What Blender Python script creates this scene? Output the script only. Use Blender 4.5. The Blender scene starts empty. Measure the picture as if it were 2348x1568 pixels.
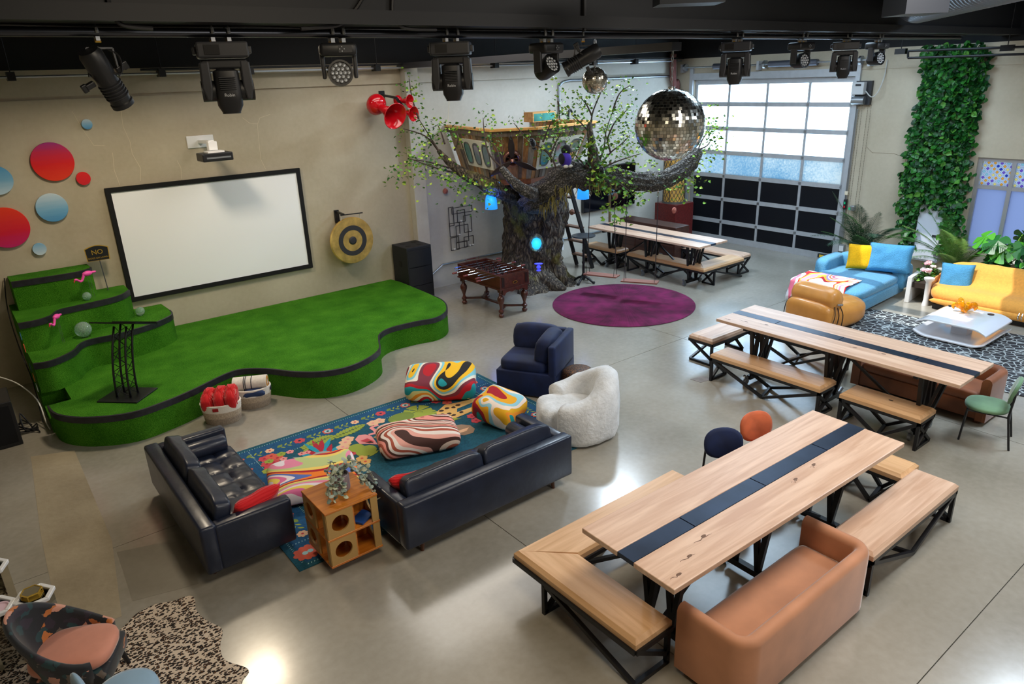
import bpy, bmesh, math, random
from mathutils import Vector, Matrix, noise
from math import pi, sin, cos, radians, sqrt
random.seed(7)
C = bpy.context.scene.collection
scn = bpy.context.scene

# ---------------------------------------------------------------- camera
cam_d = bpy.data.cameras.new('camera'); cam = bpy.data.objects.new('camera', cam_d); C.objects.link(cam)
cam_d.sensor_fit = 'HORIZONTAL'; cam_d.sensor_width = 36.0; cam_d.lens = 36.0 * 1632.12 / 2348.0
cam_d.clip_start = 0.05; cam_d.clip_end = 200
yaw, pitch, roll = radians(37.5392), radians(20.3278), radians(-2.1501)
fwd = Vector((sin(yaw) * cos(pitch), cos(yaw) * cos(pitch), -sin(pitch)))
rgt = Vector((cos(yaw), -sin(yaw), 0)); upv = rgt.cross(fwd)
r2 = rgt * cos(roll) + upv * sin(roll); u2 = upv * cos(roll) - rgt * sin(roll)
cam.matrix_world = Matrix(((r2.x, u2.x, -fwd.x, 0), (r2.y, u2.y, -fwd.y, -13.0356), (r2.z, u2.z, -fwd.z, 4.2881), (0, 0, 0, 1)))
scn.camera = cam

# ---------------------------------------------------------------- world, sun, area lights, exposure
scn.view_settings.view_transform = 'Standard'; scn.view_settings.look = 'None'
scn.view_settings.gamma = 1.0; scn.view_settings.use_curve_mapping = False
scn.view_settings.exposure = 0.0
w = bpy.data.worlds.new('sky'); scn.world = w; w.use_nodes = True
bgn = w.node_tree.nodes['Background']; bgn.inputs[0].default_value = (0.60, 0.81, 1.0, 1); bgn.inputs[1].default_value = 9.0
def lamp(name, kind, loc, power, col, size=1.0, sy=None, aim=(0, 0, -1), spread=None):
    d = bpy.data.lights.new(name, kind); o = bpy.data.objects.new(name, d); C.objects.link(o)
    o.location = loc; d.energy = power; d.color = col
    if kind == 'AREA':
        d.size = size
        if sy: d.shape = 'RECTANGLE'; d.size_y = sy
        if spread: d.spread = spread
    elif kind == 'SUN': d.angle = radians(0.6)
    else: d.shadow_soft_size = size
    o.rotation_euler = Vector(aim).to_track_quat('-Z', 'Y').to_euler()
    return o
SUN = Vector((0.36, -0.30, -0.88))
lamp('sun', 'SUN', (5, 5, 12), 4.6, (1.0, 0.95, 0.86), aim=SUN)
WARM = (1.0, 0.84, 0.62); NEUT = (1.0, 0.94, 0.86); COOL = (0.72, 0.86, 1.0)
lamp('bay_light_a', 'AREA', (2.3, -2.6, 5.3), 120, WARM, 0.6)
lamp('bay_light_b', 'AREA', (6.4, -2.8, 5.3), 150, NEUT, 3.0)
lamp('bay_light_c', 'AREA', (10.8, -3.0, 5.3), 200, COOL, 0.6)
lamp('overhead_fill_d', 'AREA', (2.0, -10.5, 5.6), 95, WARM, 1.6)  # unseen overhead fill, added with those below to light the near half
lamp('overhead_fill_e', 'AREA', (6.5, -10.8, 5.6), 170, NEUT, 1.6)
lamp('overhead_fill_f', 'AREA', (11.2, -11.5, 5.6), 330, COOL, 1.6)  # unseen cool fill added for the daylit right side
lamp('front_fill_g', 'AREA', (5.0, -16.5, 5.4), 200, NEUT, 2.5, aim=(0, 0.45, -1))  # unseen front fill behind the camera, added to brighten the view

# ---------------------------------------------------------------- materials
def lin(c):
    def f(v):
        v = v / 255.0
        return v / 12.92 if v <= 0.04045 else ((v + 0.055) / 1.055) ** 2.4
    return (f(c[0]), f(c[1]), f(c[2]), 1.0)
MATS = {}
def mat(name, col, rough=0.6, metal=0.0, vary=0.0, vs=8.0, bump=0.0, bs=60.0, col2=None, spec=0.5, coat=0.0, sheen=0.0,
        trans=0.0, ior=1.45, emit=None, es=0.0, stretch=None, alpha=1.0, detail=4.0):
    if name in MATS: return MATS[name]
    m = bpy.data.materials.new(name); MATS[name] = m; m.use_nodes = True
    nt = m.node_tree; b = nt.nodes['Principled BSDF']; I = b.inputs
    I['Base Color'].default_value = lin(col); I['Roughness'].default_value = rough; I['Metallic'].default_value = metal
    I['Specular IOR Level'].default_value = spec; I['Coat Weight'].default_value = coat; I['Coat Roughness'].default_value = 0.15
    I['Sheen Weight'].default_value = sheen; I['Sheen Roughness'].default_value = 0.35
    I['Transmission Weight'].default_value = trans; I['IOR'].default_value = ior; I['Alpha'].default_value = alpha
    if emit: I['Emission Color'].default_value = lin(emit); I['Emission Strength'].default_value = es
    tc = None
    if vary or bump or col2:
        tc = nt.nodes.new('ShaderNodeTexCoord'); src = tc.outputs['Object']
        if stretch:
            mp = nt.nodes.new('ShaderNodeMapping'); mp.inputs['Scale'].default_value = stretch
            nt.links.new(src, mp.inputs[0]); src = mp.outputs[0]
    if vary or col2:
        n = nt.nodes.new('ShaderNodeTexNoise'); n.inputs['Scale'].default_value = vs; n.inputs['Detail'].default_value = detail
        nt.links.new(src, n.inputs['Vector'])
        r = nt.nodes.new('ShaderNodeValToRGB'); nt.links.new(n.outputs['Fac'], r.inputs[0])
        c = lin(col); r.color_ramp.elements[0].position = 0.32; r.color_ramp.elements[1].position = 0.68
        if col2: r.color_ramp.elements[0].color = c; r.color_ramp.elements[1].color = lin(col2)
        else:
            r.color_ramp.elements[0].color = tuple(v * (1 - vary) for v in c[:3]) + (1,)
            r.color_ramp.elements[1].color = tuple(min(1, v * (1 + vary)) for v in c[:3]) + (1,)
        nt.links.new(r.outputs[0], I['Base Color'])
    if bump:
        n2 = nt.nodes.new('ShaderNodeTexNoise'); n2.inputs['Scale'].default_value = bs; n2.inputs['Detail'].default_value = 3
        nt.links.new(src, n2.inputs['Vector'])
        bp = nt.nodes.new('ShaderNodeBump'); bp.inputs['Strength'].default_value = bump; bp.inputs['Distance'].default_value = 0.01
        nt.links.new(n2.outputs['Fac'], bp.inputs['Height']); nt.links.new(bp.outputs[0], I['Normal'])
    return m
def ramp(nt, stops, const=False):
    r = nt.nodes.new('ShaderNodeValToRGB'); cr = r.color_ramp
    if const: cr.interpolation = 'CONSTANT'
    while len(cr.elements) < len(stops): cr.elements.new(0.5)
    for e, (p, c) in zip(cr.elements, stops): e.position = p; e.color = lin(c)
    return r
def base_mat(name, rough, bump_from=None):
    m = bpy.data.materials.new(name); MATS[name] = m; m.use_nodes = True
    nt = m.node_tree; b = nt.nodes['Principled BSDF']; b.inputs['Roughness'].default_value = rough
    tc = nt.nodes.new('ShaderNodeTexCoord')
    return m, nt, b, tc
def mapping(nt, src, scale=(1, 1, 1), loc=(0, 0, 0), rot=(0, 0, 0)):
    mp = nt.nodes.new('ShaderNodeMapping'); mp.inputs['Scale'].default_value = scale; mp.inputs['Location'].default_value = loc
    mp.inputs['Rotation'].default_value = rot; nt.links.new(src, mp.inputs[0]); return mp.outputs[0]
def swirl(name, colors, scale=1.0, loc=(0, 0, 0), rough=0.9, warp=0.9, ws=2.2, stretch=(1, 1, 1), bands=1.0):
    """bold flowing stripes: bands of flat colour along a warped field"""
    if name in MATS: return MATS[name]
    m, nt, b, tc = base_mat(name, rough)
    v = mapping(nt, tc.outputs['Object'], tuple(s * scale for s in stretch), loc)
    n = nt.nodes.new('ShaderNodeTexNoise'); n.inputs['Scale'].default_value = ws; n.inputs['Detail'].default_value = 0.6
    n.inputs['Distortion'].default_value = warp; nt.links.new(v, n.inputs['Vector'])
    mu = nt.nodes.new('ShaderNodeMath'); mu.operation = 'MULTIPLY'; mu.inputs[1].default_value = bands * 3.0
    nt.links.new(n.outputs['Fac'], mu.inputs[0])
    fr = nt.nodes.new('ShaderNodeMath'); fr.operation = 'FRACT'; nt.links.new(mu.outputs[0], fr.inputs[0])
    k = len(colors); r = ramp(nt, [(i / k, c) for i, c in enumerate(colors)], True)
    nt.links.new(fr.outputs[0], r.inputs[0]); nt.links.new(r.outputs[0], b.inputs['Base Color'])
    return m
def cells(name, colors, scale, rough=0.9, stretch=(1, 1, 1), edge=0.12, jitter=0.02):
    """patches of one colour on a ground of another, from cell borders"""
    if name in MATS: return MATS[name]
    m, nt, b, tc = base_mat(name, rough)
    src = tc.outputs['Object']
    if jitter:
        nz = nt.nodes.new('ShaderNodeTexNoise'); nz.inputs['Scale'].default_value = scale * 1.3; nt.links.new(src, nz.inputs['Vector'])
        vm = nt.nodes.new('ShaderNodeVectorMath'); vm.operation = 'MULTIPLY_ADD'
        nt.links.new(nz.outputs['Color'], vm.inputs[0]); vm.inputs[1].default_value = (jitter,) * 3; nt.links.new(src, vm.inputs[2]); src = vm.outputs[0]
    v = mapping(nt, src, stretch)
    vo = nt.nodes.new('ShaderNodeTexVoronoi'); vo.feature = 'DISTANCE_TO_EDGE'; vo.inputs['Scale'].default_value = scale
    nt.links.new(v, vo.inputs['Vector'])
    k = len(colors)
    r = ramp(nt, [(0.0, colors[0]), (edge, colors[1])] + ([(edge * 2.2, colors[2])] if k > 2 else []), True)
    nt.links.new(vo.outputs['Distance'], r.inputs[0]); nt.links.new(r.outputs[0], b.inputs['Base Color'])
    return m
def wood(name, c1, c2, rough=0.4, axis=0, scale=1.0, coat=0.0, contrast=(0.35, 0.65)):
    if name in MATS: return MATS[name]
    m, nt, b, tc = base_mat(name, rough)
    st = [7.0, 7.0, 7.0]; st[axis] = 0.55
    v = mapping(nt, tc.outputs['Object'], tuple(s * scale for s in st))
    n = nt.nodes.new('ShaderNodeTexNoise'); n.inputs['Scale'].default_value = 2.0; n.inputs['Detail'].default_value = 8; n.inputs['Distortion'].default_value = 0.7
    nt.links.new(v, n.inputs['Vector'])
    r = ramp(nt, [(contrast[0], c1), (contrast[1], c2)]); nt.links.new(n.outputs['Fac'], r.inputs[0])
    nt.links.new(r.outputs[0], b.inputs['Base Color']); b.inputs['Coat Weight'].default_value = coat
    bp = nt.nodes.new('ShaderNodeBump'); bp.inputs['Strength'].default_value = 0.08; nt.links.new(n.outputs['Fac'], bp.inputs['Height']); nt.links.new(bp.outputs[0], b.inputs['Normal'])
    return m
def gradient(name, stops, axis=2, span=1.0, rough=0.35):
    if name in MATS: return MATS[name]
    m, nt, b, tc = base_mat(name, rough)
    sp = nt.nodes.new('ShaderNodeSeparateXYZ'); nt.links.new(tc.outputs['Object'], sp.inputs[0])
    nz = nt.nodes.new('ShaderNodeTexNoise'); nz.inputs['Scale'].default_value = 3.0
    nt.links.new(mapping(nt, tc.outputs['Object'], (0.8, 1, 6)), nz.inputs['Vector'])
    a = nt.nodes.new('ShaderNodeMath'); a.operation = 'MULTIPLY_ADD'; a.inputs[1].default_value = 1.0 / span; a.inputs[2].default_value = 0.38
    nt.links.new(sp.outputs[axis], a.inputs[0])
    a2 = nt.nodes.new('ShaderNodeMath'); a2.operation = 'MULTIPLY_ADD'; a2.inputs[1].default_value = 0.24; nt.links.new(nz.outputs['Fac'], a2.inputs[0]); nt.links.new(a.outputs[0], a2.inputs[2])
    r = ramp(nt, stops); nt.links.new(a2.outputs[0], r.inputs[0]); nt.links.new(r.outputs[0], b.inputs['Base Color'])
    return m
def concrete(name, c1, c2, rough, stain=0.5, bump=0.05, sc=0.45):
    if name in MATS: return MATS[name]
    m, nt, b, tc = base_mat(name, rough)
    n1 = nt.nodes.new('ShaderNodeTexNoise'); n1.inputs['Scale'].default_value = sc; n1.inputs['Detail'].default_value = 4; n1.inputs['Roughness'].default_value = 0.5
    geo = nt.nodes.new('ShaderNodeNewGeometry'); nt.links.new(geo.outputs['Position'], n1.inputs['Vector'])
    n2 = nt.nodes.new('ShaderNodeTexNoise'); n2.inputs['Scale'].default_value = 14; n2.inputs['Detail'].default_value = 6; nt.links.new(geo.outputs['Position'], n2.inputs['Vector'])
    mx = nt.nodes.new('ShaderNodeMath'); mx.operation = 'MULTIPLY_ADD'; mx.inputs[1].default_value = 0.25; nt.links.new(n2.outputs['Fac'], mx.inputs[0]); nt.links.new(n1.outputs['Fac'], mx.inputs[2])
    r = ramp(nt, [(0.38, c1), (0.88, c2)]); nt.links.new(mx.outputs[0], r.inputs[0]); nt.links.new(r.outputs[0], b.inputs['Base Color'])
    rr = nt.nodes.new('ShaderNodeMapRange'); rr.inputs[1].default_value = 0.3; rr.inputs[2].default_value = 0.9
    rr.inputs[3].default_value = rough - 0.03; rr.inputs[4].default_value = rough + 0.04; nt.links.new(mx.outputs[0], rr.inputs[0]); nt.links.new(rr.outputs[0], b.inputs['Roughness'])
    if bump:
        bp = nt.nodes.new('ShaderNodeBump'); bp.inputs['Strength'].default_value = bump; bp.inputs['Distance'].default_value = 0.02
        nt.links.new(n2.outputs['Fac'], bp.inputs['Height']); nt.links.new(bp.outputs[0], b.inputs['Normal'])
    return m

# ---------------------------------------------------------------- geometry helpers
class G:
    """collects shapes in one bmesh, then links it as ONE mesh object"""
    def __init__(s): s.b = bmesh.new()
    def mark(s): return len(s.b.verts)
    def xf(s, M, start=0):
        s.b.verts.ensure_lookup_table()
        for v in s.b.verts[start:]: v.co = M @ v.co
        return s
    def faces(s, vs, fs):
        V = [s.b.verts.new(v) for v in vs]
        for f in fs:
            try: s.b.faces.new([V[i] for i in f])
            except ValueError: pass
        return s
    def box(s, lo, hi, bev=0.0, seg=2, M=None):
        (x0, y0, z0), (x1, y1, z1) = lo, hi
        vs = [(x0, y0, z0), (x1, y0, z0), (x1, y1, z0), (x0, y1, z0), (x0, y0, z1), (x1, y0, z1), (x1, y1, z1), (x0, y1, z1)]
        fs = [(0, 3, 2, 1), (4, 5, 6, 7), (0, 1, 5, 4), (1, 2, 6, 5), (2, 3, 7, 6), (3, 0, 4, 7)]
        V = [s.b.verts.new(v) for v in vs]; F = [s.b.faces.new([V[i] for i in f]) for f in fs]
        geom = V
        if bev:
            es = list({e for f in F for e in f.edges})
            r = bmesh.ops.bevel(s.b, geom=es, offset=bev, segments=seg, profile=0.5, affect='EDGES')
            geom = list({v for f in r['faces'] for v in f.verts} | {v for v in V if v.is_valid})
        if M is not None:
            for v in geom: v.co = M @ v.co
        return s
    def bar(s, p, q, w, h=None, up=(0, 0, 1)):
        p, q = Vector(p), Vector(q); d = (q - p); L = d.length; d.normalize(); u = Vector(up)
        if abs(d.dot(u)) > 0.97: u = Vector((1, 0, 0))
        a = d.cross(u).normalized(); c = a.cross(d); h = h or w
        M = Matrix((a, d, c)).transposed().to_4x4(); M.translation = p
        return s.box((-w / 2, 0, -h / 2), (w / 2, L, h / 2), M=M)
    def loft(s, rings, closed=True, cap=True):
        R = [[s.b.verts.new(p) for p in r] for r in rings]; n = len(R[0])
        for a, b in zip(R, R[1:]):
            for i in range(n if closed else n - 1):
                j = (i + 1) % n
                try: s.b.faces.new((a[i], a[j], b[j], b[i]))
                except ValueError: pass
        if cap and closed:
            try: s.b.faces.new(R[0][::-1]); s.b.faces.new(R[-1])
            except ValueError: pass
        return s
    def tube(s, pts, r, n=8, cap=True, sq=None):
        P = [Vector(p) for p in pts]; rings = []; up = None
        for i, p in enumerate(P):
            d = (P[min(i + 1, len(P) - 1)] - P[max(i - 1, 0)]).normalized()
            if up is None: up = d.orthogonal().normalized()
            up = (up - d * up.dot(d)).normalized(); sd = d.cross(up)
            rr = r[i] if isinstance(r, (list, tuple)) else r
            rings.append([p + (up * cos(2 * pi * k / n) + sd * sin(2 * pi * k / n)) * rr for k in range(n)])
        return s.loft(rings, cap=cap)
    def cyl(s, p, q, r, r2=None, n=16): return s.tube([p, q], [r, r if r2 is None else r2], n)
    def lathe(s, prof, n=24, M=None, cap=True):
        rings = [[Vector((r * cos(2 * pi * k / n), r * sin(2 * pi * k / n), z)) for k in range(n)] for r, z in prof]
        if M is not None: rings = [[M @ p for p in r] for r in rings]
        return s.loft(rings, cap=cap)
    def poly(s, pts, z0, z1):
        n = len(pts); a = [s.b.verts.new((p[0], p[1], z0)) for p in pts]; c = [s.b.verts.new((p[0], p[1], z1)) for p in pts]
        for i in range(n): s.b.faces.new((a[i], a[(i + 1) % n], c[(i + 1) % n], c[i]))
        s.b.faces.new(a[::-1]); s.b.faces.new(c); return s
    def sell(s, c, r, e=0.3, e2=None, nu=28, nv=14, M=None):
        """superellipsoid: plump rounded block"""
        e2 = e if e2 is None else e2; f = lambda v, k: math.copysign(abs(v) ** k, v); rings = []
        for j in range(nv + 1):
            t = -pi / 2 + pi * j / nv; t = max(-pi / 2 + 1e-3, min(pi / 2 - 1e-3, t)); ring = []
            for i in range(nu):
                a = 2 * pi * (i + 0.5) / nu; k = f(cos(t), e2)
                p = Vector((c[0] + r[0] * k * f(cos(a), e), c[1] + r[1] * k * f(sin(a), e), c[2] + r[2] * f(sin(t), e2)))
                ring.append(M @ p if M is not None else p)
            rings.append(ring)
        return s.loft(rings)
    def ball(s, c, r, nu=20, nv=12, sc=(1, 1, 1)): return s.sell(c, (r * sc[0], r * sc[1], r * sc[2]), 1, 1, nu, nv)
    def pillow(s, w, h, t, n=14, pinch=0.06, M=None, wob=0.0, seed=0):
        """knife-edge cushion in the XY plane, thickness along Z"""
        def P(i, j, sg):
            u, v = -1 + 2 * i / n, -1 + 2 * j / n
            th = t / 2 * (max(0, (1 - u ** 4) * (1 - v ** 4))) ** 0.5
            x = w / 2 * u * (1 - pinch * (1 - v * v) * 1.0); y = h / 2 * v * (1 - pinch * (1 - u * u))
            th *= 1 + wob * noise.noise((x * 6 + seed, y * 6, sg * 3.0))
            p = Vector((x, y, sg * th)); return M @ p if M is not None else p
        for sg in (1, -1):
            g = [[s.b.verts.new(P(i, j, sg)) for j in range(n + 1)] for i in range(n + 1)]
            for i in range(n):
                for j in range(n):
                    q = (g[i][j], g[i + 1][j], g[i + 1][j + 1], g[i][j + 1]); s.b.faces.new(q if sg > 0 else q[::-1])
        bmesh.ops.remove_doubles(s.b, verts=s.b.verts, dist=1e-5); return s
    def holed(s, w, h, th, r, cx=0.0, cy=0.0, n=32):
        """plate in XZ (thickness along Y) with a round hole"""
        rings = []
        def edge(a):
            c_, s_ = cos(a), sin(a); k = 1e9
            if abs(c_) > 1e-6: k = min(k, ((w / 2 - cx) if c_ > 0 else (w / 2 + cx)) / abs(c_))
            if abs(s_) > 1e-6: k = min(k, ((h / 2 - cy) if s_ > 0 else (h / 2 + cy)) / abs(s_))
            return (cx + k * c_, cy + k * s_)
        corner = [math.atan2(y - cy, x - cx) for x in (-w / 2, w / 2) for y in (-h / 2, h / 2)]
        A = sorted([2 * pi * i / n - pi for i in range(n)] + corner)
        o = [edge(a) for a in A]; q = [(cx + r * cos(a), cy + r * sin(a)) for a in A]; m = len(A)
        mk = lambda L, y: [s.b.verts.new((x, y, z)) for x, z in L]
        of, qf, ob, qb = mk(o, -th / 2), mk(q, -th / 2), mk(o, th / 2), mk(q, th / 2)
        for i in range(m):
            j = (i + 1) % m
            for f in ((of[i], of[j], qf[j], qf[i]), (ob[j], ob[i], qb[i], qb[j]), (of[j], of[i], ob[i], ob[j]), (qf[i], qf[j], qb[j], qb[i])): s.b.faces.new(f)
        return s
    def obj(s, name, m, parent=None, smooth=False, loc=None, rot=None, bevel=0.0, sub=0, auto=None, **kw):
        me = bpy.data.meshes.new(name); bmesh.ops.recalc_face_normals(s.b, faces=s.b.faces); s.b.to_mesh(me); s.b.free()
        if isinstance(m, (list, tuple)):
            for k in m: me.materials.append(k)
        else: me.materials.append(m)
        if smooth: me.polygons.foreach_set('use_smooth', [True] * len(me.polygons))
        o = bpy.data.objects.new(name, me); C.objects.link(o)
        if parent is not None: o.parent = parent
        if loc: o.location = loc
        if rot: o.rotation_euler = rot
        if bevel:
            md = o.modifiers.new('bevel', 'BEVEL'); md.width = bevel; md.segments = 2; md.limit_method = 'ANGLE'
        if sub: md = o.modifiers.new('subsurf', 'SUBSURF'); md.levels = sub; md.render_levels = sub
        if auto is not None:
            try: me.set_sharp_from_angle(angle=radians(auto))
            except Exception: pass
        for k, v in kw.items(): o[k] = v
        return o
def thing(name, label, cat, loc=(0, 0, 0), rz=0.0, group=None):
    o = bpy.data.objects.new(name, None); C.objects.link(o); o.location = loc; o.rotation_euler = (0, 0, rz); o.empty_display_size = 0.1
    o['label'] = label; o['category'] = cat
    if group: o['group'] = group
    return o
def tag(o, label, cat, group=None):
    o['label'] = label; o['category'] = cat
    if group: o['group'] = group
    return o
def struct(o): o['kind'] = 'structure'; return o
def inst(src, name, parent, M):
    o = bpy.data.objects.new(name, src.data); C.objects.link(o); o.parent = parent; o.matrix_local = M
    for md in src.modifiers:
        n = o.modifiers.new(md.name, md.type)
        if md.type == 'BEVEL': n.width = md.width; n.segments = md.segments; n.limit_method = md.limit_method
    return o
def dup(root, loc, rz, label, group=None):
    r = root.copy(); C.objects.link(r); r.location = loc; r.rotation_euler = (0, 0, rz); r['label'] = label
    if group: r['group'] = group
    for ch in list(root.children):
        c = ch.copy(); C.objects.link(c); c.parent = r
        for g2 in ch.children:
            d = g2.copy(); C.objects.link(d); d.parent = c
    return r
def TRS(loc=(0, 0, 0), rx=0, ry=0, rz=0, s=1):
    return Matrix.Translation(loc) @ Matrix.Rotation(rz, 4, 'Z') @ Matrix.Rotation(ry, 4, 'Y') @ Matrix.Rotation(rx, 4, 'X') @ Matrix.Scale(s, 4)
def smoothpath(pts, n=6):
    P = [Vector(p) for p in pts]; out = []
    for i in range(len(P) - 1):
        a, b, c, d = P[max(i - 1, 0)], P[i], P[i + 1], P[min(i + 2, len(P) - 1)]
        for k in range(n):
            t = k / n; out.append(0.5 * ((2 * b) + (c - a) * t + (2 * a - 5 * b + 4 * c - d) * t * t + (3 * b - a - 3 * c + d) * t ** 3))
    out.append(P[-1]); return out

# shared materials
black_steel = mat('black_steel', (22, 23, 27), 0.38, 0.0, spec=0.5)
black_plastic = mat('black_plastic', (27, 28, 31), 0.42)
dark_plastic = mat('dark_grey_plastic', (42, 43, 47), 0.4)
chrome = mat('chrome', (205, 208, 212), 0.18, 1.0)
zinc = mat('zinc_steel', (170, 175, 180), 0.35, 0.9)
glass = mat('clear_glass', (235, 245, 245), 0.02, trans=1.0, ior=1.3)
white_paint = mat('white_paint', (235, 236, 238), 0.35)
maple = wood('maple_slab', (196, 158, 132), (222, 190, 166), 0.36, 0, 1.0)
maple_y = wood('maple_slab_y', (196, 158, 132), (222, 190, 166), 0.36, 1, 1.0)
oak = wood('honey_oak', (204, 158, 112), (226, 184, 140), 0.36, 0, 1.0)
oak_y = wood('honey_oak_y', (204, 158, 112), (226, 184, 140), 0.36, 1, 1.0)
blued_steel = mat('blued_steel_plate', (44, 54, 74), 0.34, 0.55, vary=0.25, vs=3.0)

# ---------------------------------------------------------------- the room
XB = 15.8516; LX = -3.0; FY = -20.0
mfloor = concrete('polished_concrete', (132, 126, 113), (172, 167, 156), 0.22, bump=0.0)
for _n in mfloor.node_tree.nodes:
    if _n.type == 'BSDF_PRINCIPLED': _n.inputs['Coat Weight'].default_value = 0.5; _n.inputs['Coat Roughness'].default_value = 0.14
mjoint = mat('joint_filler', (96, 92, 84), 0.8)
floor = struct(G().box((LX, FY, -0.3), (XB + 0.4, 0.3, -0.012)).obj('floor', mjoint))
xs = [LX, 3.6, 9.29, XB + 0.4]; ys = [FY, -11.62, -5.75, 0.3]
for i in range(3):
    for j in range(3):
        G().box((xs[i] + 0.004, ys[j] + 0.004, -0.1), (xs[i + 1] - 0.004, ys[j + 1] - 0.004, 0.0)).obj('slab', mfloor, floor)
mpatch = concrete('patched_concrete', (134, 122, 100), (168, 156, 132), 0.6, bump=0.25, sc=1.2)
mpatch2 = concrete('grey_concrete_patch', (116, 110, 98), (142, 136, 122), 0.4, bump=0.05)
G().poly([(0.02, -2.9), (0.48, -3.1), (0.46, -5.6), (0.3, -6.9), (-0.15, -6.9), (-0.1, -5.0)], 0.0, 0.0015).obj('rough_patch', mpatch, floor)
G().poly([(0.46, -5.85), (1.02, -6.05), (0.95, -6.9), (0.42, -6.75)], 0.0, 0.0015).obj('smooth_patch', mpatch2, floor)
G().poly([(7.99, -6.95), (8.21, -6.99), (8.23, -7.17), (8.0, -7.13)], 0.0, 0.004).obj('floor_box_cover', mat('floor_box_cover', (128, 118, 112), 0.5, vary=0.2), floor)

mwall = concrete('beige_plaster', (166, 154, 130), (195, 185, 163), 0.75, bump=0.06, sc=0.7)
mwallr = concrete('grey_plaster', (186, 181, 168), (212, 208, 198), 0.75, bump=0.06, sc=0.7)
mgroove = mat('shadow_joint', (96, 88, 74), 0.9)
mblack = mat('black_ceiling_paint', (14, 15, 18), 0.75)
def wallback(x0, x1, m):
    g = G(); g.box((x0, 0, 0), (x1, 0.3, 4.228)).box((x0, 0.035, 4.228), (x1, 0.3, 4.268)).box((x0, 0, 4.268), (x1, 0.3, 4.64))
    return struct(g.obj('wall_back', m))
wb1 = wallback(LX, 7.6, mwall); wb2 = wallback(7.6, XB + 0.3, mwallr)
struct(G().box((7.50, -0.19, 0), (7.79, 0.0, 4.62), 0.006, 1).obj('trim_1', mwallr))                 # pilaster
struct(G().box((LX, 0.0, 4.64), (XB + 0.3, 0.3, 6.2)).obj('trim_2', mblack))                          # blackened wall head
struct(G().box((XB, FY, 4.60), (XB + 0.3, 0.0, 6.2)).obj('trim_3', mblack))
struct(G().box((LX - 0.3, FY, 0), (LX, 0.3, 6.2)).obj('wall_left', mwall))
struct(G().box((LX - 0.3, FY - 0.3, 0), (XB + 0.3, FY, 6.2)).obj('wall_front', mwall))
# right wall with the openings of the garage door and of the window
DY0, DY1, DZ = -4.84, -0.56, 4.07
WY0, WY1, WZ0, WZ1 = -10.3, -7.46, 0.72, 2.53
g = G()
for y0, y1, z0, z1 in ((FY, WY0, 0, 4.6), (WY0, WY1, 0, WZ0), (WY0, WY1, WZ1, 4.6), (WY1, DY0, 0, 4.6), (DY0, DY1, DZ, 4.6), (DY1, 0.0, 0, 4.6)):
    g.box((XB, y0, z0), (XB + 0.3, y1, z1))
g.box((XB - 0.012, WY0, 4.20), (XB, DY0, 4.235))
wr = struct(g.obj('wall_right', concrete('right_wall_plaster', (176, 164, 142), (202, 191, 170), 0.75, bump=0.06, sc=0.7)))
# cracks in the plaster, filled white: thin raised fillets on the wall
mcrack = mat('crack_filler', (214, 203, 178), 0.9)
def crack(pts, parent, wd=0.006):
    g = G()
    for p, q in zip(pts, pts[1:]): g.bar(p, q, wd, 0.004, up=(0, 1, 0))
    return g.obj('plaster_crack', mcrack, parent)
crack([(2.447, 0, 4.035), (2.427, 0, 3.787), (2.48, 0, 3.55), (2.475, 0, 3.367), (2.551, 0, 3.134), (2.51, 0, 2.929)], wb1)
crack([(1.776, 0, 4.052), (1.882, 0, 3.726), (1.961, 0, 3.537), (2.11, 0, 3.519)], wb1)
crack([(4.817, 0, 3.838), (4.622, 0, 3.79), (4.558, 0, 3.684), (4.536, 0, 3.352), (4.525, 0, 3.09), (4.583, 0, 2.909)], wb1)
crack([(4.318, 0, 3.808), (4.424, 0, 3.714), (4.559, 0, 3.691)], wb1)
crack([(2.198, 0, 3.405), (2.167, 0, 3.138), (2.199, 0, 2.894)], wb1)
crack([(3.127, 0, 3.197), (3.166, 0, 3.072), (3.14, 0, 2.896)], wb1)
crack([(8.614, 0, 3.901), (8.57, 0, 3.628), (8.533, 0, 3.43)], wb2, 0.012)
mcrackd = mat('hairline_crack', (128, 112, 92), 0.9)
g = G(); L = [(15.85, -5.241, 2.636), (15.85, -5.402, 2.507), (15.85, -5.862, 2.514), (15.85, -6.097, 2.438), (15.85, -6.203, 2.151), (15.85, -6.313, 1.891)]
for p, q in zip(L, L[1:]): g.bar(p, q, 0.006, 0.004, up=(1, 0, 0))
g.obj('hairline_crack', mcrackd, wr)

# roof: dark deck with one skylight over the lounge corner, joists, the deep girder that carries the lights
RZ = 5.95; SK = (10.05, 13.6, -7.45, -3.9)
g = G()
for lo, hi in (((LX, FY, RZ), (SK[0], 0.3, RZ + 0.15)), ((SK[1], FY, RZ), (XB + 0.3, 0.3, RZ + 0.15)), ((SK[0], FY, RZ), (SK[1], SK[2], RZ + 0.15)), ((SK[0], SK[3], RZ), (SK[1], 0.3, RZ + 0.15))): g.box(lo, hi)
ceil = struct(g.obj('ceiling', mblack))
mgirder = mat('dark_girder_paint', (19, 20, 23), 0.6, vary=0.12, vs=1.5)
G().box((LX, -7.75, 4.80), (XB, -7.55, RZ)).box((LX, -7.83, 4.70), (XB, -7.47, 4.80)).obj('girder', mgirder, ceil)
for x in (-1, 1.4, 3.8, 6.2, 8.6, 11, 14.2):
    G().box((x, -7.5, 5.45), (x + 0.12, 0.0, RZ)).obj('joist', mblack, ceil)
for y in (-2.0, -4.8):
    G().box((LX, y - 0.08, 5.0), (XB, y + 0.08, 5.35)).obj('purlin', mblack, ceil)

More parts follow.
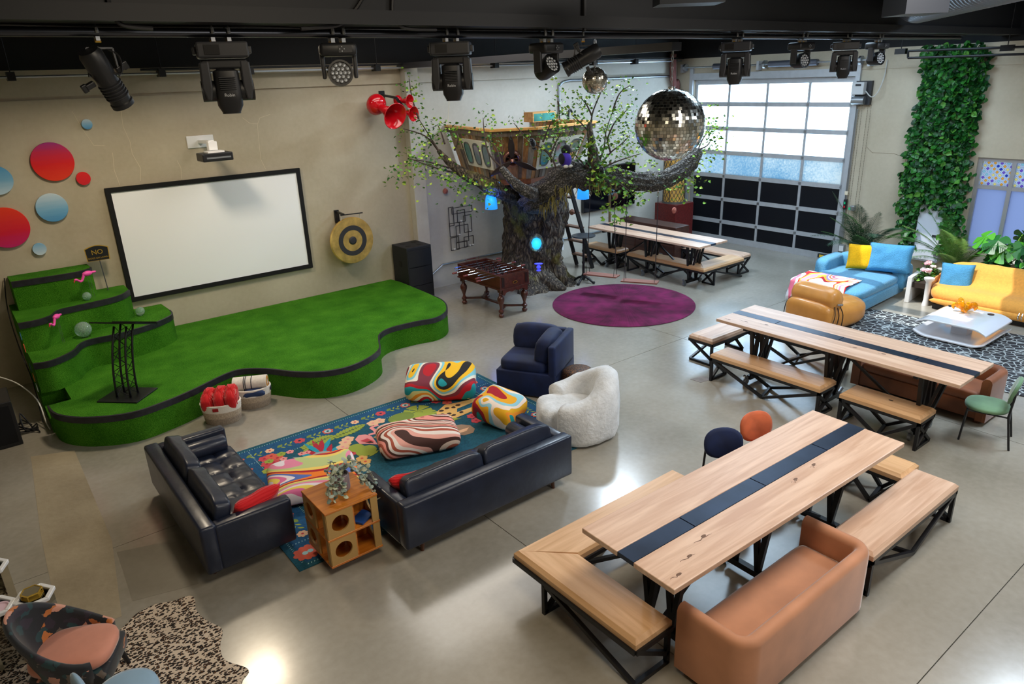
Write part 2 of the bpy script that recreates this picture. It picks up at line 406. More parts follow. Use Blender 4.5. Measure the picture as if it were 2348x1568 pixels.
# ---------------------------------------------------------------- garage door
malu = mat('satin_aluminium', (188, 192, 198), 0.4, 0.35, vary=0.05)
mfrost = mat('frosted_pane', (255, 255, 255), 0.5)
def frosted():
    m = MATS['frosted_pane']; nt = m.node_tree; nt.nodes.remove(nt.nodes['Principled BSDF'])
    tr = nt.nodes.new('ShaderNodeBsdfTranslucent'); tr.inputs[0].default_value = (0.93, 0.95, 0.97, 1)
    tp = nt.nodes.new('ShaderNodeBsdfTransparent'); tp.inputs[0].default_value = (0.9, 0.95, 1, 1)
    mx = nt.nodes.new('ShaderNodeMixShader'); mx.inputs[0].default_value = 0.30
    nt.links.new(tr.outputs[0], mx.inputs[1]); nt.links.new(tp.outputs[0], mx.inputs[2])
    nt.links.new(mx.outputs[0], nt.nodes['Material Output'].inputs[0])
frosted()
def frost_low():
    m = bpy.data.materials.new('frosted_pane_outdoor_tint'); m.use_nodes = True; nt = m.node_tree; nt.nodes.remove(nt.nodes['Principled BSDF'])
    tc = nt.nodes.new('ShaderNodeTexCoord'); n = nt.nodes.new('ShaderNodeTexNoise'); n.inputs['Scale'].default_value = 26; nt.links.new(tc.outputs['Object'], n.inputs['Vector'])
    n2 = nt.nodes.new('ShaderNodeTexNoise'); n2.inputs['Scale'].default_value = 0.8; nt.links.new(tc.outputs['Object'], n2.inputs['Vector'])
    a = nt.nodes.new('ShaderNodeMath'); a.operation = 'MULTIPLY_ADD'; a.inputs[1].default_value = 0.7; nt.links.new(n.outputs['Fac'], a.inputs[0]); nt.links.new(n2.outputs['Fac'], a.inputs[2])
    r = ramp(nt, [(0.6, (118, 136, 146)), (0.98, (160, 160, 158))]); nt.links.new(a.outputs[0], r.inputs[0])  # dim bluish outdoors behind this row is put into the pane colour
    tr = nt.nodes.new('ShaderNodeBsdfTranslucent'); nt.links.new(r.outputs[0], tr.inputs[0]); nt.links.new(tr.outputs[0], nt.nodes['Material Output'].inputs[0]); return m
mfrost2 = frost_low()
mdarkpane = mat('dark_film_pane', (14, 17, 24), 0.32, bump=0.25, bs=240, spec=0.4)
door = struct(bpy.data.objects.new('door_1', None)); C.objects.link(door); door.location = (XB + 0.1, -2.7, 0); door['label'] = 'tall glazed sectional garage door, four bright rows over three dark rows'
def DG(): return G()
zr = [DZ, 3.483, 2.892, 2.300, 1.709, 1.118, 0.527, 0.0]
yv = [-1.607, -2.682, -3.758]
T = Matrix.Translation((-(XB + 0.1), 2.7, 0))
for i, z in enumerate(zr):
    hw = 0.05 if 0 < i < 7 else 0.06
    zz = z - 0.06 if i == 0 else (z + 0.075 if i == 7 else z)
    if i == 7: hw = 0.075
    G().box((XB + 0.06, DY0, zz - hw), (XB + 0.12, DY1, zz + hw)).xf(T).obj('rail', malu, door)
for y in yv: G().box((XB + 0.065, y - 0.03, 0.1), (XB + 0.115, y + 0.03, DZ - 0.05)).xf(T).obj('mullion', malu, door)
for y in (DY0 + 0.045, DY1 - 0.045): G().box((XB + 0.055, y - 0.045, 0.0), (XB + 0.125, y + 0.045, DZ)).xf(T).obj('stile', malu, door)
ye = [DY1 - 0.09] + yv + [DY0 + 0.09]
for r in range(7):
    for c in range(4):
        G().box((XB + 0.088, ye[c + 1] + 0.0, zr[r + 1]), (XB + 0.094, ye[c], zr[r])).xf(T).obj('pane', mfrost if r < 3 else mfrost2 if r == 3 else mdarkpane, door)
hg = G()
for z in zr[1:7]:
    for y in yv: hg.box((XB + 0.045, y - 0.03, z - 0.03), (XB + 0.062, y + 0.03, z + 0.03))
hg.xf(T).obj('hinge', zinc, door, kind='stuff')
for z in zr[1:7]:
    g = G().poly([(DY0 - 0.01, z - 0.11), (DY0 + 0.1, z), (DY0 - 0.01, z + 0.11), (DY0 - 0.05, z)], 0, 0.03)
    g.xf(T @ Matrix.Translation((XB + 0.03, 0, 0)) @ Matrix(((0, 0, 1, 0), (1, 0, 0, 0), (0, 1, 0, 0), (0, 0, 0, 1)))).obj('roller_bracket', zinc, door)
G().box((XB + 0.02, DY0 + 0.18, 0.03), (XB + 0.07, DY0 + 0.42, 0.13), 0.012).xf(T).obj('bottom_latch', dark_plastic, door)
G().box((XB + 0.012, DY0 + 0.26, 0.05), (XB + 0.02, DY0 + 0.37, 0.11)).xf(T).obj('warning_sticker', mat('yellow_sticker', (232, 196, 60), 0.5), door)
# steel channel tracks and head
for y in (DY0 - 0.06, DY1 + 0.06):
    struct(G().box((XB - 0.06, y - 0.05, 0), (XB + 0.06, y + 0.05, DZ + 0.3)).obj('trim_4', malu))
struct(G().box((XB - 0.05, DY0 - 0.1, DZ), (XB + 0.06, DY1 + 0.1, DZ + 0.16)).obj('trim_5', malu))
# torsion shaft
sh = thing('torsion_spring', 'grey torsion shaft with coil springs over the garage door head', 'door spring', (XB - 0.14, -2.7, 4.38))
G().cyl((0, -2.5, 0), (0, 2.5, 0), 0.017, n=10).obj('shaft', zinc, sh)
mcoil = mat('spring_coil', (112, 116, 128), 0.45, 0.7)
for y0, y1 in ((0.55, 1.45), (-1.3, -0.1)):
    G().cyl((0, y0, 0), (0, y1, 0), 0.07, n=20).obj('coil_spring', mcoil, sh)
for y in (-2.3, -0.02, 0.5, 2.3):
    G().cyl((0, y, 0), (0, y + 0.06, 0), 0.09, n=20).obj('cable_drum', zinc, sh)
for y in (-2.45, 0.2, 2.45): G().box((-0.02, y - 0.03, -0.12), (0.14, y + 0.03, 0.08)).obj('bearing_bracket', malu, sh)
# opener with chains
op = thing('garage_door_opener', 'grey box opener and motor beside the upper right corner of the garage door', 'opener', (XB - 0.1, -5.0, 3.75))
G().box((-0.1, -0.13, -0.05), (0.09, 0.13, 0.2), 0.01).obj('control_box', mat('opener_grey', (196, 198, 200), 0.4), op)
G().box((-0.105, -0.07, 0.12), (-0.1, 0.05, 0.16)).obj('logo_plate', dark_plastic, op)
G().cyl((-0.02, -0.15, -0.17), (-0.02, 0.12, -0.17), 0.085, n=20).obj('motor', zinc, op)
G().box((0.02, -0.24, -0.26), (0.095, 0.1, 0.22)).obj('mount_plate', dark_plastic, op)
G().tube(smoothpath([(-0.02, -0.14, 0.02), (-0.05, -0.3, -0.1), (-0.05, -0.42, 0.0), (0.05, -0.46, 0.3), (0.08, -0.46, 0.62)]), 0.012, 8).obj('cable', mat('grey_flex', (190, 190, 186), 0.5), op)
mchain = mat('dull_chain', (138, 128, 112), 0.5, 0.6)
for i, y in enumerate((-5.02, -5.08, -5.20, -5.27)):
    g = G(); x = XB - 0.05
    for k in range(54): g.bar((x + 0.004 * (k % 2), y, 3.5 - k * 0.055), (x + 0.004 * ((k + 1) % 2), y, 3.455 - k * 0.055), 0.008)
    g.xf(Matrix.Translation((-(XB - 0.1), 5.0, -3.75))).obj('hoist_chain', mchain, op)
sw = thing('switch_cluster', 'conduit with red and green push buttons right of the garage door', 'switch', (XB - 0.04, -4.98, 1.15))
G().cyl((0, 0, -0.75), (0, 0, 2.25), 0.014, n=8).obj('conduit', zinc, sw)
G().box((-0.045, -0.035, 0.1), (0.03, 0.035, 0.32), 0.008).obj('control_station', black_plastic, sw)
G().box((-0.055, -0.015, 0.14), (-0.045, 0.015, 0.18)).obj('red_button', mat('red_button', (226, 40, 50), 0.4), sw)
G().box((-0.055, -0.015, 0.22), (-0.045, 0.015, 0.27)).obj('green_button', mat('green_button', (30, 200, 130), 0.4), sw)
G().box((-0.06, -0.24, 0.09), (0.03, -0.12, 0.2), 0.008).obj('junction_box', zinc, sw)
G().box((-0.07, -0.15, 0.11), (-0.06, -0.11, 0.16)).obj('pilot_light', MATS['green_button'], sw)
G().box((-0.03, -0.03, 0.42), (0.03, 0.04, 0.5)).obj('tag', mat('paper_tag', (226, 214, 190), 0.8), sw)
G().box((-0.04, -0.05, -0.55), (0.03, 0.05, -0.28), 0.006).obj('junction_box', zinc, sw)
ol = thing('wall_outlet', 'grey four-gang socket box low on the wall beside the garage door', 'outlet', (XB - 0.04, -5.02, 0.36))
G().box((-0.03, -0.07, -0.09), (0.04, 0.07, 0.09), 0.008).obj('box', zinc, ol)
G().box((-0.035, -0.05, -0.06), (-0.03, 0.05, 0.06)).obj('faceplate', white_paint, ol)

# ---------------------------------------------------------------- window with stained glass lights
win = struct(bpy.data.objects.new('window_1', None)); C.objects.link(win); win['label'] = 'aluminium window with stained glass upper panes'
mwin = mat('window_aluminium', (186, 188, 196), 0.4, 0.6)
for z in (WZ0 + 0.03, 1.97, WZ1 - 0.04): G().box((XB + 0.05, WY0, z - 0.035), (XB + 0.13, WY1, z + 0.035)).obj('rail', mwin, win)
for y in (WY1 - 0.04, -8.08, -8.75, -9.45, WY0 + 0.04): G().box((XB + 0.045, y - 0.035, WZ0), (XB + 0.135, y + 0.035, WZ1)).obj('mullion', mwin, win)
def stained():
    m = bpy.data.materials.new('stained_glass'); m.use_nodes = True; nt = m.node_tree; nt.nodes.remove(nt.nodes['Principled BSDF'])
    tc = nt.nodes.new('ShaderNodeTexCoord'); N = nt.nodes.new; L = nt.links.new
    v = mapping(nt, tc.outputs['Object'], (0, 12.5, 12.5), rot=(radians(45), 0, 0))
    vo = N('ShaderNodeTexVoronoi'); vo.inputs['Scale'].default_value = 1.0; vo.inputs['Randomness'].default_value = 0.0; vo.distance = 'CHEBYCHEV'; L(v, vo.inputs['Vector'])
    wn = N('ShaderNodeTexWhiteNoise'); L(vo.outputs['Position'], wn.inputs['Vector'])
    cr = ramp(nt, [(0, (176, 150, 222)), (0.28, (250, 206, 130)), (0.5, (252, 238, 180)), (0.72, (110, 130, 214)), (0.84, (196, 228, 236))], True); L(wn.outputs['Value'], cr.inputs[0])
    st = ramp(nt, [(0, (255, 255, 255)), (0.27, (120, 128, 170)), (0.31, (240, 244, 252)), (0.46, (170, 178, 206))], True); L(vo.outputs['Distance'], st.inputs[0])
    ga = N('ShaderNodeMath'); ga.operation = 'LESS_THAN'; ga.inputs[1].default_value = 0.27; L(vo.outputs['Distance'], ga.inputs[0])
    mc = N('ShaderNodeMix'); mc.data_type = 'RGBA'; L(ga.outputs[0], mc.inputs[0]); L(st.outputs[0], mc.inputs[6]); L(cr.outputs[0], mc.inputs[7])
    tr = N('ShaderNodeBsdfTranslucent'); tp = N('ShaderNodeBsdfTransparent'); dk_ = N('ShaderNodeMix'); dk_.data_type = 'RGBA'; dk_.blend_type = 'MULTIPLY'; dk_.inputs[0].default_value = 1.0; dk_.inputs[7].default_value = (0.36, 0.35, 0.34, 1); L(mc.outputs[2], dk_.inputs[6]); L(dk_.outputs[2], tr.inputs[0]); L(dk_.outputs[2], tp.inputs[0])
    mx = N('ShaderNodeMixShader'); mx.inputs[0].default_value = 0.5; L(tr.outputs[0], mx.inputs[1]); L(tp.outputs[0], mx.inputs[2]); L(mx.outputs[0], nt.nodes['Material Output'].inputs[0])
    return m
mst = stained()
mlav = mat('lavender_frosted_pane', (200, 205, 235), 0.5)
nt = mlav.node_tree; nt.nodes.remove(nt.nodes['Principled BSDF']); tr = nt.nodes.new('ShaderNodeBsdfTranslucent'); tr.inputs[0].default_value = (0.21, 0.22, 0.28, 1); nt.links.new(tr.outputs[0], nt.nodes['Material Output'].inputs[0])
wy = [WY1 - 0.04, -8.08, -8.75, -9.45, WY0 + 0.04]
for a, b in zip(wy, wy[1:]):
    G().box((XB + 0.085, b, 1.97), (XB + 0.091, a, WZ1)).obj('stained_pane', mst, win)
    G().box((XB + 0.085, b, WZ0), (XB + 0.091, a, 1.97)).obj('frosted_pane', mlav, win)

# ---------------------------------------------------------------- electrical panel, pipes on the walls
ep = thing('electrical_panel', 'tall white electrical panel half hidden under the ivy', 'panel', (XB - 0.11, -6.86, 0.95))
mpan = mat('panel_white', (206, 212, 226), 0.4)
G().box((-0.08, -0.26, -0.55), (0.1, 0.24, 0.62), 0.008).obj('cabinet', mpan, ep)
for y in (-0.2, -0.14): G().box((-0.092, y, -0.5), (-0.08, y + 0.035, 0.58)).obj('door_ridge', mpan, ep)
G().box((-0.095, -0.24, -0.51), (-0.08, 0.22, 0.58)).obj('door', mpan, ep)
G().box((-0.11, -0.18, -0.02), (-0.095, -0.1, 0.02)).obj('latch', dark_plastic, ep)
G().cyl((0.03, 0.0, -0.95), (0.03, 0.0, -0.55), 0.02, n=8).obj('conduit', zinc, ep)
cd = tag(G().tube(smoothpath([(11.60, -0.04, 0.56), (11.62, -0.04, 3.7), (11.66, -0.04, 4.1), (11.95, -0.04, 4.19), (12.4, -0.04, 4.19), (15.4, -0.04, 4.19), (15.66, -0.05, 4.1), (15.72, -0.06, 3.8), (15.72, -0.06, 0.0)], 6), 0.03, 10).obj('bent_conduit', zinc, smooth=True), 'silver conduit bending along the wall behind the tree and down the corner', 'conduit')
cd2 = tag(G().tube([(7.85, -0.03, 0.32), (8.15, -0.03, 0.50), (12.1, -0.03, 0.50), (15.3, -0.03, 0.50)], 0.022, 8).obj('low_conduit', zinc), 'thin silver conduit running low along the wall behind the tree', 'conduit')
wo = thing('socket_box', 'blue-grey socket box on the wall left of the ladder', 'outlet', (11.62, -0.04, 0.44))
G().box((-0.07, -0.04, -0.1), (0.07, 0.04, 0.1), 0.008).obj('box', mat('socket_grey', (150, 165, 180), 0.4), wo); G().box((-0.05, -0.045, -0.2), (0.06, 0.0, -0.07)).obj('faceplate', white_paint, wo)
sp = thing('sprinkler_pipe', 'thin silver sprinkler pipe along the top of the back wall', 'pipe', (6.0, -0.16, 4.55))
G().cyl((-9, 0, 0), (9.8, 0, 0), 0.018, n=8).obj('pipe', mat('galvanised_pipe', (190, 196, 204), 0.3, 0.8), sp)
G().cyl((-3.2, -0.05, 0.06), (9.8, -0.05, 0.06), 0.02, n=8).obj('black_pipe', black_steel, sp)
for x in (-4.9, -2.9, -1.5, 0.0, 0.9, 2.4, 3.7, 6.6, 8.0): G().box((x - 0.05, -0.1, -0.05), (x + 0.05, 0.08, 0.07)).cyl((x, -0.05, 0.05), (x, -0.05, 0.9), 0.007, n=6).obj('hanger', black_steel, sp)
dp = tag(G().tube(smoothpath([(15.50, -0.12, 4.72), (15.50, -0.14, 4.2), (15.56, -0.14, 3.95), (15.7, -0.13, 3.7), (15.72, -0.12, 0.0)], 5), 0.085, 14).obj('drain_pipe', mat('rust_pipe', (122, 72, 66), 0.6, vary=0.15), smooth=True), 'dusty red drain pipe coming down in the room corner', 'pipe')

# ---------------------------------------------------------------- projection screen and wall projector
scr = thing('projection_screen', 'large white projection screen with black frame on the beige wall', 'screen', (3.578, -0.03, 1.9335))
W2, H2 = 1.6164, 0.9411
G().box((-W2 + 0.05, -0.012, -H2 + 0.05), (W2 - 0.05, 0.01, H2 - 0.05)).obj('screen_surface', mat('screen_white', (250, 252, 255), 0.7), scr)
for lo, hi in (((-W2, -0.03, H2 - 0.075), (W2, 0.02, H2)), ((-W2, -0.03, -H2), (W2, 0.02, -H2 + 0.075)), ((-W2, -0.03, -H2 + 0.075), (-W2 + 0.075, 0.02, H2 - 0.075)), ((W2 - 0.075, -0.03, -H2 + 0.075), (W2, 0.02, H2 - 0.075))):
    G().box(lo, hi).obj('frame_bar', mat('screen_frame_velvet', (12, 12, 14), 0.8), scr)
pj = thing('short_throw_projector', 'short-throw projector on a white wall arm above the screen', 'projector', (3.55, 0, 3.47))
G().box((-0.22, -0.02, -0.1), (0.22, 0.0, 0.1), 0.012).obj('wall_plate', white_paint, pj)
G().bar((0.0, -0.02, 0.0), (0.0, -0.62, 0.02), 0.09, 0.05).obj('arm', white_paint, pj)
G().box((-0.07, -0.68, -0.11), (0.07, -0.56, 0.03), 0.01).obj('arm_joint', white_paint, pj)
G().box((-0.24, -0.86, -0.27), (0.24, -0.5, -0.14), 0.015).obj('body', black_plastic, pj)
G().box((-0.18, -0.868, -0.225), (0.2, -0.86, -0.2)).obj('front_strip', zinc, pj)
G().box((-0.13, -0.8, -0.14), (0.13, -0.56, -0.115)).obj('mount_plate', white_paint, pj)

# ---------------------------------------------------------------- coloured discs on the wall
rs = [(0.0, (236, 60, 20)), (0.45, (226, 14, 16)), (0.72, (205, 25, 70)), (1.0, (150, 40, 130))]
bl = [(0.0, (64, 140, 196)), (0.45, (120, 178, 216)), (1.0, (205, 222, 232))]
bl2 = [(0.0, (196, 220, 236)), (0.5, (120, 178, 216)), (1.0, (70, 150, 205))]
rs2 = [(0.0, (190, 30, 110)), (0.4, (214, 20, 50)), (1.0, (240, 60, 20))]
discs = [(1.36, 3.345, 0.285, rs, 'big red disc fading to purple at its top on the wall'), (1.71, 3.06, 0.10, [(0, (210, 20, 40)), (1, (232, 28, 24))], 'small plain red disc right of the big red disc'),
         (0.60, 3.15, 0.21, bl2, 'blue disc cut off by the left picture edge, above the red and magenta disc'), (1.20, 2.675, 0.215, bl, 'middle-sized pale blue disc below the big red disc'),
         (0.56, 2.46, 0.30, rs2, 'large red disc fading to magenta at its bottom, by the left edge'), (0.90, 2.08, 0.093, [(0, (205, 222, 232)), (1, (110, 170, 210))], 'small pale blue disc just above the green steps'),
         (1.93, 3.855, 0.075, bl, 'smallest pale blue disc, highest on the wall')]
for i, (x, z, r, st, lb) in enumerate(discs):
    m = gradient('disc_paint_%d' % i, st, 2, r * 2.2, 0.3)
    g = G(); g.lathe([(r * 0.97, 0.0), (r, 0.006), (r, 0.026), (r * 0.985, 0.032)], 48, M=Matrix.Rotation(radians(90), 4, 'X'))
    tag(g.obj('wall_disc', m, loc=(x, -0.012, z), smooth=True, auto=35), lb, 'wall disc', 'coloured wall discs')

# ---------------------------------------------------------------- gong
gg = thing('gong', 'round brass gong with dark rings hanging on the beige wall', 'gong', (5.97, -0.3, 1.43))
mbr = mat('hammered_brass', (236, 196, 116), 0.36, 0.85, vary=0.25, vs=6, bump=0.5, bs=18)
mgr = mat('gong_patina', (58, 58, 62), 0.6, 0.3)
RX = Matrix.Rotation(radians(90), 4, 'X') @ Matrix.Identity(4)
G().lathe([(0.0, 0.0), (0.44, 0.0), (0.455, -0.03), (0.44, -0.09), (0.43, -0.09), (0.43, -0.02), (0.0, -0.015)], 64, M=RX, cap=False).obj('disc', mbr, gg, smooth=True, auto=40)
G().lathe([(0.205, 0.001), (0.205, 0.006), (0.295, 0.006), (0.295, 0.001)], 64, M=RX, cap=False).obj('dark_ring', mgr, gg)
G().lathe([(0.0, 0.012), (0.05, 0.014), (0.08, 0.006), (0.08, 0.001)], 40, M=RX, cap=False).obj('centre_boss', mgr, gg, smooth=True)
G().box((-0.19, 0.26, 0.34), (-0.10, 0.3, 0.58)).bar((-0.145, 0.28, 0.55), (-0.145, -0.04, 0.53), 0.035).bar((-0.2, -0.01, 0.52), (0.26, -0.02, 0.51), 0.018).obj('bracket', black_steel, gg)
for x in (-0.17, 0.2): G().tube([(x, 0.0, 0.52), (x * 1.1, 0.03, 0.4)], 0.006, 6).obj('cord', mat('white_cord', (225, 222, 210), 0.8), gg)

# ---------------------------------------------------------------- red horns
hn = thing('horn_loudspeaker', 'cluster of glossy red horns on a black wall bracket', 'loudspeaker', (7.01, -0.55, 3.833))
mred = mat('glossy_red', (196, 14, 28), 0.12, coat=0.6)
mredd = mat('horn_throat_red', (120, 6, 16), 0.35)
def horn(name, mouth, dr, R, L, bulb):
    d = Vector(dr).normalized(); M = d.to_track_quat('Z', 'Y').to_matrix().to_4x4(); M.translation = mouth
    prof = [(R * 0.3, -L), (R * 0.31, -L * 0.8), (R * 0.38, -L * 0.55), (R * 0.55, -L * 0.3), (R * 0.8, -L * 0.1), (R * 0.97, 0), (R, 0.008), (R * 0.97, 0.012)]
    inner = [(R * 0.93, 0.004), (R * 0.75, -L * 0.1), (R * 0.5, -L * 0.3), (R * 0.3, -L * 0.6), (R * 0.02, -L * 0.7)]
    h = G().lathe(prof + inner, 40, M=M, cap=False).obj(name, mred, hn, smooth=True)
    M2 = M.copy(); M2.translation = Vector(mouth) - d * (L + bulb * 0.55)
    G().sell((0, 0, 0), (bulb, bulb, bulb * 0.8), 1, 1, 28, 14, M=M2).obj('bulb', mred, h, smooth=True)
base = Vector((7.01, -0.55, 3.833))
def rel(p): return Vector(p) - base
horn('horn', rel((6.808, -0.9, 3.708)), (0.1, -1, -0.35), 0.245, 0.5, 0.20)
horn('horn', rel((7.285, -0.65, 3.945)), (0.35, -0.85, -0.05), 0.125, 0.22, 0.10)
horn('horn', rel((7.29, -0.75, 3.718)), (0.3, -0.95, -0.1), 0.14, 0.28, 0.11)
b0 = rel((7.055, -0.02, 4.067)); b1 = rel((7.058, -0.55, 4.018)); b2 = rel((7.228, -0.5, 3.837))
G().bar(b0, b1, 0.04).bar(b1, b2, 0.04).box(tuple(b0 - Vector((0.06, 0.0, 0.08))), tuple(b0 + Vector((0.06, 0.02, 0.08)))).obj('bracket', black_steel, hn)

# ---------------------------------------------------------------- wire wall rack and small discs
wk = thing('wire_wall_sculpture', 'black wire wall sculpture of overlapping rectangles with candle cups', 'wall decor', (8.66, -0.06, 1.3))
for (x0, x1, z0, z1, y) in ((-0.28, -0.16, 0.02, 0.42, 0), (-0.21, 0.32, 0.27, 0.40, 0.02), (-0.07, 0.13, 0.07, 0.33, 0.01), (0.08, 0.28, -0.17, 0.2, 0.03), (-0.28, -0.02, -0.22, 0.07, 0), (-0.13, 0.19, -0.37, 0.0, 0.02), (0.08, 0.33, -0.5, -0.28, 0.0), (-0.28, -0.07, -0.52, -0.24, 0.01), (-0.15, 0.13, -0.5, -0.36, 0.03)):
    g = G(); P = [(x0, -y, z0), (x1, -y, z0), (x1, -y, z1), (x0, -y, z1), (x0, -y, z0)]
    for p, q in zip(P, P[1:]): g.bar(p, q, 0.013)
    g.obj('wire_rectangle', mat('dark_wire', (58, 54, 52), 0.5), wk)
for x, z in ((0.27, 0.285), (0.0, 0.085), (0.23, -0.155), (-0.07, -0.205), (0.2, -0.485), (0.28, -0.485), (-0.22, -0.505)):
    G().lathe([(0.012, 0), (0.022, 0.005), (0.022, 0.03)], 12).xf(Matrix.Translation((x, -0.05, z))).obj('candle_cup', white_paint, wk)
mpink = mat('dusty_rose', (176, 104, 92), 0.8, vary=0.2, vs=25)
mbrn = mat('brown_wicker', (118, 82, 66), 0.8, vary=0.25, vs=30)
def rosette(loc, r, m, lb, ax='Y'):
    M = Matrix.Rotation(radians(90), 4, 'X'); M.translation = loc; g = G()
    for k in range(3): g.lathe([(r * (1 - 0.33 * k), 0.0), (r * (0.95 - 0.33 * k), 0.02 + 0.012 * k), (max(0.001, r * (0.72 - 0.33 * k)), 0.024 + 0.012 * k)], 20, M=M)
    return tag(g.obj('climbing_hold', m, smooth=True), lb, 'climbing hold')
rosette((8.349, -0.03, 2.076), 0.06, mpink, 'pink round hold on the wall under the left tree branch')

# ---------------------------------------------------------------- television
tv = thing('television', 'dark wall-mounted television behind the swings', 'television', (13.27, -0.08, 1.6))
G().box((-0.93, -0.03, -0.54), (0.93, 0.05, 0.54), 0.008).obj('casing', black_plastic, tv)
G().box((-0.91, -0.036, -0.52), (0.91, -0.03, 0.52)).obj('panel', mat('tv_panel', (8, 10, 18), 0.08, spec=0.6), tv)
G().box((-0.1, 0.02, -0.2), (0.1, 0.08, 0.2)).obj('mount', black_steel, tv)
mtxt = mat('screen_text', (90, 140, 190), 0.5, emit=(90, 140, 190), es=0.8)
def text(s, size, M, m, parent, name='lettering', ext=0.001, font=None):
    cu = bpy.data.curves.new(name, 'FONT'); cu.body = s; cu.size = size; cu.extrude = ext; cu.align_x = 'CENTER'; cu.align_y = 'CENTER'; cu.resolution_u = 3
    t = bpy.data.objects.new(name, cu); C.objects.link(t); dg = bpy.context.evaluated_depsgraph_get()
    me = bpy.data.meshes.new_from_object(t.evaluated_get(dg)); bpy.data.objects.remove(t); bpy.data.curves.remove(cu)
    me.materials.clear(); me.materials.append(m); o = bpy.data.objects.new(name, me); C.objects.link(o); o.parent = parent; o.matrix_local = M; return o
_P = [(0.1 + 0.11 * cos(t), -0.039, 0.02 + 0.11 * sin(t)) for t in [radians(-150 + 260 * k / 20) for k in range(21)]]
G().tube(_P, 0.006, 5).obj('ring_emblem', mtxt, tv)
text('AMPLE OLED', 0.06, TRS((0.1, -0.038, -0.18), rx=radians(90)), mtxt, tv)

# ---------------------------------------------------------------- stage of green turf with tiers
def turf():
    m, nt, b, tc = base_mat('artificial_turf', 0.95); N = nt.nodes.new; L = nt.links.new
    n = N('ShaderNodeTexNoise'); n.inputs['Scale'].default_value = 160; n.inputs['Detail'].default_value = 3; L(tc.outputs['Object'], n.inputs['Vector'])
    n2 = N('ShaderNodeTexNoise'); n2.inputs['Scale'].default_value = 2.5; L(tc.outputs['Object'], n2.inputs['Vector'])
    a = N('ShaderNodeMath'); a.operation = 'MULTIPLY_ADD'; a.inputs[1].default_value = 0.3; L(n2.outputs['Fac'], a.inputs[0]); L(n.outputs['Fac'], a.inputs[2])
    r = ramp(nt, [(0.45, (30, 74, 10)), (0.62, (50, 110, 18)), (0.82, (88, 150, 40))]); L(a.outputs[0], r.inputs[0]); L(r.outputs[0], b.inputs['Base Color'])
    bp = N('ShaderNodeBump'); bp.inputs['Strength'].default_value = 0.6; bp.inputs['Distance'].default_value = 0.02; L(n.outputs['Fac'], bp.inputs['Height']); L(bp.outputs[0], b.inputs['Normal'])
    b.inputs['Specular IOR Level'].default_value = 0.1; return m
mturf = turf(); mtape = mat('black_edge_tape', (34, 35, 42), 0.45, vary=0.35, vs=14)
st = thing('turf_stage', 'tiered stage covered in green artificial turf with black edges', 'stage', (3.5, -1.5, 0))
SO = Matrix.Translation((-3.5, 1.5, 0))
def tier(front, z0, z1, back, name='tier', tape=True):
    P = [tuple(p[:2]) for p in smoothpath([(a, b, 0) for a, b in front], 5)]
    g = G().poly(P + back, z0, z1); o = g.xf(SO).obj(name, mturf, st, smooth=True, auto=30)
    if tape:
        rings = []
        for i, p in enumerate(P):
            a, b = P[max(i - 1, 0)], P[min(i + 1, len(P) - 1)]; d = Vector((b[0] - a[0], b[1] - a[1], 0)).normalized(); nrm = Vector((d.y, -d.x, 0))
            q = Vector((p[0], p[1], 0))
            rings.append([q + nrm * 0.008 + Vector((0, 0, z1 - 0.085)), q + nrm * 0.010 + Vector((0, 0, z1 + 0.001)), q - nrm * 0.012 + Vector((0, 0, z1 + 0.006)), q - nrm * 0.012 + Vector((0, 0, z1 - 0.085))])
        G().loft(rings).xf(SO).obj('edge_tape', mtape, st, smooth=True, auto=40)
    return o
front = [(0.36, -2.38), (0.42, -2.78), (0.70, -3.16), (1.17, -3.40), (1.65, -3.32), (2.05, -3.16), (2.50, -2.93), (2.76, -2.90), (3.04, -3.13), (3.32, -3.55), (3.62, -3.82), (3.99, -3.91), (4.40, -3.78), (4.68, -3.56), (4.86, -3.21), (5.02, -2.95), (5.30, -2.80), (5.76, -2.81), (6.14, -2.88), (6.45, -2.73), (6.68, -2.42), (6.82, -2.05), (6.86, -1.60)]
# the recess beside the lower steps is left open: outline runs round it
tier(front, 0.0, 0.42, [(6.90, -0.38), (6.86, -0.02), (0.34, -0.02), (0.34, -1.70), (0.63, -1.75), (0.64, -2.36)])
tier([(0.35, -1.83), (0.54, -1.87), (0.74, -1.75), (0.89, -1.58), (0.99, -1.36), (1.15, -1.25), (1.54, -1.26), (1.98, -1.13), (2.26, -0.96), (2.41, -0.78), (2.44, -0.52)], 0.42, 0.86, [(2.42, -0.02), (0.33, -0.02)])
tier([(0.33, -1.24), (0.57, -1.24), (0.75, -1.12), (0.87, -0.90), (1.09, -0.85), (1.52, -0.78), (1.76, -0.67), (1.92, -0.45)], 0.86, 1.30, [(1.92, -0.02), (0.32, -0.02)])
tier([(0.41, -0.50), (0.84, -0.53), (1.24, -0.53), (1.45, -0.42), (1.48, -0.32)], 1.30, 1.74, [(1.47, -0.02), (0.40, -0.02)])
G().box((0.345, -2.34, 0.0), (0.63, -1.76, 0.22)).xf(SO).obj('recess_step', mturf, st)
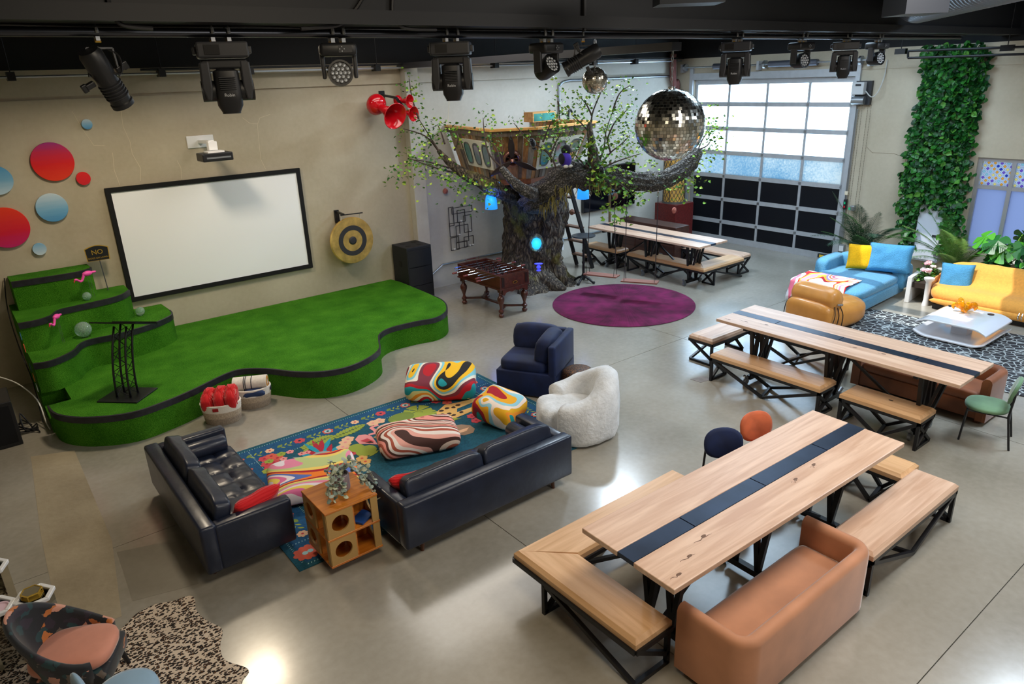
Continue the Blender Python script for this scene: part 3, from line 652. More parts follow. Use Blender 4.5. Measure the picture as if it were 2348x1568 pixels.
# posters and cables on the dark left flank
msk = [mat('sticker_%d' % i, c, 0.6) for i, c in enumerate(((60, 130, 160), (235, 90, 60), (60, 100, 140), (240, 130, 70), (200, 205, 215)))]
for i, (y, z) in enumerate(((-1.25, 1.12), (-1.4, 0.98), (-1.5, 0.72), (-1.62, 0.6), (-1.72, 0.48))):
    G().box((0.318, y - 0.05, z - 0.05), (0.326, y + 0.05, z + 0.05)).xf(SO).obj('sticker', msk[i], st)
tag(G().tube(smoothpath([(0.36, -0.03, 1.72), (0.28, -0.35, 1.3), (0.27, -1.1, 0.9), (0.3, -1.5, 0.5), (0.27, -1.9, 0.03)], 5), 0.008, 6).obj('power_cable', mat('black_cable', (18, 18, 20), 0.5)), 'black cable hanging down the left flank of the green steps', 'cable')
tag(G().tube(smoothpath([(-0.1, -1.2, 0.62), (0.12, -1.4, 0.5), (0.28, -1.75, 0.32), (0.3, -2.1, 0.1), (0.32, -2.2, 0.012)], 5), 0.009, 6).obj('white_cable', mat('white_cable', (220, 220, 214), 0.5)), 'white cable curving down beside the lower green step', 'cable')
fc = G()
for k in range(7):
    a = random.random() * 6; fc.tube(smoothpath([(0.05 + 0.1 * cos(a), -1.7 - 0.05 * k, 0.012), (0.2 * cos(a + 1), -1.9, 0.06 + 0.03 * k), (0.15 * sin(a), -2.1, 0.05), (0.2, -2.2 + 0.06 * k, 0.012)], 4), 0.009, 6)
tag(fc.obj('cable_tangle', MATS['black_cable']), 'tangle of black cables on the floor left of the stage', 'cables')
sb = thing('subwoofer', 'black box speaker cut off by the left edge beside the stage', 'speaker', (-0.25, -2.1, 0))
G().box((-0.3, -0.32, 0.0), (0.24, 0.3, 0.62), 0.01).obj('cabinet', black_plastic, sb); G().box((-0.26, -0.326, 0.05), (0.2, -0.32, 0.57)).obj('grille', mat('grille_cloth', (14, 14, 16), 0.9), sb)

# garden sign, flamingos, glass globes, lectern
sg = thing('lawn_sign', 'black and gold lawn sign reading NO DOGS ON LAWN', 'sign', (1.68, -0.2, 1.30))
A = [(-0.17 + 0.34 * t / 12, 0.10 + 0.045 * sin(pi * t / 12)) for t in range(13)]
S2 = [(-0.15, -0.10), (0.15, -0.10)]
def plate(k, y, th, m, nm):
    pts = [(x * k, z * k) for x, z in [(-0.16, -0.10), (0.16, -0.10)] + A[::-1]]
    return G().poly(pts, 0, th).xf(TRS((-0.05, y, 0.60), rx=radians(90))).obj(nm, m, sg)
mgold = mat('gold_trim', (214, 176, 70), 0.35, 0.6); plate(1.0, 0.0, 0.015, mgold, 'gold_border'); plate(0.93, -0.016, 0.004, mat('sign_black', (24, 26, 28), 0.5), 'sign_face')
text('NO', 0.105, TRS((-0.05, -0.022, 0.635), rx=radians(90)), mgold, sg); text('DOGS ON LAWN', 0.036, TRS((-0.05, -0.022, 0.545), rx=radians(90)), mgold, sg)
G().bar((-0.02, 0.0, 0.0), (-0.04, 0.0, 0.52), 0.022, 0.012).obj('stake', mat('grey_stake', (70, 74, 80), 0.5), sg)
mfl = mat('flamingo_pink', (244, 84, 176), 0.4); mbeak = mat('flamingo_beak', (226, 60, 70), 0.4)
def flamingo(loc, rz, lb, s=1.0):
    f = thing('garden_flamingo', lb, 'ornament', loc, rz, 'pink flamingos on the green steps')
    G().sell((0, 0, 0.05), (0.10 * s, 0.05 * s, 0.05 * s), 1, 1, 18, 10).sell((0.11 * s, 0, 0.05), (0.07 * s, 0.025 * s, 0.022 * s), 1, 1, 12, 8).obj('body', mfl, f, smooth=True)
    G().tube(smoothpath([(-0.07 * s, 0, 0.05), (-0.12 * s, 0, -0.03 * s), (-0.16 * s, 0, -0.055 * s), (-0.2 * s, 0, -0.03 * s), (-0.235 * s, 0, 0.0), (-0.26 * s, 0, -0.01)], 4), [0.026 * s * (1 - 0.015 * i) for i in range(21)], 8).sell((-0.25 * s, 0, 0.0), (0.028 * s, 0.022 * s, 0.022 * s), 1, 1, 10, 8).obj('neck', mfl, f, smooth=True)
    G().tube([(-0.268 * s, 0, -0.005), (-0.285 * s, 0, -0.035 * s), (-0.282 * s, 0, -0.055 * s)], [0.014 * s, 0.01 * s, 0.003], 8).obj('beak', mbeak, f)
    for x in (-0.01, 0.03): G().cyl((x, 0, 0.02), (x, 0, -0.36), 0.002, n=5).obj('leg', mat('thin_wire_leg', (90, 90, 90), 0.5), f)
    return f
flamingo((1.38, -0.62, 1.66), radians(25), 'pink flamingo ornament beside the top green step', 0.8)
flamingo((0.80, -1.22, 1.24), radians(55), 'pink flamingo ornament in front of the second green step', 0.75)
mglob = mat('glass_globe', (210, 235, 225), 0.03, trans=0.75, ior=1.2)
for (loc, r, lb) in (((1.30, -0.62, 1.30), 0.062, 'small glass globe on the second step under the upper flamingo'), ((2.0, -0.5, 0.86), 0.07, 'glass globe at the right end of the third step'), ((1.10, -1.05, 0.86), 0.115, 'largest glass globe, on the third step behind the lectern')):
    o = tag(G().ball((0, 0, r + 0.004), r, 28, 18).obj('glass_globe', mglob, loc=loc, smooth=True), lb, 'glass ball', 'glass globes on the green steps')
    G().lathe([(r * 0.35, 0.004), (r * 0.4, 0.0), (r * 0.4, 0.008), (r * 0.3, 0.02)], 16).obj('globe_foot', glass, o)
lt = thing('lectern', 'black truss lectern standing on the green stage', 'lectern', (1.26, -2.77, 0.42))
G().box((-0.29, -0.24, 0.0), (0.29, 0.24, 0.018), 0.004).xf(TRS(rz=radians(-45))).obj('base_plate', black_steel, lt)
legs = [(-0.10, -0.08), (0.10, -0.08), (0.10, 0.08), (-0.10, 0.08)]; RZm = Matrix.Rotation(radians(-45), 4, 'Z'); paths = []
for x, y in legs:
    P = [RZm @ Vector((x * (1 - 0.1 * t), y * (1 - 0.1 * t) + 0.24 * t ** 2.0 * 1.0, 0.018 + 0.92 * t)) for t in [i / 8 for i in range(9)]]
    paths.append(P); G().tube(P, 0.014, 8).obj('leg', black_steel, lt, smooth=True)
for a in range(4):
    g = G(); A_, B_ = paths[a], paths[(a + 1) % 4]
    for i in range(0, 8): g.tube([(A_ if i % 2 else B_)[i], (B_ if i % 2 else A_)[i + 1]], 0.005, 5)
    g.obj('lattice_brace', black_steel, lt)
top = sum((p[-1] for p in paths), Vector()) / 4
G().box((-0.33, -0.22, -0.008), (0.33, 0.24, 0.010)).box((-0.33, 0.225, -0.008), (0.33, 0.24, 0.03)).xf(TRS(top + Vector((0, 0, 0.02)), rx=radians(-20), rz=radians(-45))).obj('reading_desk', black_steel, lt)

# ---------------------------------------------------------------- loudspeaker tower
sk = thing('loudspeaker_tower', 'tall black loudspeaker beside the green stage and wall', 'speaker', (7.22, -0.36, 0))
G().box((-0.29, -0.30, 0.0), (0.29, 0.30, 1.16), 0.012).obj('cabinet', mat('speaker_paint', (27, 28, 32), 0.6, vary=0.1, vs=60), sk)
for z0, z1 in ((0.03, 0.36), (0.37, 0.74), (0.76, 1.10)):
    P = [Vector((-0.27 + 0.54 * t / 10, -0.305 - 0.035 * sin(pi * t / 10), 0)) for t in range(11)]
    G().loft([[p + Vector((0, 0, z0)), p + Vector((0, 0.03, z0)), p + Vector((0, 0.03, z1)), p + Vector((0, 0, z1))] for p in P]).obj('grille_panel', mat('speaker_grille', (24, 26, 31), 0.5), sk)
for x, y in ((-0.14, -0.12), (0.12, -0.14), (-0.12, 0.14), (0.14, 0.13)): G().box((x - 0.05, y - 0.035, 1.158), (x + 0.05, y + 0.035, 1.163)).obj('stacking_cup', mat('cup_black', (10, 10, 11), 0.6), sk)
G().box((-0.296, -0.06, 0.74), (-0.288, 0.04, 0.86)).obj('side_handle', MATS['cup_black'], sk)

# ---------------------------------------------------------------- navy leather sofas
mlea = mat('navy_leather', (30, 37, 55), 0.36, vary=0.18, vs=5, bump=0.35, bs=9, coat=0.12)
mleg = wood('walnut_leg', (66, 36, 22), (92, 54, 34), 0.4, 2)
mcord = mat('red_corduroy', (206, 24, 30), 0.9, sheen=0.4)
def corduroy(m):
    nt = m.node_tree; b = nt.nodes['Principled BSDF']; tc = nt.nodes.new('ShaderNodeTexCoord')
    wv = nt.nodes.new('ShaderNodeTexWave'); wv.inputs['Scale'].default_value = 26; wv.inputs['Distortion'].default_value = 0.4; wv.bands_direction = 'Y'
    nt.links.new(tc.outputs['Object'], wv.inputs['Vector']); bp = nt.nodes.new('ShaderNodeBump'); bp.inputs['Strength'].default_value = 0.45; bp.inputs['Distance'].default_value = 0.01
    nt.links.new(wv.outputs['Fac'], bp.inputs['Height']); nt.links.new(bp.outputs[0], b.inputs['Normal'])
corduroy(mcord)
def sofa(loc, rz, label, bol):
    s = thing('leather_sofa', label, 'sofa', loc, rz, 'navy leather sofas on the patterned rug')
    L, Dp = 1.06, 0.435
    G().box((-L, -Dp, 0.13), (L, -Dp + 0.15, 0.62), 0.03, 3).obj('back_frame', mlea, s, smooth=True, auto=40)
    for sx in (-1, 1):
        a, b = sorted((sx * L, sx * (L - 0.14))); G().box((a, -Dp + 0.13, 0.13), (b, Dp - 0.02, 0.60), 0.03, 3).obj('arm', mlea, s, smooth=True, auto=40)
    G().box((-L + 0.13, -Dp + 0.14, 0.13), (L - 0.13, Dp - 0.02, 0.26), 0.01).obj('seat_base', mlea, s)
    nu, nv = 60, 24; g = G(); x0, x1, y0, y1 = -L + 0.145, L - 0.145, -Dp + 0.15, Dp + 0.0; grid = []
    for i in range(nu + 1):
        r = []
        for j in range(nv + 1):
            u, v = i / nu, j / nv; a, b = abs(sin(pi * u * 6)), abs(sin(pi * v * 3))
            z = 0.385 + 0.026 * (a * b) ** 0.5 + 0.008 * noise.noise((u * 22, v * 9, 0)); ed = min(u, 1 - u, v, 1 - v)
            if ed < 0.03: z -= 0.03 * (1 - ed / 0.03)
            r.append(g.b.verts.new((x0 + (x1 - x0) * u, y0 + (y1 - y0) * v, z)))
        grid.append(r)
    for i in range(nu):
        for j in range(nv): g.b.faces.new((grid[i][j], grid[i + 1][j], grid[i + 1][j + 1], grid[i][j + 1]))
    g.box((x0, y0, 0.25), (x1, y1, 0.34), 0.02); g.obj('tufted_seat', mlea, s, smooth=True, auto=50)
    for k in (-1, 1):
        M = TRS((k * (L - 0.14) / 2, -Dp + 0.24, 0.555), rx=radians(-14)); g = G().sell((0, 0, 0), ((L - 0.14) / 2 - 0.005, 0.085, 0.19), 0.22, 0.34, 44, 18, M=M)
        for v in g.b.verts: v.co += Vector((0, 1, 0.3)) * 0.012 * noise.noise((v.co.x * 9 + k, v.co.z * 8, loc[0]))
        cu = g.obj('back_cushion', mlea, s, smooth=True)
        pp = [(sin(t) and (k * (L - 0.14) / 2 + ((L - 0.14) / 2 - 0.012) * math.copysign(abs(cos(t)) ** 0.3, cos(t))), 0, 0.182 * math.copysign(abs(sin(t)) ** 0.34, sin(t))) for t in [2 * pi * i / 48 + 0.01 for i in range(49)]]
        G().tube([TRS((0, -Dp + 0.24, 0.555), rx=radians(-14)) @ Vector((p[0], 0.055, p[2] * 1.0)) for p in pp], 0.006, 6).obj('piping', mlea, cu)
    g = G(); M = TRS((bol * (L - 0.235), 0.04, 0.475), rx=radians(90)); g.lathe([(0.02, -0.33), (0.085, -0.325), (0.098, -0.30), (0.098, 0.30), (0.085, 0.325), (0.02, 0.33)], 24, M=M)
    g.obj('bolster', mlea, s, smooth=True, auto=50)
    for x in (-0.85, 0.85):
        for y in (-0.34, 0.32): G().cyl((x, y, 0.0), (x * 0.98, y * 0.98, 0.14), 0.018, 0.028, 12).obj('leg', mleg, s)
    return s
sofa((1.455, -5.99, 0), radians(-90), 'navy tufted leather sofa seen from its arm, nearest the green stage front', -1)
sofa((3.645, -7.50, 0), 0, 'navy leather sofa turned with its long back to the camera', 1)
def cushion(loc, rx, ry, rz, w, h, t, m, label, cat='pillow', name='throw_pillow', group=None, pinch=0.06, wob=0.25, seed=0):
    g = G().pillow(w, h, t, 14, pinch, wob=wob, seed=seed); o = g.obj(name, m, smooth=True, loc=loc, rot=(rx, ry, rz)); return tag(o, label, cat, group)
cushion((1.60, -6.80, 0.53), radians(-58), 0, radians(14), 0.50, 0.32, 0.17, mcord, 'red corduroy pillow on the left navy sofa with visible tufted seat', group='red corduroy pillows')
cushion((2.92, -7.52, 0.56), radians(-52), 0, radians(-24), 0.46, 0.34, 0.17, mcord, 'red corduroy pillow on the far end of the navy sofa seen from behind', group='red corduroy pillows')

# ---------------------------------------------------------------- patterned rug with woven motifs
mrug = mat('teal_rug', (22, 82, 102), 0.95, vary=0.22, vs=40); mrug2 = mat('teal_rug_border', (24, 80, 122), 0.95, vary=0.2, vs=40)
rug = thing('patterned_rug', 'teal rug woven with giraffe, flamingo, birds and flowers under the navy sofas', 'rug', (3.75, -5.97, 0))
RO = Matrix.Translation((-3.75, 5.97, 0))
RX0, RX1, RY0, RY1 = 1.74, 5.78, -7.36, -4.60
G().box((RX0, RY0, 0.001), (RX1, RY1, 0.010)).xf(RO).obj('pile', mrug, rug)
g = G()
for a, b, c, d in ((RX0 + 0.1, RX1 - 0.1, RY1 - 0.42, RY1 - 0.08), (RX0 + 0.1, RX1 - 0.1, RY0 + 0.08, RY0 + 0.42), (RX0 + 0.1, RX0 + 0.42, RY0 + 0.42, RY1 - 0.42), (RX1 - 0.42, RX1 - 0.1, RY0 + 0.42, RY1 - 0.42)):
    g.box((a, c, 0.010), (b, d, 0.0112))
g.xf(RO).obj('border_band', mrug2, rug)
MC = {k: mat('yarn_' + k, v, 0.95) for k, v in dict(cream=(206, 212, 196), coral=(214, 96, 76), green=(150, 164, 66), olive=(118, 138, 62), pink=(232, 150, 150), rose=(202, 72, 82), tan=(222, 176, 104), brown=(62, 44, 36), sky=(74, 170, 190), grey=(160, 166, 168), red=(176, 40, 60), peach=(232, 186, 150), dark=(24, 40, 62), taupe=(158, 130, 108), cyan=(36, 150, 176), ice=(158, 200, 206)).items()}
MOT = {}; NM = 0
def flat(col, pts, z=0.0118):
    global NM; NM += 1; MOT.setdefault(col, []).append(([(p[0], p[1]) for p in pts], z + NM * 1.2e-6))
def petalflower(c, r, n, col, cen, z=0.0118, ring=None):
    P = []
    for k in range(n * 6):
        a = 2 * pi * k / (n * 6); P.append((c[0] + cos(a) * r * (0.78 + 0.22 * abs(cos(n * a / 2))), c[1] + sin(a) * r * (0.78 + 0.22 * abs(cos(n * a / 2)))))
    flat(col, P, z)
    if ring: flat(ring, [(c[0] + 0.62 * r * cos(2 * pi * k / 14), c[1] + 0.62 * r * sin(2 * pi * k / 14)) for k in range(14)], z + 0.0006)
    flat(cen, [(c[0] + 0.25 * r * cos(2 * pi * k / 10), c[1] + 0.25 * r * sin(2 * pi * k / 10)) for k in range(10)], z + 0.0012)
def leaf(c, L, wd, a, col, z=0.0118):
    P = [(c[0] + cos(a) * L * t + -sin(a) * wd * s * sin(pi * t), c[1] + sin(a) * L * t + cos(a) * wd * s * sin(pi * t)) for s in (1, -1) for t in ([i / 6 for i in range(7)] if s > 0 else [1 - i / 6 for i in range(1, 6)])]
    flat(col, P, z)
def stroke(pts, wd, col, z=0.0118):
    for p, q in zip(pts, pts[1:]):
        d = Vector((q[0] - p[0], q[1] - p[1])); d.normalize(); n = Vector((-d.y, d.x)) * wd / 2
        flat(col, [(p[0] + n.x, p[1] + n.y), (p[0] - n.x, p[1] - n.y), (q[0] - n.x, q[1] - n.y), (q[0] + n.x, q[1] + n.y)], z)
rnd = random.Random(3)
# border flowers, sprigs and stitch lines
def border(p0, p1, nrm):
    p0, p1 = Vector(p0), Vector(p1); d = (p1 - p0); L = d.length; d.normalize(); n = max(2, int(L / 0.36)); a = math.atan2(d.y, d.x)
    for k in range(n + 1):
        c = p0 + d * (L * k / n); col, cen, ring = (('coral', 'dark', 'ice'), ('peach', 'rose', None), ('rose', 'dark', None))[k % 3]
        petalflower(c, 0.075 if k % 3 != 1 else 0.06, 7, col, cen, ring=ring)
        if k < n:
            for t, s in ((0.28, 1), (0.36, -1), (0.5, 1), (0.58, -1), (0.68, 1)):
                leaf(c + d * (L / n * t), 0.075, 0.013, a + s * 0.9, 'green')
            leaf(c + d * 0.1, 0.1, 0.03, a + 0.6, 'olive')
yb0, yb1 = RY0 + 0.25, RY1 - 0.25; xb0, xb1 = RX0 + 0.26, RX1 - 0.26
border((xb0, yb1), (xb1, yb1), 1); border((xb1, yb1 - 0.3), (xb1, yb0), 1); border((xb0, yb0), (xb1, yb0), 1); border((xb0, yb1 - 0.3), (xb0, yb0 + 0.3), 1)
for k in range(120):
    x = RX0 + 0.1 + (RX1 - RX0 - 0.2) * k / 120
    for y in (RY1 - 0.07, RY1 - 0.43, RY0 + 0.05, RY0 + 0.43): flat('ice', [(x, y - 0.012), (x + 0.016, y), (x + 0.01, y + 0.014)], 0.0118)
for k in range(80):
    y = RY0 + 0.1 + (RY1 - RY0 - 0.2) * k / 80
    for x in (RX0 + 0.07, RX0 + 0.43, RX1 - 0.07, RX1 - 0.43): flat('ice', [(x - 0.012, y), (x, y + 0.016), (x + 0.014, y + 0.01)], 0.0118)
for x in (RX0 + 0.48, RX1 - 0.48): stroke([(x, RY0 + 0.45), (x, RY1 - 0.45)], 0.008, 'ice')
# field motifs
def at(p): return (p[0], p[1])
for c, r in (((4.375, -5.145, 0.012), 0.20), ((4.299, -5.384, 0.012), 0.22), ((4.467, -5.303, 0.012), 0.11)):
    for k in range(6):
        a0 = 2 * pi * k / 6; flat('green', [at(c)] + [(c[0] + r * cos(a0 + t), c[1] + r * sin(a0 + t)) for t in [0.08 + 0.88 * i / 5 for i in range(6)]])
c = (4.106, -5.155, 0.012); flat('olive', [(c[0] + 0.19 * cos(t), c[1] + 0.14 * sin(t)) for t in [2 * pi * i / 14 for i in range(14)]])
# giraffe
gir = [(4.071, -5.69, 0.012), (4.249, -5.651, 0.012), (4.439, -5.547, 0.012), (4.554, -5.345, 0.012), (4.77, -5.223, 0.012), (4.939, -5.28, 0.012), (5.257, -5.334, 0.012), (5.219, -5.419, 0.012), (4.826, -5.446, 0.012), (4.764, -5.538, 0.012), (5.232, -5.549, 0.012), (5.194, -5.631, 0.012), (4.764, -5.665, 0.012), (4.616, -5.673, 0.012), (4.42, -5.704, 0.012), (4.191, -5.797, 0.012)]
flat('tan', [at(p) for p in gir])
for p in ((4.172, -5.698, 0.012), (4.286, -5.667, 0.012), (4.364, -5.653, 0.012), (4.469, -5.575, 0.012), (4.537, -5.601, 0.012), (4.575, -5.456, 0.012), (4.661, -5.498, 0.012), (4.626, -5.356, 0.012), (4.73, -5.339, 0.012), (4.814, -5.378, 0.012), (4.675, -5.584, 0.012), (4.899, -5.36, 0.012), (4.809, -5.578, 0.012)):
    flat('brown', [(p[0] + rnd.uniform(0.026, 0.044) * cos(t), p[1] + rnd.uniform(0.026, 0.04) * sin(t)) for t in [2 * pi * i / 7 for i in range(7)]], 0.0124)
# flamingo
flat('pink', [at(p) for p in ((3.335, -5.314, 0.012), (3.425, -5.235, 0.012), (3.505, -5.275, 0.012), (3.541, -5.373, 0.012), (3.518, -5.511, 0.012), (3.493, -5.628, 0.012), (3.411, -5.538, 0.012), (3.328, -5.463, 0.012))])
stroke([at(p) for p in ((3.529, -5.313, 0.012), (3.639, -5.331, 0.012), (3.655, -5.23, 0.012), (3.644, -5.153, 0.012), (3.704, -5.139, 0.012), (3.766, -5.144, 0.012))], 0.05, 'pink')
flat('rose', [at(p) for p in ((3.37, -5.392, 0.012), (3.471, -5.389, 0.012), (3.499, -5.524, 0.012), (3.429, -5.539, 0.012))], 0.0124)
flat('brown', [at(p) for p in ((3.398, -5.48, 0.012), (3.471, -5.483, 0.012), (3.477, -5.566, 0.012))], 0.0128)
stroke([at(p) for p in ((3.546, -5.425, 0.012), (3.769, -5.4, 0.012), (3.989, -5.381, 0.012))], 0.018, 'tan'); stroke([at(p) for p in ((3.553, -5.447, 0.012), (3.716, -5.53, 0.012), (3.947, -5.477, 0.012))], 0.018, 'tan')
# sloth
flat('taupe', [at(p) for p in ((4.421, -5.891, 0.012), (4.5, -5.845, 0.012), (4.599, -5.884, 0.012), (4.671, -5.983, 0.012), (4.66, -6.107, 0.012), (4.579, -6.182, 0.012), (4.454, -6.165, 0.012), (4.371, -6.058, 0.012))])
flat('peach', [at(p) for p in ((4.435, -6.002, 0.012), (4.622, -6.022, 0.012), (4.544, -6.084, 0.012), (4.403, -6.071, 0.012))], 0.0124); flat('brown', [at(p) for p in ((4.441, -5.892, 0.012), (4.512, -5.889, 0.012), (4.461, -5.944, 0.012))], 0.0124)
# parrot, large banana leaves, clusters
cb = (2.801, -5.494, 0.012)
for k in range(14):
    a = radians(-10 + 200 * k / 13); L = 0.42 if 2 < k < 11 else 0.5
    leaf((cb[0], cb[1] - 0.05), L, 0.045, a, ('cyan', 'sky', 'tan')[k % 3] if 4 > k or k > 9 else ('grey', 'red', 'cyan')[k % 3])
for k, cc in enumerate(('cyan', 'red', 'red', 'cyan')): leaf((cb[0] + 0.05, cb[1] + 0.12), 0.42, 0.035, radians(50 + 16 * k), cc, 0.0124)
flat('red', [(cb[0] + 0.26 * cos(t), cb[1] - 0.08 + 0.12 * sin(t)) for t in [2 * pi * i / 14 for i in range(14)]], 0.0124); flat('grey', [(cb[0] + 0.02 + 0.15 * cos(t), cb[1] + 0.06 + 0.13 * sin(t)) for t in [2 * pi * i / 12 for i in range(12)]], 0.0128)
def frond(p, q, wd):
    p, q = Vector(at(p)), Vector(at(q)); d = q - p; a = math.atan2(d.y, d.x); n = 11; stroke([p, q], 0.012, 'olive', 0.0124)
    for k in range(n):
        t = k / n; c_ = p + d * t; wl = wd * sin(pi * (0.12 + 0.86 * t))
        for s in (1, -1): leaf(c_, wl, 0.026, a + s * 1.0, 'green')
frond((2.721, -5.07, 0.012), (3.184, -5.018, 0.012), 0.15); frond((3.116, -5.085, 0.012), (3.646, -5.001, 0.012), 0.12)
for c in ((2.263, -5.012, 0.012), (2.352, -5.006, 0.012), (2.394, -5.1, 0.012), (2.24, -5.161, 0.012), (2.321, -5.177, 0.012), (2.226, -5.286, 0.012), (2.274, -5.356, 0.012), (2.22, -5.441, 0.012), (4.742, -5.04, 0.012), (4.841, -5.171, 0.012), (4.846, -5.775, 0.012), (4.813, -5.923, 0.012), (3.153, -5.607, 0.012), (3.634, -5.552, 0.012), (3.566, -5.631, 0.012)):
    petalflower(c, 0.075, 6, 'coral' if rnd.random() < 0.6 else 'rose', 'red')
for c in ((2.468, -5.037, 0.012), (2.179, -5.325, 0.012), (2.291, -5.424, 0.012), (2.284, -5.116, 0.012), (4.967, -5.759, 0.012), (3.971, -5.227, 0.012), (3.902, -5.302, 0.012)): petalflower(c, 0.06, 5, 'green', 'olive')
for c in ((2.573, -5.057, 0.012), (2.443, -5.173, 0.012), (2.438, -5.254, 0.012), (2.667, -5.2, 0.012), (2.73, -5.213, 0.012)): petalflower(c, 0.05, 5, 'pink', 'red')
for c in ((3.21, -5.296, 0.012), (3.128, -5.391, 0.012), (3.15, -5.456, 0.012), (3.273, -5.242, 0.012), (3.733, -5.045, 0.012), (3.831, -5.047, 0.012), (3.781, -5.26, 0.012), (2.433, -5.578, 0.012)): petalflower(c, 0.085, 5, 'peach', 'pink')
for c in ((3.251, -5.531, 0.012), (3.269, -5.696, 0.012), (3.347, -5.662, 0.012)): flat('green', [(c[0] + 0.13 * cos(t) * (1 - 0.25 * abs(cos(t))), c[1] + 0.11 * sin(t)) for t in [2 * pi * i / 12 for i in range(12)]])
for c in ((3.057, -5.849, 0.012), (3.178, -5.816, 0.012), (3.175, -5.913, 0.012)): petalflower(c, 0.075, 5, 'tan', 'coral')
for k in range(26):
    c = Vector((4.061, -5.531, 0.012)); flat('rose' if k % 3 else 'sky', [(c.x + rnd.uniform(-0.2, 0.2) + dx, c.y + rnd.uniform(-0.16, 0.16) + dy) for dx, dy in ()] or [(c.x + (ox := rnd.uniform(-0.2, 0.2)), c.y + (oy := rnd.uniform(-0.17, 0.17))), (c.x + ox + 0.03, c.y + oy + 0.01), (c.x + ox + 0.015, c.y + oy + 0.03)])
for p, q in (((4.442, -5.724, 0.012), (4.71, -5.723, 0.012)), ((3.249, -5.838, 0.012), (3.439, -5.775, 0.012)), ((2.668, -5.171, 0.012), (2.95, -5.123, 0.012))):
    stroke([at(p), at(q)], 0.01, 'olive')
    for t in (0.1, 0.35, 0.6, 0.85): leaf((p[0] + (q[0] - p[0]) * t, p[1] + (q[1] - p[1]) * t), 0.12, 0.025, 0.4 + 2 * (t > 0.5), 'green')
# lower border corner seen beside the bookcase
for c in ((1.947, -7.131, 0.012), (1.891, -7.136, 0.012)): petalflower(c, 0.12, 8, 'coral', 'ice')
for col, L in MOT.items():
    g = G()
    for pts, z in L:
        vs = [g.b.verts.new((x, y, z)) for x, y in pts]
        try: g.b.faces.new(vs)
        except ValueError: pass
    g.xf(RO).obj('woven_motif', MC[col], rug, kind='stuff')

# ---------------------------------------------------------------- big floor cushions
Y_, R_, T_, O_, K_, W_, B_, P_ = (246, 190, 30), (190, 24, 40), (24, 150, 160), (240, 146, 40), (30, 28, 28), (238, 232, 214), (130, 200, 214), (128, 50, 66)
sw1 = swirl('swirl_multicolour', [Y_, B_, W_, P_, R_, T_, (224, 214, 150), O_, W_, R_, T_, K_], 1.0, (0.3, 0.1, 0), ws=1.5, warp=0.7, bands=0.9, stretch=(1.0, 0.8, 0.6))
sw2 = swirl('swirl_pink_brown', [(236, 150, 138), (96, 52, 40), (240, 226, 216), (172, 84, 62), (240, 226, 216), (236, 170, 156), (74, 44, 38), (230, 200, 180), (172, 84, 62)], 1.0, (4, 2, 0), ws=1.6, warp=0.35, bands=1.35, stretch=(0.8, 1.0, 0.6))
sw3 = swirl('swirl_rainbow', [(248, 222, 100), (236, 120, 170), (246, 236, 240), (90, 116, 190), (246, 130, 40), (176, 24, 44), (248, 214, 110), (196, 208, 140), (236, 140, 170), (240, 228, 236)], 1.0, (8, 5, 0), ws=1.7, warp=0.5, bands=1.2, stretch=(0.6, 1.2, 0.6))
sw4 = swirl('swirl_yellow_red', [(230, 170, 24), (246, 226, 210), (150, 206, 220), (240, 170, 30), (170, 20, 36), (120, 36, 52), (20, 150, 150), (244, 150, 40)], 1.0, (2, 7, 1), ws=2.0, warp=0.8, bands=0.9, stretch=(1.1, 0.9, 0.6))
def pouf(c, w, d, h, rz, m, label, tilt=(0, 0)):
    M = TRS(rx=tilt[0], ry=tilt[1]); g = G().sell((0, 0, 0), (w / 2, d / 2, h / 2), 0.28, 0.62, 44, 16, M=M)
    for v in g.b.verts: v.co.z += 0.02 * noise.noise((v.co.x * 4, v.co.y * 4, c[0]))
    zmin = min(v.co.z for v in g.b.verts); o = g.obj('floor_cushion', m, loc=(c[0], c[1], 0.013 - zmin), rot=(0, 0, rz), smooth=True); return tag(o, label, 'cushion', 'big swirl-patterned floor cushions')
pouf((4.93, -4.90, 0), 1.02, 0.66, 0.36, radians(-36), sw1, 'multicoloured swirl floor cushion at the far rug edge, in front of the stage', (radians(14), 0))
pouf((3.86, -6.02, 0), 1.0, 0.62, 0.26, radians(-20), sw2, 'pink, white and brown swirl floor cushion in the middle of the rug', (radians(6), 0))
pouf((2.46, -6.08, 0), 0.98, 0.74, 0.26, radians(-16), sw3, 'pastel rainbow striped floor cushion between the two navy sofas', (radians(5), 0))
pouf((5.03, -6.17, 0), 0.56, 0.60, 0.36, radians(20), sw4, 'yellow and red swirl floor cushion behind the long navy sofa arm', (radians(12), radians(-8)))

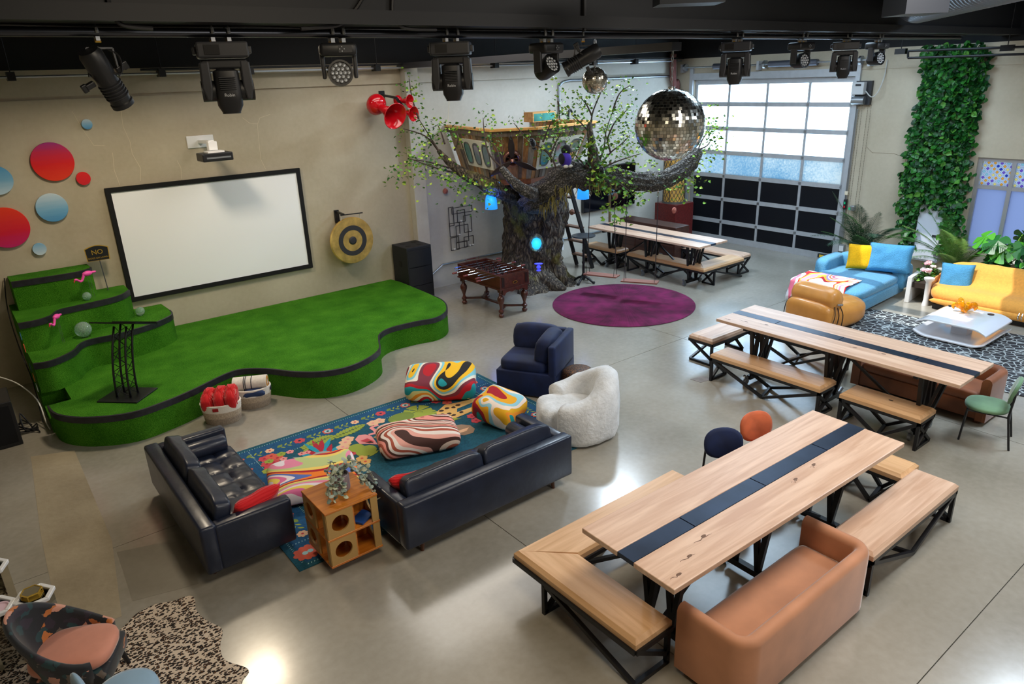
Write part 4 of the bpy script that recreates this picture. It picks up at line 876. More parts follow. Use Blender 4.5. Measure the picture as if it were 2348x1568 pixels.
# ---------------------------------------------------------------- revolving cube bookcase with plant
mteak = wood('orange_teak', (176, 98, 24), (208, 128, 42), 0.38, 0, 1.6, coat=0.1); mpanel = mat('tan_panel', (176, 140, 84), 0.5)
bc = thing('revolving_bookcase', 'two-tier teak and tan cube bookcase with round cut-outs between the sofas', 'bookcase', (2.215, -7.38, 0))
S_ = 0.265
for z in (0.09, 0.375, 0.66): G().box((-S_, -S_, z), (S_, S_, z + 0.022), 0.003, 1).obj('shelf', mteak, bc)
for z0 in (0.112, 0.397):
    for k in range(4):
        R = Matrix.Rotation(pi / 2 * k, 4, 'Z'); hh = 0.263
        G().holed(0.26, hh, 0.018, 0.085).xf(R @ TRS((-0.125, -S_ + 0.012, z0 + hh / 2))).obj('round_cut_panel', mpanel, bc)
        G().box((0.005, -S_ + 0.02, z0), (0.023, -0.02, z0 + hh)).xf(R).obj('divider', mteak, bc)
        G().box((S_ - 0.075, -S_ + 0.004, z0), (S_ - 0.01, -S_ + 0.02, z0 + hh)).xf(R).obj('corner_stile', mpanel, bc)
G().box((-0.12, -0.12, 0.015), (0.12, 0.12, 0.09)).cyl((0, 0, 0), (0, 0, 0.03), 0.16, n=24).obj('turntable_foot', mleg, bc)
bk = tag(G().box((-0.1, -0.07, 0), (0.1, 0.07, 0.02)).obj('book', mat('blue_cover', (24, 70, 140), 0.5), loc=(2.36, -7.52, 0.402), rot=(0, 0, 0.5)), 'blue book lying on the middle shelf of the cube bookcase', 'book')
pt = thing('trailing_plant', 'grey-green trailing eucalyptus in a bark pot on the bookcase', 'plant', (2.26, -7.34, 0.683))
mbark = mat('birch_bark_pot', (140, 130, 138), 0.8, vary=0.6, vs=9, stretch=(3, 3, 0.5))
G().lathe([(0.085, 0.0), (0.09, 0.02), (0.09, 0.16), (0.08, 0.165), (0.078, 0.13), (0.0, 0.125)], 20).obj('pot', mbark, pt, smooth=True, auto=40)
meuc = [mat('eucalyptus_%d' % i, c, 0.55) for i, c in enumerate(((150, 165, 155), (172, 182, 168), (120, 138, 128), (186, 190, 160)))]
def disc_leaf(r, m, parent):
    n = 9; return G().faces([(0, 0, 0.006)] + [(r * cos(2 * pi * k / n) + r, r * 0.85 * sin(2 * pi * k / n), 0) for k in range(n)], [(0, k + 1, (k + 1) % n + 1) for k in range(n)]).obj('leaf', m, parent, smooth=True)
protos = None; rnd = random.Random(11); cnt = 0; stems = []
for s in range(15):
    a = rnd.uniform(-2.6, 1.2) if s < 11 else rnd.uniform(0, 6.28); L = rnd.uniform(0.12, 0.26) if s % 3 else rnd.uniform(0.28, 0.36)
    P = smoothpath([(0.03 * cos(a), 0.03 * sin(a), 0.14), (0.08 * cos(a), 0.08 * sin(a), 0.22 + rnd.uniform(0, 0.06)), ((0.1 + L * 0.45) * cos(a), (0.1 + L * 0.45) * sin(a), 0.16), ((0.12 + L * 0.55) * cos(a), (0.12 + L * 0.55) * sin(a), max(0.02, 0.14 - L * 0.45)) if L < 0.27 else ((0.12 + L * 0.7) * cos(a), (0.12 + L * 0.7) * sin(a), -0.10)], 5)
    stems.append(P)
g = G()
for P in stems: g.tube(P, 0.003, 5)
g.obj('stem', mat('grey_stem', (150, 150, 130), 0.7), pt)
for P in stems:
    for p in P[4:]:
        for q in range(1 if len(P) < 4 else 1):
            M = TRS(p, rx=rnd.uniform(-0.9, 0.9), ry=rnd.uniform(-0.9, 0.5), rz=rnd.uniform(0, 6.28), s=rnd.uniform(0.8, 1.3))
            if protos is None: protos = [disc_leaf(0.022, m, pt) for m in meuc]; [setattr(o, 'matrix_local', TRS((0.05 * i - 0.07, 0.02, 0.2), rx=0.4)) for i, o in enumerate(protos)]
            inst(protos[cnt % 4], 'leaf', pt, M); cnt += 1

# ---------------------------------------------------------------- rope baskets
mrope = mat('rope_natural', (176, 160, 140), 0.9, vary=0.2, vs=60, bump=0.5, bs=50); mropew = mat('rope_white', (226, 220, 210), 0.9, bump=0.5, bs=50); mropeg = mat('rope_grey', (150, 136, 120), 0.9, vary=0.2, vs=60, bump=0.5, bs=50)
def basket(loc, rz, label):
    b = thing('rope_basket', label, 'basket', loc, rz, 'rope baskets in front of the stage'); b.scale = (1.22, 1.22, 1.12)
    M = Matrix.Diagonal((1.22, 0.92, 1, 1)); bands = [(0.0, 0.085, mropeg), (0.085, 0.16, mrope), (0.16, 0.26, mropew)]
    rr = lambda z: 0.155 + 0.10 * z
    for z0, z1, m in bands:
        prof = [(rr(z0 + (z1 - z0) * k / 8) + (0.003 if k % 2 else 0), z0 + (z1 - z0) * k / 8) for k in range(9)]
        inn = [(rr(z) - 0.014, z) for z in (z1, z0)]
        G().lathe(prof + inn, 36, M=M, cap=False).obj('rope_band', m, b, smooth=True)
    G().lathe([(0.0, 0.0), (0.155, 0.0), (0.155, 0.012), (0.0, 0.012)], 36, M=M, cap=False).obj('bottom', mropeg, b)
    return b
basket((2.24, -3.52, 0), radians(-30), 'rope basket holding red corduroy pillows'); basket((2.74, -3.30, 0), radians(-25), 'rope basket holding a rolled blanket behind the red pillows')
for sx in ((2.31, -3.72), (2.93, -3.43)):
    pass
G().box((-0.03, -0.004, -0.02), (0.03, 0.004, 0.02)).obj('handle_slot', mat('red_lining', (150, 24, 26), 0.8), bpy.data.objects['rope_basket'], loc=(-0.02, -0.168, 0.215))
G().box((-0.004, -0.03, -0.02), (0.004, 0.03, 0.02)).obj('handle_slot', mat('dark_slot', (40, 40, 60), 0.8), bpy.data.objects['rope_basket.001'], loc=(0.218, -0.02, 0.215))
for i, (dx, dy, rz, ln) in enumerate(((-0.12, 0.07, 55, 0.36), (0.02, 0.0, 60, 0.38), (0.14, -0.07, 65, 0.38))):
    g = G().sell((0, 0, 0), (ln / 2, 0.08, 0.13), 0.6, 0.7, 120, 12)
    for v in g.b.verts: kx = 1 + 0.09 * sin(v.co.x * 150); v.co.y *= kx; v.co.z *= kx
    o = g.obj('rolled_pillow', mcord, smooth=True, loc=(2.24 + dx, -3.52 + dy, 0.32 + 0.01 * i), rot=(0, radians(-14), radians(rz))); tag(o, ('red corduroy pillow at the left of the red-filled basket', 'red corduroy pillow in the middle of the red-filled basket', 'red corduroy pillow at the right of the red-filled basket')[i], 'pillow', 'red pillows packed in the basket')
mblk = mat('cream_blanket', (216, 210, 200), 0.9, vary=0.08, vs=30); mstripe = mat('navy_stripe', (36, 44, 60), 0.9)
br = thing('rolled_blanket', 'cream rolled blanket with dark stripes in the back basket', 'blanket', (2.74, -3.30, 0.34), radians(-28)); br.scale = (1.15, 1.15, 1.1)
g = G(); R = [[Vector((-0.2 + 0.4 * i, 0.105 * cos(t) * (1 - 0.002 * k), 0.085 * sin(t))) for k, t in enumerate([2 * pi * k / 24 for k in range(24)])] for i in (0, 1)]
g.loft(R).obj('roll', mblk, br, smooth=True, auto=40)
for x in (-0.07, -0.05, 0.02): G().lathe([(0.107, 0), (0.109, 0.004), (0.107, 0.010)], 24, M=TRS((x, 0, 0), ry=radians(90)) @ Matrix.Diagonal((0.82, 1, 1, 1)), cap=False).obj('stripe', mstripe, br)
G().lathe([(0.075, 0), (0.075, 0.006), (0.04, 0.006), (0.04, 0.003)], 20, M=TRS((0.2, 0, 0), ry=radians(90)), cap=False).obj('inner_layers', mat('orange_lining', (200, 140, 60), 0.9), br)
tag(G().pillow(0.3, 0.22, 0.1, 10, 0.05).obj('navy_blanket', mat('navy_blanket', (40, 58, 96), 0.95), loc=(2.74, -3.42, 0.24), rot=(0.15, 0, -0.4), smooth=True), 'folded navy blanket under the rolled blanket in the basket', 'blanket')

# ---------------------------------------------------------------- navy velvet corner chair, ottoman, fluffy chair
mvel = mat('navy_velvet', (7, 26, 68), 0.7, vary=0.35, vs=5, sheen=0.12)
cc = thing('corner_chair', 'navy velvet corner chair with loose back pillows', 'armchair', (6.18, -5.55, 0), radians(-60))
W3 = 0.45
G().box((-W3, -W3, 0.02), (W3, W3, 0.38), 0.02, 3).obj('base', mvel, cc, smooth=True, auto=40)
G().box((W3 - 0.11, -W3, 0.3), (W3, W3, 0.80), 0.03, 3).obj('side_back', mvel, cc, smooth=True, auto=40)
G().box((-W3, W3 - 0.11, 0.3), (W3 - 0.1, W3, 0.80), 0.03, 3).obj('back', mvel, cc, smooth=True, auto=40)
G().sell((-0.055, -0.055, 0.44), (0.37, 0.37, 0.11), 0.3, 0.5, 40, 14).obj('seat_cushion', mvel, cc, smooth=True)
g = G().sell((0, 0, 0), (0.36, 0.12, 0.22), 0.4, 0.55, 36, 14, M=TRS((-0.05, 0.22, 0.67), rx=radians(-14)))
for v in g.b.verts: v.co += Vector((0, -1, 0.5)) * 0.02 * noise.noise((v.co.x * 6, v.co.z * 6, 1))
g.obj('back_pillow', mvel, cc, smooth=True)
g = G().sell((0, 0, 0), (0.12, 0.33, 0.22), 0.4, 0.55, 36, 14, M=TRS((0.22, -0.06, 0.67), ry=radians(14)))
for v in g.b.verts: v.co += Vector((-1, 0, 0.5)) * 0.02 * noise.noise((v.co.y * 6, v.co.z * 6, 4))
g.obj('side_pillow', mvel, cc, smooth=True)
ot = tag(G().lathe([(0.001, 0.0), (0.20, 0.0), (0.22, 0.03), (0.235, 0.30), (0.225, 0.36), (0.18, 0.40), (0.0, 0.41)], 36, cap=False).obj('round_ottoman', cells('sequin_leopard', [(24, 18, 18), (150, 96, 42), (30, 22, 22)], 26, 0.6, edge=0.05), loc=(6.40, -6.22, 0), smooth=True, auto=50), 'dark speckled bronze ottoman between the navy chair and fluffy chair', 'ottoman')
mfur = mat('pale_faux_fur', (216, 219, 222), 0.95, vary=0.12, vs=7, bump=1.0, bs=26, sheen=0.5)
fz = thing('fluffy_armchair', 'pale grey faux fur tub chair behind the long navy sofa', 'armchair', (5.64, -7.02, 0), radians(236)); fz.scale = (1.06, 1.06, 1.04)
def furry(g, k=0.02, f=7):
    for v in g.b.verts:
        p = v.co; v.co = p + Vector((noise.noise(p * f), noise.noise(p * f + Vector((9, 0, 0))), noise.noise(p * f + Vector((0, 9, 0))))) * k
    return g
# horseshoe back: swept wall, low at the arms, tall behind
g = G(); rings = []
for i in range(37):
    a = radians(-40 + 260 * i / 36); b = sin((a - radians(-40)) / radians(260) * pi); h = 0.50 + 0.30 * max(0, b) ** 2.2; th = 0.13 + 0.03 * b; R0 = 0.37
    ring = []
    for k in range(16):
        t = 2 * pi * k / 16; rr = R0 + th * math.copysign(abs(cos(t)) ** 0.7, cos(t)); z = h / 2 + h / 2 * math.copysign(abs(sin(t)) ** 0.45, sin(t)); rr -= 0.05 * (1 - z / h) * (cos(t) < 0)
        ring.append(Vector((rr * cos(a), rr * sin(a) * 0.95, max(0.02, z))))
    rings.append(ring)
furry(g.loft(rings)).obj('tub_back', mfur, fz, smooth=True)
furry(G().sell((0.0, -0.12, 0.22), (0.31, 0.37, 0.20), 0.5, 0.4, 36, 16)).obj('seat', mfur, fz, smooth=True)
G().poly([(0, 0), (0.03, 0.02), (0, 0.05)], 0, 0.004).xf(TRS((0.42, -0.13, 0.45), rx=radians(90), rz=radians(70))).obj('maker_tag', mat('tag_red', (170, 60, 60), 0.7), fz)

# ---------------------------------------------------------------- foosball table
mmah = wood('mahogany', (58, 24, 16), (84, 38, 26), 0.32, 1, 1.0, coat=0.3); mebo = mat('ebony_inlay', (34, 18, 18), 0.35)
fb = thing('foosball_table', 'antique dark mahogany foosball table with turned legs', 'game table', (8.03, -2.04, 0))
fx, fy, zt, zb = 0.35, 0.70, 0.84, 0.58
G().box((-fx, -fy, zb), (fx, -fy + 0.06, zt)).box((-fx, fy - 0.06, zb), (fx, fy, zt)).box((-fx, -fy + 0.06, zb), (-fx + 0.035, fy - 0.06, zt)).box((fx - 0.035, -fy + 0.06, zb), (fx, fy - 0.06, zt)).obj('cabinet', mmah, fb, bevel=0.004)
G().box((-fx + 0.035, -fy + 0.06, zb), (fx - 0.035, fy - 0.06, zb + 0.11)).obj('playfield', mat('playfield_brown', (88, 42, 34), 0.4), fb)
G().box((-fx - 0.015, -fy - 0.015, zb - 0.025), (fx + 0.015, fy + 0.015, zb)).obj('moulding', mmah, fb, bevel=0.005)
for y in (-fy - 0.004, fy + 0.004):
    for x in (-0.28, 0.28): G().box((x - 0.03, y - 0.004, zb + 0.03), (x + 0.03, y + 0.004, zt - 0.04)).obj('inlay', mebo, fb)
    M = TRS((0.0, y - 0.004, 0.665), rx=radians(90)); g = G(); g.loft([[M @ Vector((0.055 * math.copysign(abs(cos(t)) ** 0.6, cos(t)) * k, 0.026 * sin(t) * k, d)) for t in [2 * pi * i / 24 for i in range(24)]] for k, d in ((1, 0), (1, 0.01), (0.72, 0.01), (0.72, 0.0))], cap=False)
    g.obj('ball_return_ring', mat('aged_brass', (176, 130, 56), 0.35, 0.8), fb)
    G().box((-0.038, y - 0.001, 0.65), (0.038, y + 0.001, 0.68)).obj('ball_slot', mebo, fb)
    for s in (-1, 1):
        P = [(0, 0), (0.3, 0), (0.3, -0.10), (0.26, -0.11), (0.22, -0.06), (0.14, -0.05), (0.08, -0.07), (0.0, -0.04)]
        G().poly(P if s > 0 else [(-x, z) for x, z in P][::-1], 0, 0.02).xf(TRS((0, y + 0.01, zb - 0.02), rx=radians(90))).obj('carved_apron', mmah, fb)
prof = [(0.0, 0.0), (0.03, 0.0), (0.055, 0.03), (0.05, 0.06), (0.03, 0.075), (0.035, 0.09), (0.055, 0.11), (0.055, 0.14), (0.03, 0.155), (0.025, 0.20), (0.04, 0.25), (0.068, 0.33), (0.07, 0.38), (0.045, 0.42), (0.03, 0.44), (0.04, 0.46), (0.03, 0.48), (0.03, 0.50), (0.06, 0.51), (0.06, 0.565)]
for x in (-0.285, 0.285):
    for y in (-0.62, 0.62): G().lathe(prof, 24).xf(Matrix.Translation((x, y, 0))).obj('turned_leg', mmah, fb, smooth=True, auto=50)
for a, b in (((-0.285, -0.62), (0, -0.38)), ((0.285, -0.62), (0, -0.38)), ((-0.285, 0.62), (0, 0.38)), ((0.285, 0.62), (0, 0.38)), ((0, -0.4), (0, 0.4))):
    G().bar((a[0], a[1], 0.125), (b[0], b[1], 0.125), 0.05, 0.03).obj('stretcher', mmah, fb)
mhandle = wood('handle_wood', (96, 36, 30), (120, 50, 40), 0.3, 0)
mfig = mat('player_dark', (46, 40, 42), 0.4)
for i in range(8):
    y = -0.56 + 0.16 * i; off = (-0.06, 0.03, 0.1, -0.02, 0.12, -0.05, 0.0, 0.1)[i]; z = 0.80
    rd = G().cyl((-0.62 + off, y, z), (0.42 + off, y, z), 0.009, n=10).obj('rod', chrome, fb)
    side = -1 if i in (0, 1, 3, 5) else 1; xe = (-0.62 + off) if side < 0 else (0.42 + off)
    G().lathe([(0.010, 0), (0.02, 0.01), (0.018, 0.10), (0.012, 0.11)], 12, M=TRS((xe, y, z), ry=radians(90 * side))).obj('grip', mhandle, rd, smooth=True)
    n = (1, 2, 5, 3, 3, 5, 2, 1)[i]
    for k in range(n):
        x = (k - (n - 1) / 2) * 0.115 + off * 0.3
        G().box((x - 0.012, y - 0.008, z - 0.06), (x + 0.012, y + 0.008, z + 0.02)).ball((x, y, z + 0.034), 0.013, 10, 6).box((x - 0.013, y - 0.015, z - 0.075), (x + 0.013, y + 0.015, z - 0.055)).obj('player', mfig, rd)
for y in (-0.67, 0.67):
    G().cyl((-0.16, y, 0.885), (0.16, y, 0.885), 0.004, n=6).cyl((-0.16, y, 0.83), (-0.16, y, 0.9), 0.005, n=6).cyl((0.16, y, 0.83), (0.16, y, 0.9), 0.005, n=6).obj('score_wire', mat('score_wire', (110, 60, 46), 0.4), fb)
    for k in range(6): G().cyl((-0.12 + 0.035 * k, y, 0.885), (-0.10 + 0.035 * k, y, 0.885), 0.011, n=8).obj('score_bead', mhandle, fb)

# ---------------------------------------------------------------- round rug
def roundrug():
    m, nt, b, tc = base_mat('plum_shag', 0.95); N = nt.nodes.new; L = nt.links.new
    gr = N('ShaderNodeSeparateXYZ'); L(tc.outputs['Object'], gr.inputs[0])
    at = N('ShaderNodeMath'); at.operation = 'ARCTAN2'; L(gr.outputs[1], at.inputs[0]); L(gr.outputs[0], at.inputs[1])
    cb = N('ShaderNodeCombineXYZ'); L(at.outputs[0], cb.inputs[0]); n = N('ShaderNodeTexNoise'); n.inputs['Scale'].default_value = 30; n.inputs['Detail'].default_value = 4; L(cb.outputs[0], n.inputs['Vector'])
    n2 = N('ShaderNodeTexNoise'); n2.inputs['Scale'].default_value = 3; L(tc.outputs['Object'], n2.inputs['Vector'])
    ad = N('ShaderNodeMath'); ad.operation = 'MULTIPLY_ADD'; ad.inputs[1].default_value = 0.5; L(n.outputs['Fac'], ad.inputs[0]); L(n2.outputs['Fac'], ad.inputs[2])
    r = ramp(nt, [(0.5, (58, 5, 38)), (0.95, (120, 16, 78))]); L(ad.outputs[0], r.inputs[0]); L(r.outputs[0], b.inputs['Base Color'])
    bp = N('ShaderNodeBump'); bp.inputs['Strength'].default_value = 0.7; bp.inputs['Distance'].default_value = 0.02; L(n.outputs['Fac'], bp.inputs['Height']); L(bp.outputs[0], b.inputs['Normal'])
    return m
tag(G().lathe([(0.0, 0.0005), (1.36, 0.0005), (1.40, 0.012), (1.37, 0.026), (0.7, 0.028), (0.0, 0.028)], 96, cap=False).obj('round_rug', roundrug(), loc=(10.0, -3.69, 0), smooth=True, auto=50), 'round plum shag rug in the middle of the floor', 'rug')

# ---------------------------------------------------------------- long tables, benches
mknob = mat('caster_steel', (150, 156, 164), 0.3, 0.9)
def table(loc, rz, label):
    t = thing('long_table', label, 'table', loc, rz, 'long maple tables with black steel inlay'); L, W, z = 1.612, 0.47, 0.95
    for y0, y1 in ((-W, -0.085), (0.085, W)):
        o = G().poly([(-L, y0), (L, y0), (L, y1), (-L, y1)], z - 0.045, z).obj('table_slab', maple, t, bevel=0.006)
    for a, b in ((-L, -0.92), (-0.92, 0.0), (0.0, 0.95), (0.95, L)): G().box((a + 0.004, -0.082, z - 0.040), (b - 0.004, 0.082, z - 0.001), 0.002, 1).obj('steel_inlay_plate', blued_steel, t)
    G().box((-L + 0.3, -0.3, z - 0.085), (L - 0.3, -0.25, z - 0.047)).box((-L + 0.3, 0.25, z - 0.085), (L - 0.3, 0.3, z - 0.047)).obj('under_rail', black_steel, t)
    for x in (-1.18, -0.05, 1.12):
        g = G().bar((x, -0.20, 0.085), (x, 0.20, 0.085), 0.06).bar((x, -0.40, z - 0.075), (x, 0.40, z - 0.075), 0.05)
        for s in (-1, 1): g.bar((x, s * 0.12, 0.1), (x, s * 0.22, z - 0.08), 0.045).bar((x, s * 0.12, 0.1), (x, s * 0.03, z - 0.08), 0.045).bar((x, s * 0.12, 0.1), (x + 0.2, s * 0.08, z - 0.08), 0.035)
        tr = g.obj('trestle', black_steel, t)
        for s in (-1, 1):
            G().cyl((x - 0.02, s * 0.26, 0.045), (x + 0.02, s * 0.26, 0.045), 0.045, n=16).cyl((x, s * 0.24, 0.09), (x, s * 0.31, 0.14), 0.022, n=10).obj('caster', mknob, tr)
    G().bar((-1.18, 0, 0.11), (-0.05, 0, z - 0.1), 0.03).bar((1.12, 0, 0.11), (-0.05, 0, z - 0.1), 0.03).obj('lift_strut', black_steel, t)
    for (x0, y0, L2) in ((-1.35, -0.30, 0.16), (-1.1, -0.22, 0.2), (0.2, -0.2, 0.1), (-1.55, -0.38, 0.12), (0.55, -0.16, 0.08)):
        g = G(); P = smoothpath([(x0 + L2 * k / 6, y0 + 0.030 * noise.noise((k * 0.7, x0, y0)), z + 0.0008) for k in range(7)], 4); n = len(P)
        g.loft([[p + Vector((0, s_ * (0.0008 + 0.0035 * sin(pi * i / (n - 1)) * (1 + 0.6 * noise.noise((i * 0.5, x0, 3)))), 0)) for s_ in (-1, 1)] for i, p in enumerate(P)], closed=False, cap=False)
        q = P[n // 2]; g.lathe([(0.001, 0), (0.016, -0.0004)], 14, M=Matrix.Translation(q + Vector((0.03, 0.012, 0))) @ Matrix.Diagonal((1.7, 0.8, 1, 1)), cap=False)
        g.obj('knot', mat('dark_knot', (112, 82, 62), 0.5), t)
    return t
t1 = table((4.882, -10.084, 0), radians(-1.28), 'long maple table with black steel inlay in the right foreground')
table((8.693, -8.777, 0), radians(-90), 'long maple table with steel inlay beside the leather lounge chair')
table((12.115, -2.59, 0), radians(-90), 'long maple table with steel inlay in the far corner by the garage door')
def slab(x0, x1, y0, y1, m, parent, z0=0.365, z1=0.44, ch=0.03):
    g = G(); g.loft([[Vector(p) for p in ((x0, y0, z0), (x1, y0, z0), (x1, y1, z0), (x0, y1, z0))], [Vector(p) for p in ((x0, y0, z1 - ch), (x1, y0, z1 - ch), (x1, y1, z1 - ch), (x0, y1, z1 - ch))], [Vector(p) for p in ((x0 + ch, y0 + ch, z1), (x1 - ch, y0 + ch, z1), (x1 - ch, y1 - ch, z1), (x0 + ch, y1 - ch, z1))]])
    return g.obj('seat_slab', m, parent)
def endframe(x, y0, y1, parent, flip=1):
    """triangulated end: post at one corner, floor bar, rising diagonal"""
    ya, yb = (y0, y1) if flip > 0 else (y1, y0); w = 0.036
    G().bar((x, ya, 0.0), (x, ya, 0.33), w).bar((x, ya, 0.018), (x, yb, 0.018), w).bar((x, yb, 0.018), (x, ya, 0.32), w).bar((x, ya, 0.03), (x, yb, 0.33), w).obj('end_frame', black_steel, parent)
def siderun(p, q, parent, dip=0.6):
    p, q = Vector(p), Vector(q); m_ = p + (q - p) * dip; m_.z = 0.018; w = 0.036; a, b = p.copy(), q.copy(); a.z = 0.33; b.z = 0.33
    G().bar(a, m_, w).bar(m_, b, w).obj('side_brace', black_steel, parent)
def bench(loc, rz, L, W, label, m=oak, group='straight oak and black steel benches'):
    b = thing('bench', label, 'bench', loc, rz, group); x, y = L / 2, W / 2; slab(-x, x, -y, y, m, b)
    G().box((-x, -y, 0.325), (x, -y + 0.036, 0.365)).box((-x, y - 0.036, 0.325), (x, y, 0.365)).box((-x, -y, 0.325), (-x + 0.036, y, 0.365)).box((x - 0.036, -y, 0.325), (x, y, 0.365)).obj('seat_frame', black_steel, b)
    endframe(-x + 0.02, -y + 0.02, y - 0.02, b, 1); endframe(x - 0.02, -y + 0.02, y - 0.02, b, 1)
    siderun((-x + 0.03, -y + 0.02, 0), (x - 0.03, -y + 0.02, 0), b, 0.52); siderun((-x + 0.03, y - 0.02, 0), (x - 0.03, y - 0.02, 0), b, 0.45)
    G().bar((0.02, -y + 0.02, 0.018), (-0.05 * L, y - 0.02, 0.018), 0.036).obj('floor_bar', black_steel, b); return b
def lbench(loc, rz, La, Lb, W, label, m1, m2, mirror=False):
    """long arm along +x, short arm along -y (or +y when mirrored) from the corner at the origin"""
    b = thing('corner_bench', label, 'bench', loc, rz, 'L-shaped corner benches'); s = 1 if mirror else -1; M = Matrix.Diagonal((1, -s, 1, 1))
    z0, z1, c = 0.365, 0.44, 0.03
    def arm(P, nm, mm):
        g = G(); n = len(P); cx = sum(p[0] for p in P) / n; cy = sum(p[1] for p in P) / n
        g.loft([[Vector((x, y, z0)) for x, y, _ in P], [Vector((x, y, z1 - c)) for x, y, _ in P], [Vector((x + d[0] * c, y + d[1] * c, z1)) for x, y, d in P]]); g.xf(M).obj(nm, mm, b)
    arm([(0, 0, (1, -1)), (La, 0, (-1, -1)), (La, -W, (-1, 1)), (W, -W, (0, 0.5))], 'seat_slab', m1)
    arm([(0, 0, (1, -1)), (W, -W, (-0.5, 0)), (W, -Lb, (-1, 1)), (0, -Lb, (1, 1))], 'seat_slab', m2)
    w = 0.036
    g = G()
    for p, q in (((0, 0), (La, 0)), ((La, 0), (La, -W)), ((La, -W), (W, -W)), ((W, -W), (W, -Lb)), ((W, -Lb), (0, -Lb)), ((0, -Lb), (0, 0))):
        a, d = Vector((p[0], p[1], 0.345)), Vector((q[0], q[1], 0.345)); cen = Vector((W / 2 if max(p[0], q[0]) <= W + 1e-6 else La / 2, -W / 2, 0.345)); g.bar(a, d, w, 0.04)
    g.xf(M).obj('seat_frame', black_steel, b)
    def fr(nm, bars):
        g = G()
        for p, q in bars: g.bar(p, q, w)
        g.xf(M).obj(nm, black_steel, b)
    e = 0.02
    fr('end_frame', [((e, -W + e, 0), (e, -W + e, 0.33)), ((e, -W + e, 0.018), (W - 0.1, -W + e, 0.018)), ((e, -W + e, 0.018), (W - e, -W + e, 0.33)), ((W - 0.1, -W + e, 0.018), (e, -W + e, 0.32))])
    fr('end_frame', [((W - e, -Lb + e, 0), (W - e, -Lb + e, 0.33)), ((W - e, -Lb + e, 0.018), (e, -Lb + e, 0.018)), ((W - e, -Lb + e, 0.1), (e, -Lb + e, 0.33))])
    fr('end_frame', [((La - e, -e, 0), (La - e, -e, 0.33)), ((La - e, -e, 0.018), (La - e, -W + e, 0.018)), ((La - e, -e, 0.33), (La - e, -W + e, 0.018))])
    fr('side_brace', [((e, -W + e, 0.31), (e, -Lb + e, 0.018))])
    fr('side_brace', [((W, -W, 0.33), (W + (La - W) * 0.55, -W + e, 0.018)), ((W + (La - W) * 0.55, -W + e, 0.018), (La - e, -W + e, 0.33)), ((W + (La - W) * 0.55, -W + e, 0.018), (W + (La - W) * 0.45, -e, 0.018)), ((W + (La - W) * 0.45, -e, 0.018), (W + (La - W) * 0.1, -e, 0.33)), ((W + (La - W) * 0.45, -e, 0.018), (La - e, -e, 0.33))])
    return b
lbench((3.11, -8.90, 0), 0, 2.10, 1.42, 0.40, 'L-shaped oak bench round the near end of the foreground table', oak, oak_y)
bench((6.20, -10.72, 0), radians(0), 1.68, 0.42, 'straight bench at the right of the foreground table, ending behind the tan loveseat', maple)
bench((6.96, -10.20, 0), radians(90), 0.62, 0.38, 'short bench under the far right end of the foreground table')
bench((8.35, -8.01, 0), radians(-90), 1.70, 0.40, 'longer oak bench on the near side of the table beside the lounge chair')
bench_knot = bench((8.40, -9.58, 0), radians(-90), 0.98, 0.40, 'shorter oak bench with a dark knot, nearest the green chair')
lbench((9.98, -6.42, 0), radians(-90), 1.9, 1.38, 0.44, 'L-shaped bench round the far end of the table beside the lounge chair', maple, maple_y)
bench((12.10, -1.14, 0), radians(-90), 1.10, 0.40, 'straight oak bench nearest the ladder at the far corner table')
lbench((11.92, -4.14, 0), radians(90), 2.16, 1.40, 0.42, 'L-shaped oak bench round the near end of the far corner table', oak, oak_y)
bench((13.55, -3.2, 0), radians(-90), 1.62, 0.42, 'straight bench between the far corner table and the garage door', maple)
G().sell((0, 0, 0), (0.03, 0.016, 0.003), 1, 1, 12, 6).obj('wood_knot', mat('knot_black', (36, 20, 18), 0.6), bench_knot, loc=(0.04, 0.02, 0.4405))

# ---------------------------------------------------------------- dining chairs
def chair(loc, rz, m, label):
    c = thing('dining_chair', label, 'chair', loc, rz, 'round-backed velvet dining chairs'); c.scale = (1.12, 1.1, 1.02)
    G().sell((0, 0, 0.425), (0.215, 0.21, 0.035), 0.8, 0.6, 36, 10).obj('seat', m, c, smooth=True)
    g = G(); n, h = 24, 0.0
    rings = []
    for k, (sc, dp) in enumerate(((0.001, -0.022), (0.8, -0.022), (0.97, -0.012), (1.0, 0.0), (0.97, 0.014), (0.8, 0.022), (0.001, 0.024))):
        ring = []
        for i in range(32):
            t = 2 * pi * i / 32; x = 0.185 * sc * math.copysign(abs(cos(t)) ** 0.85, cos(t)); z = 0.155 * sc * math.copysign(abs(sin(t)) ** 0.8, sin(t)); ring.append(Vector((x, 0.215 + dp + 0.55 * (-x * x) + 0.22 * z, 0.665 + z)))
        rings.append(ring)
    g.loft(rings, cap=False).obj('backrest', m, c, smooth=True)
    for sx in (-1, 1):
        G().tube([(sx * 0.165, -0.165, 0.40), (sx * 0.185, -0.19, 0.0)], 0.011, 8).obj('leg', black_steel, c)
        G().tube([(sx * 0.185, 0.27, 0.0), (sx * 0.175, 0.205, 0.40), (sx * 0.15, 0.225, 0.66), (sx * 0.12, 0.235, 0.70)], 0.011, 8).obj('leg', black_steel, c)
    G().tube([(-0.18, 0.22, 0.33), (0.18, 0.22, 0.33)], 0.009, 6).tube([(-0.17, -0.165, 0.39), (0.17, -0.165, 0.39), (0.175, 0.205, 0.39), (-0.175, 0.205, 0.39), (-0.17, -0.165, 0.39)], 0.010, 6).obj('seat_frame', black_steel, c)
    return c
chair((9.13, -10.42, 0), radians(195), mat('sage_velvet', (98, 132, 100), 0.75, vary=0.2, vs=6, sheen=0.5), 'sage green velvet dining chair right of the short oak bench')
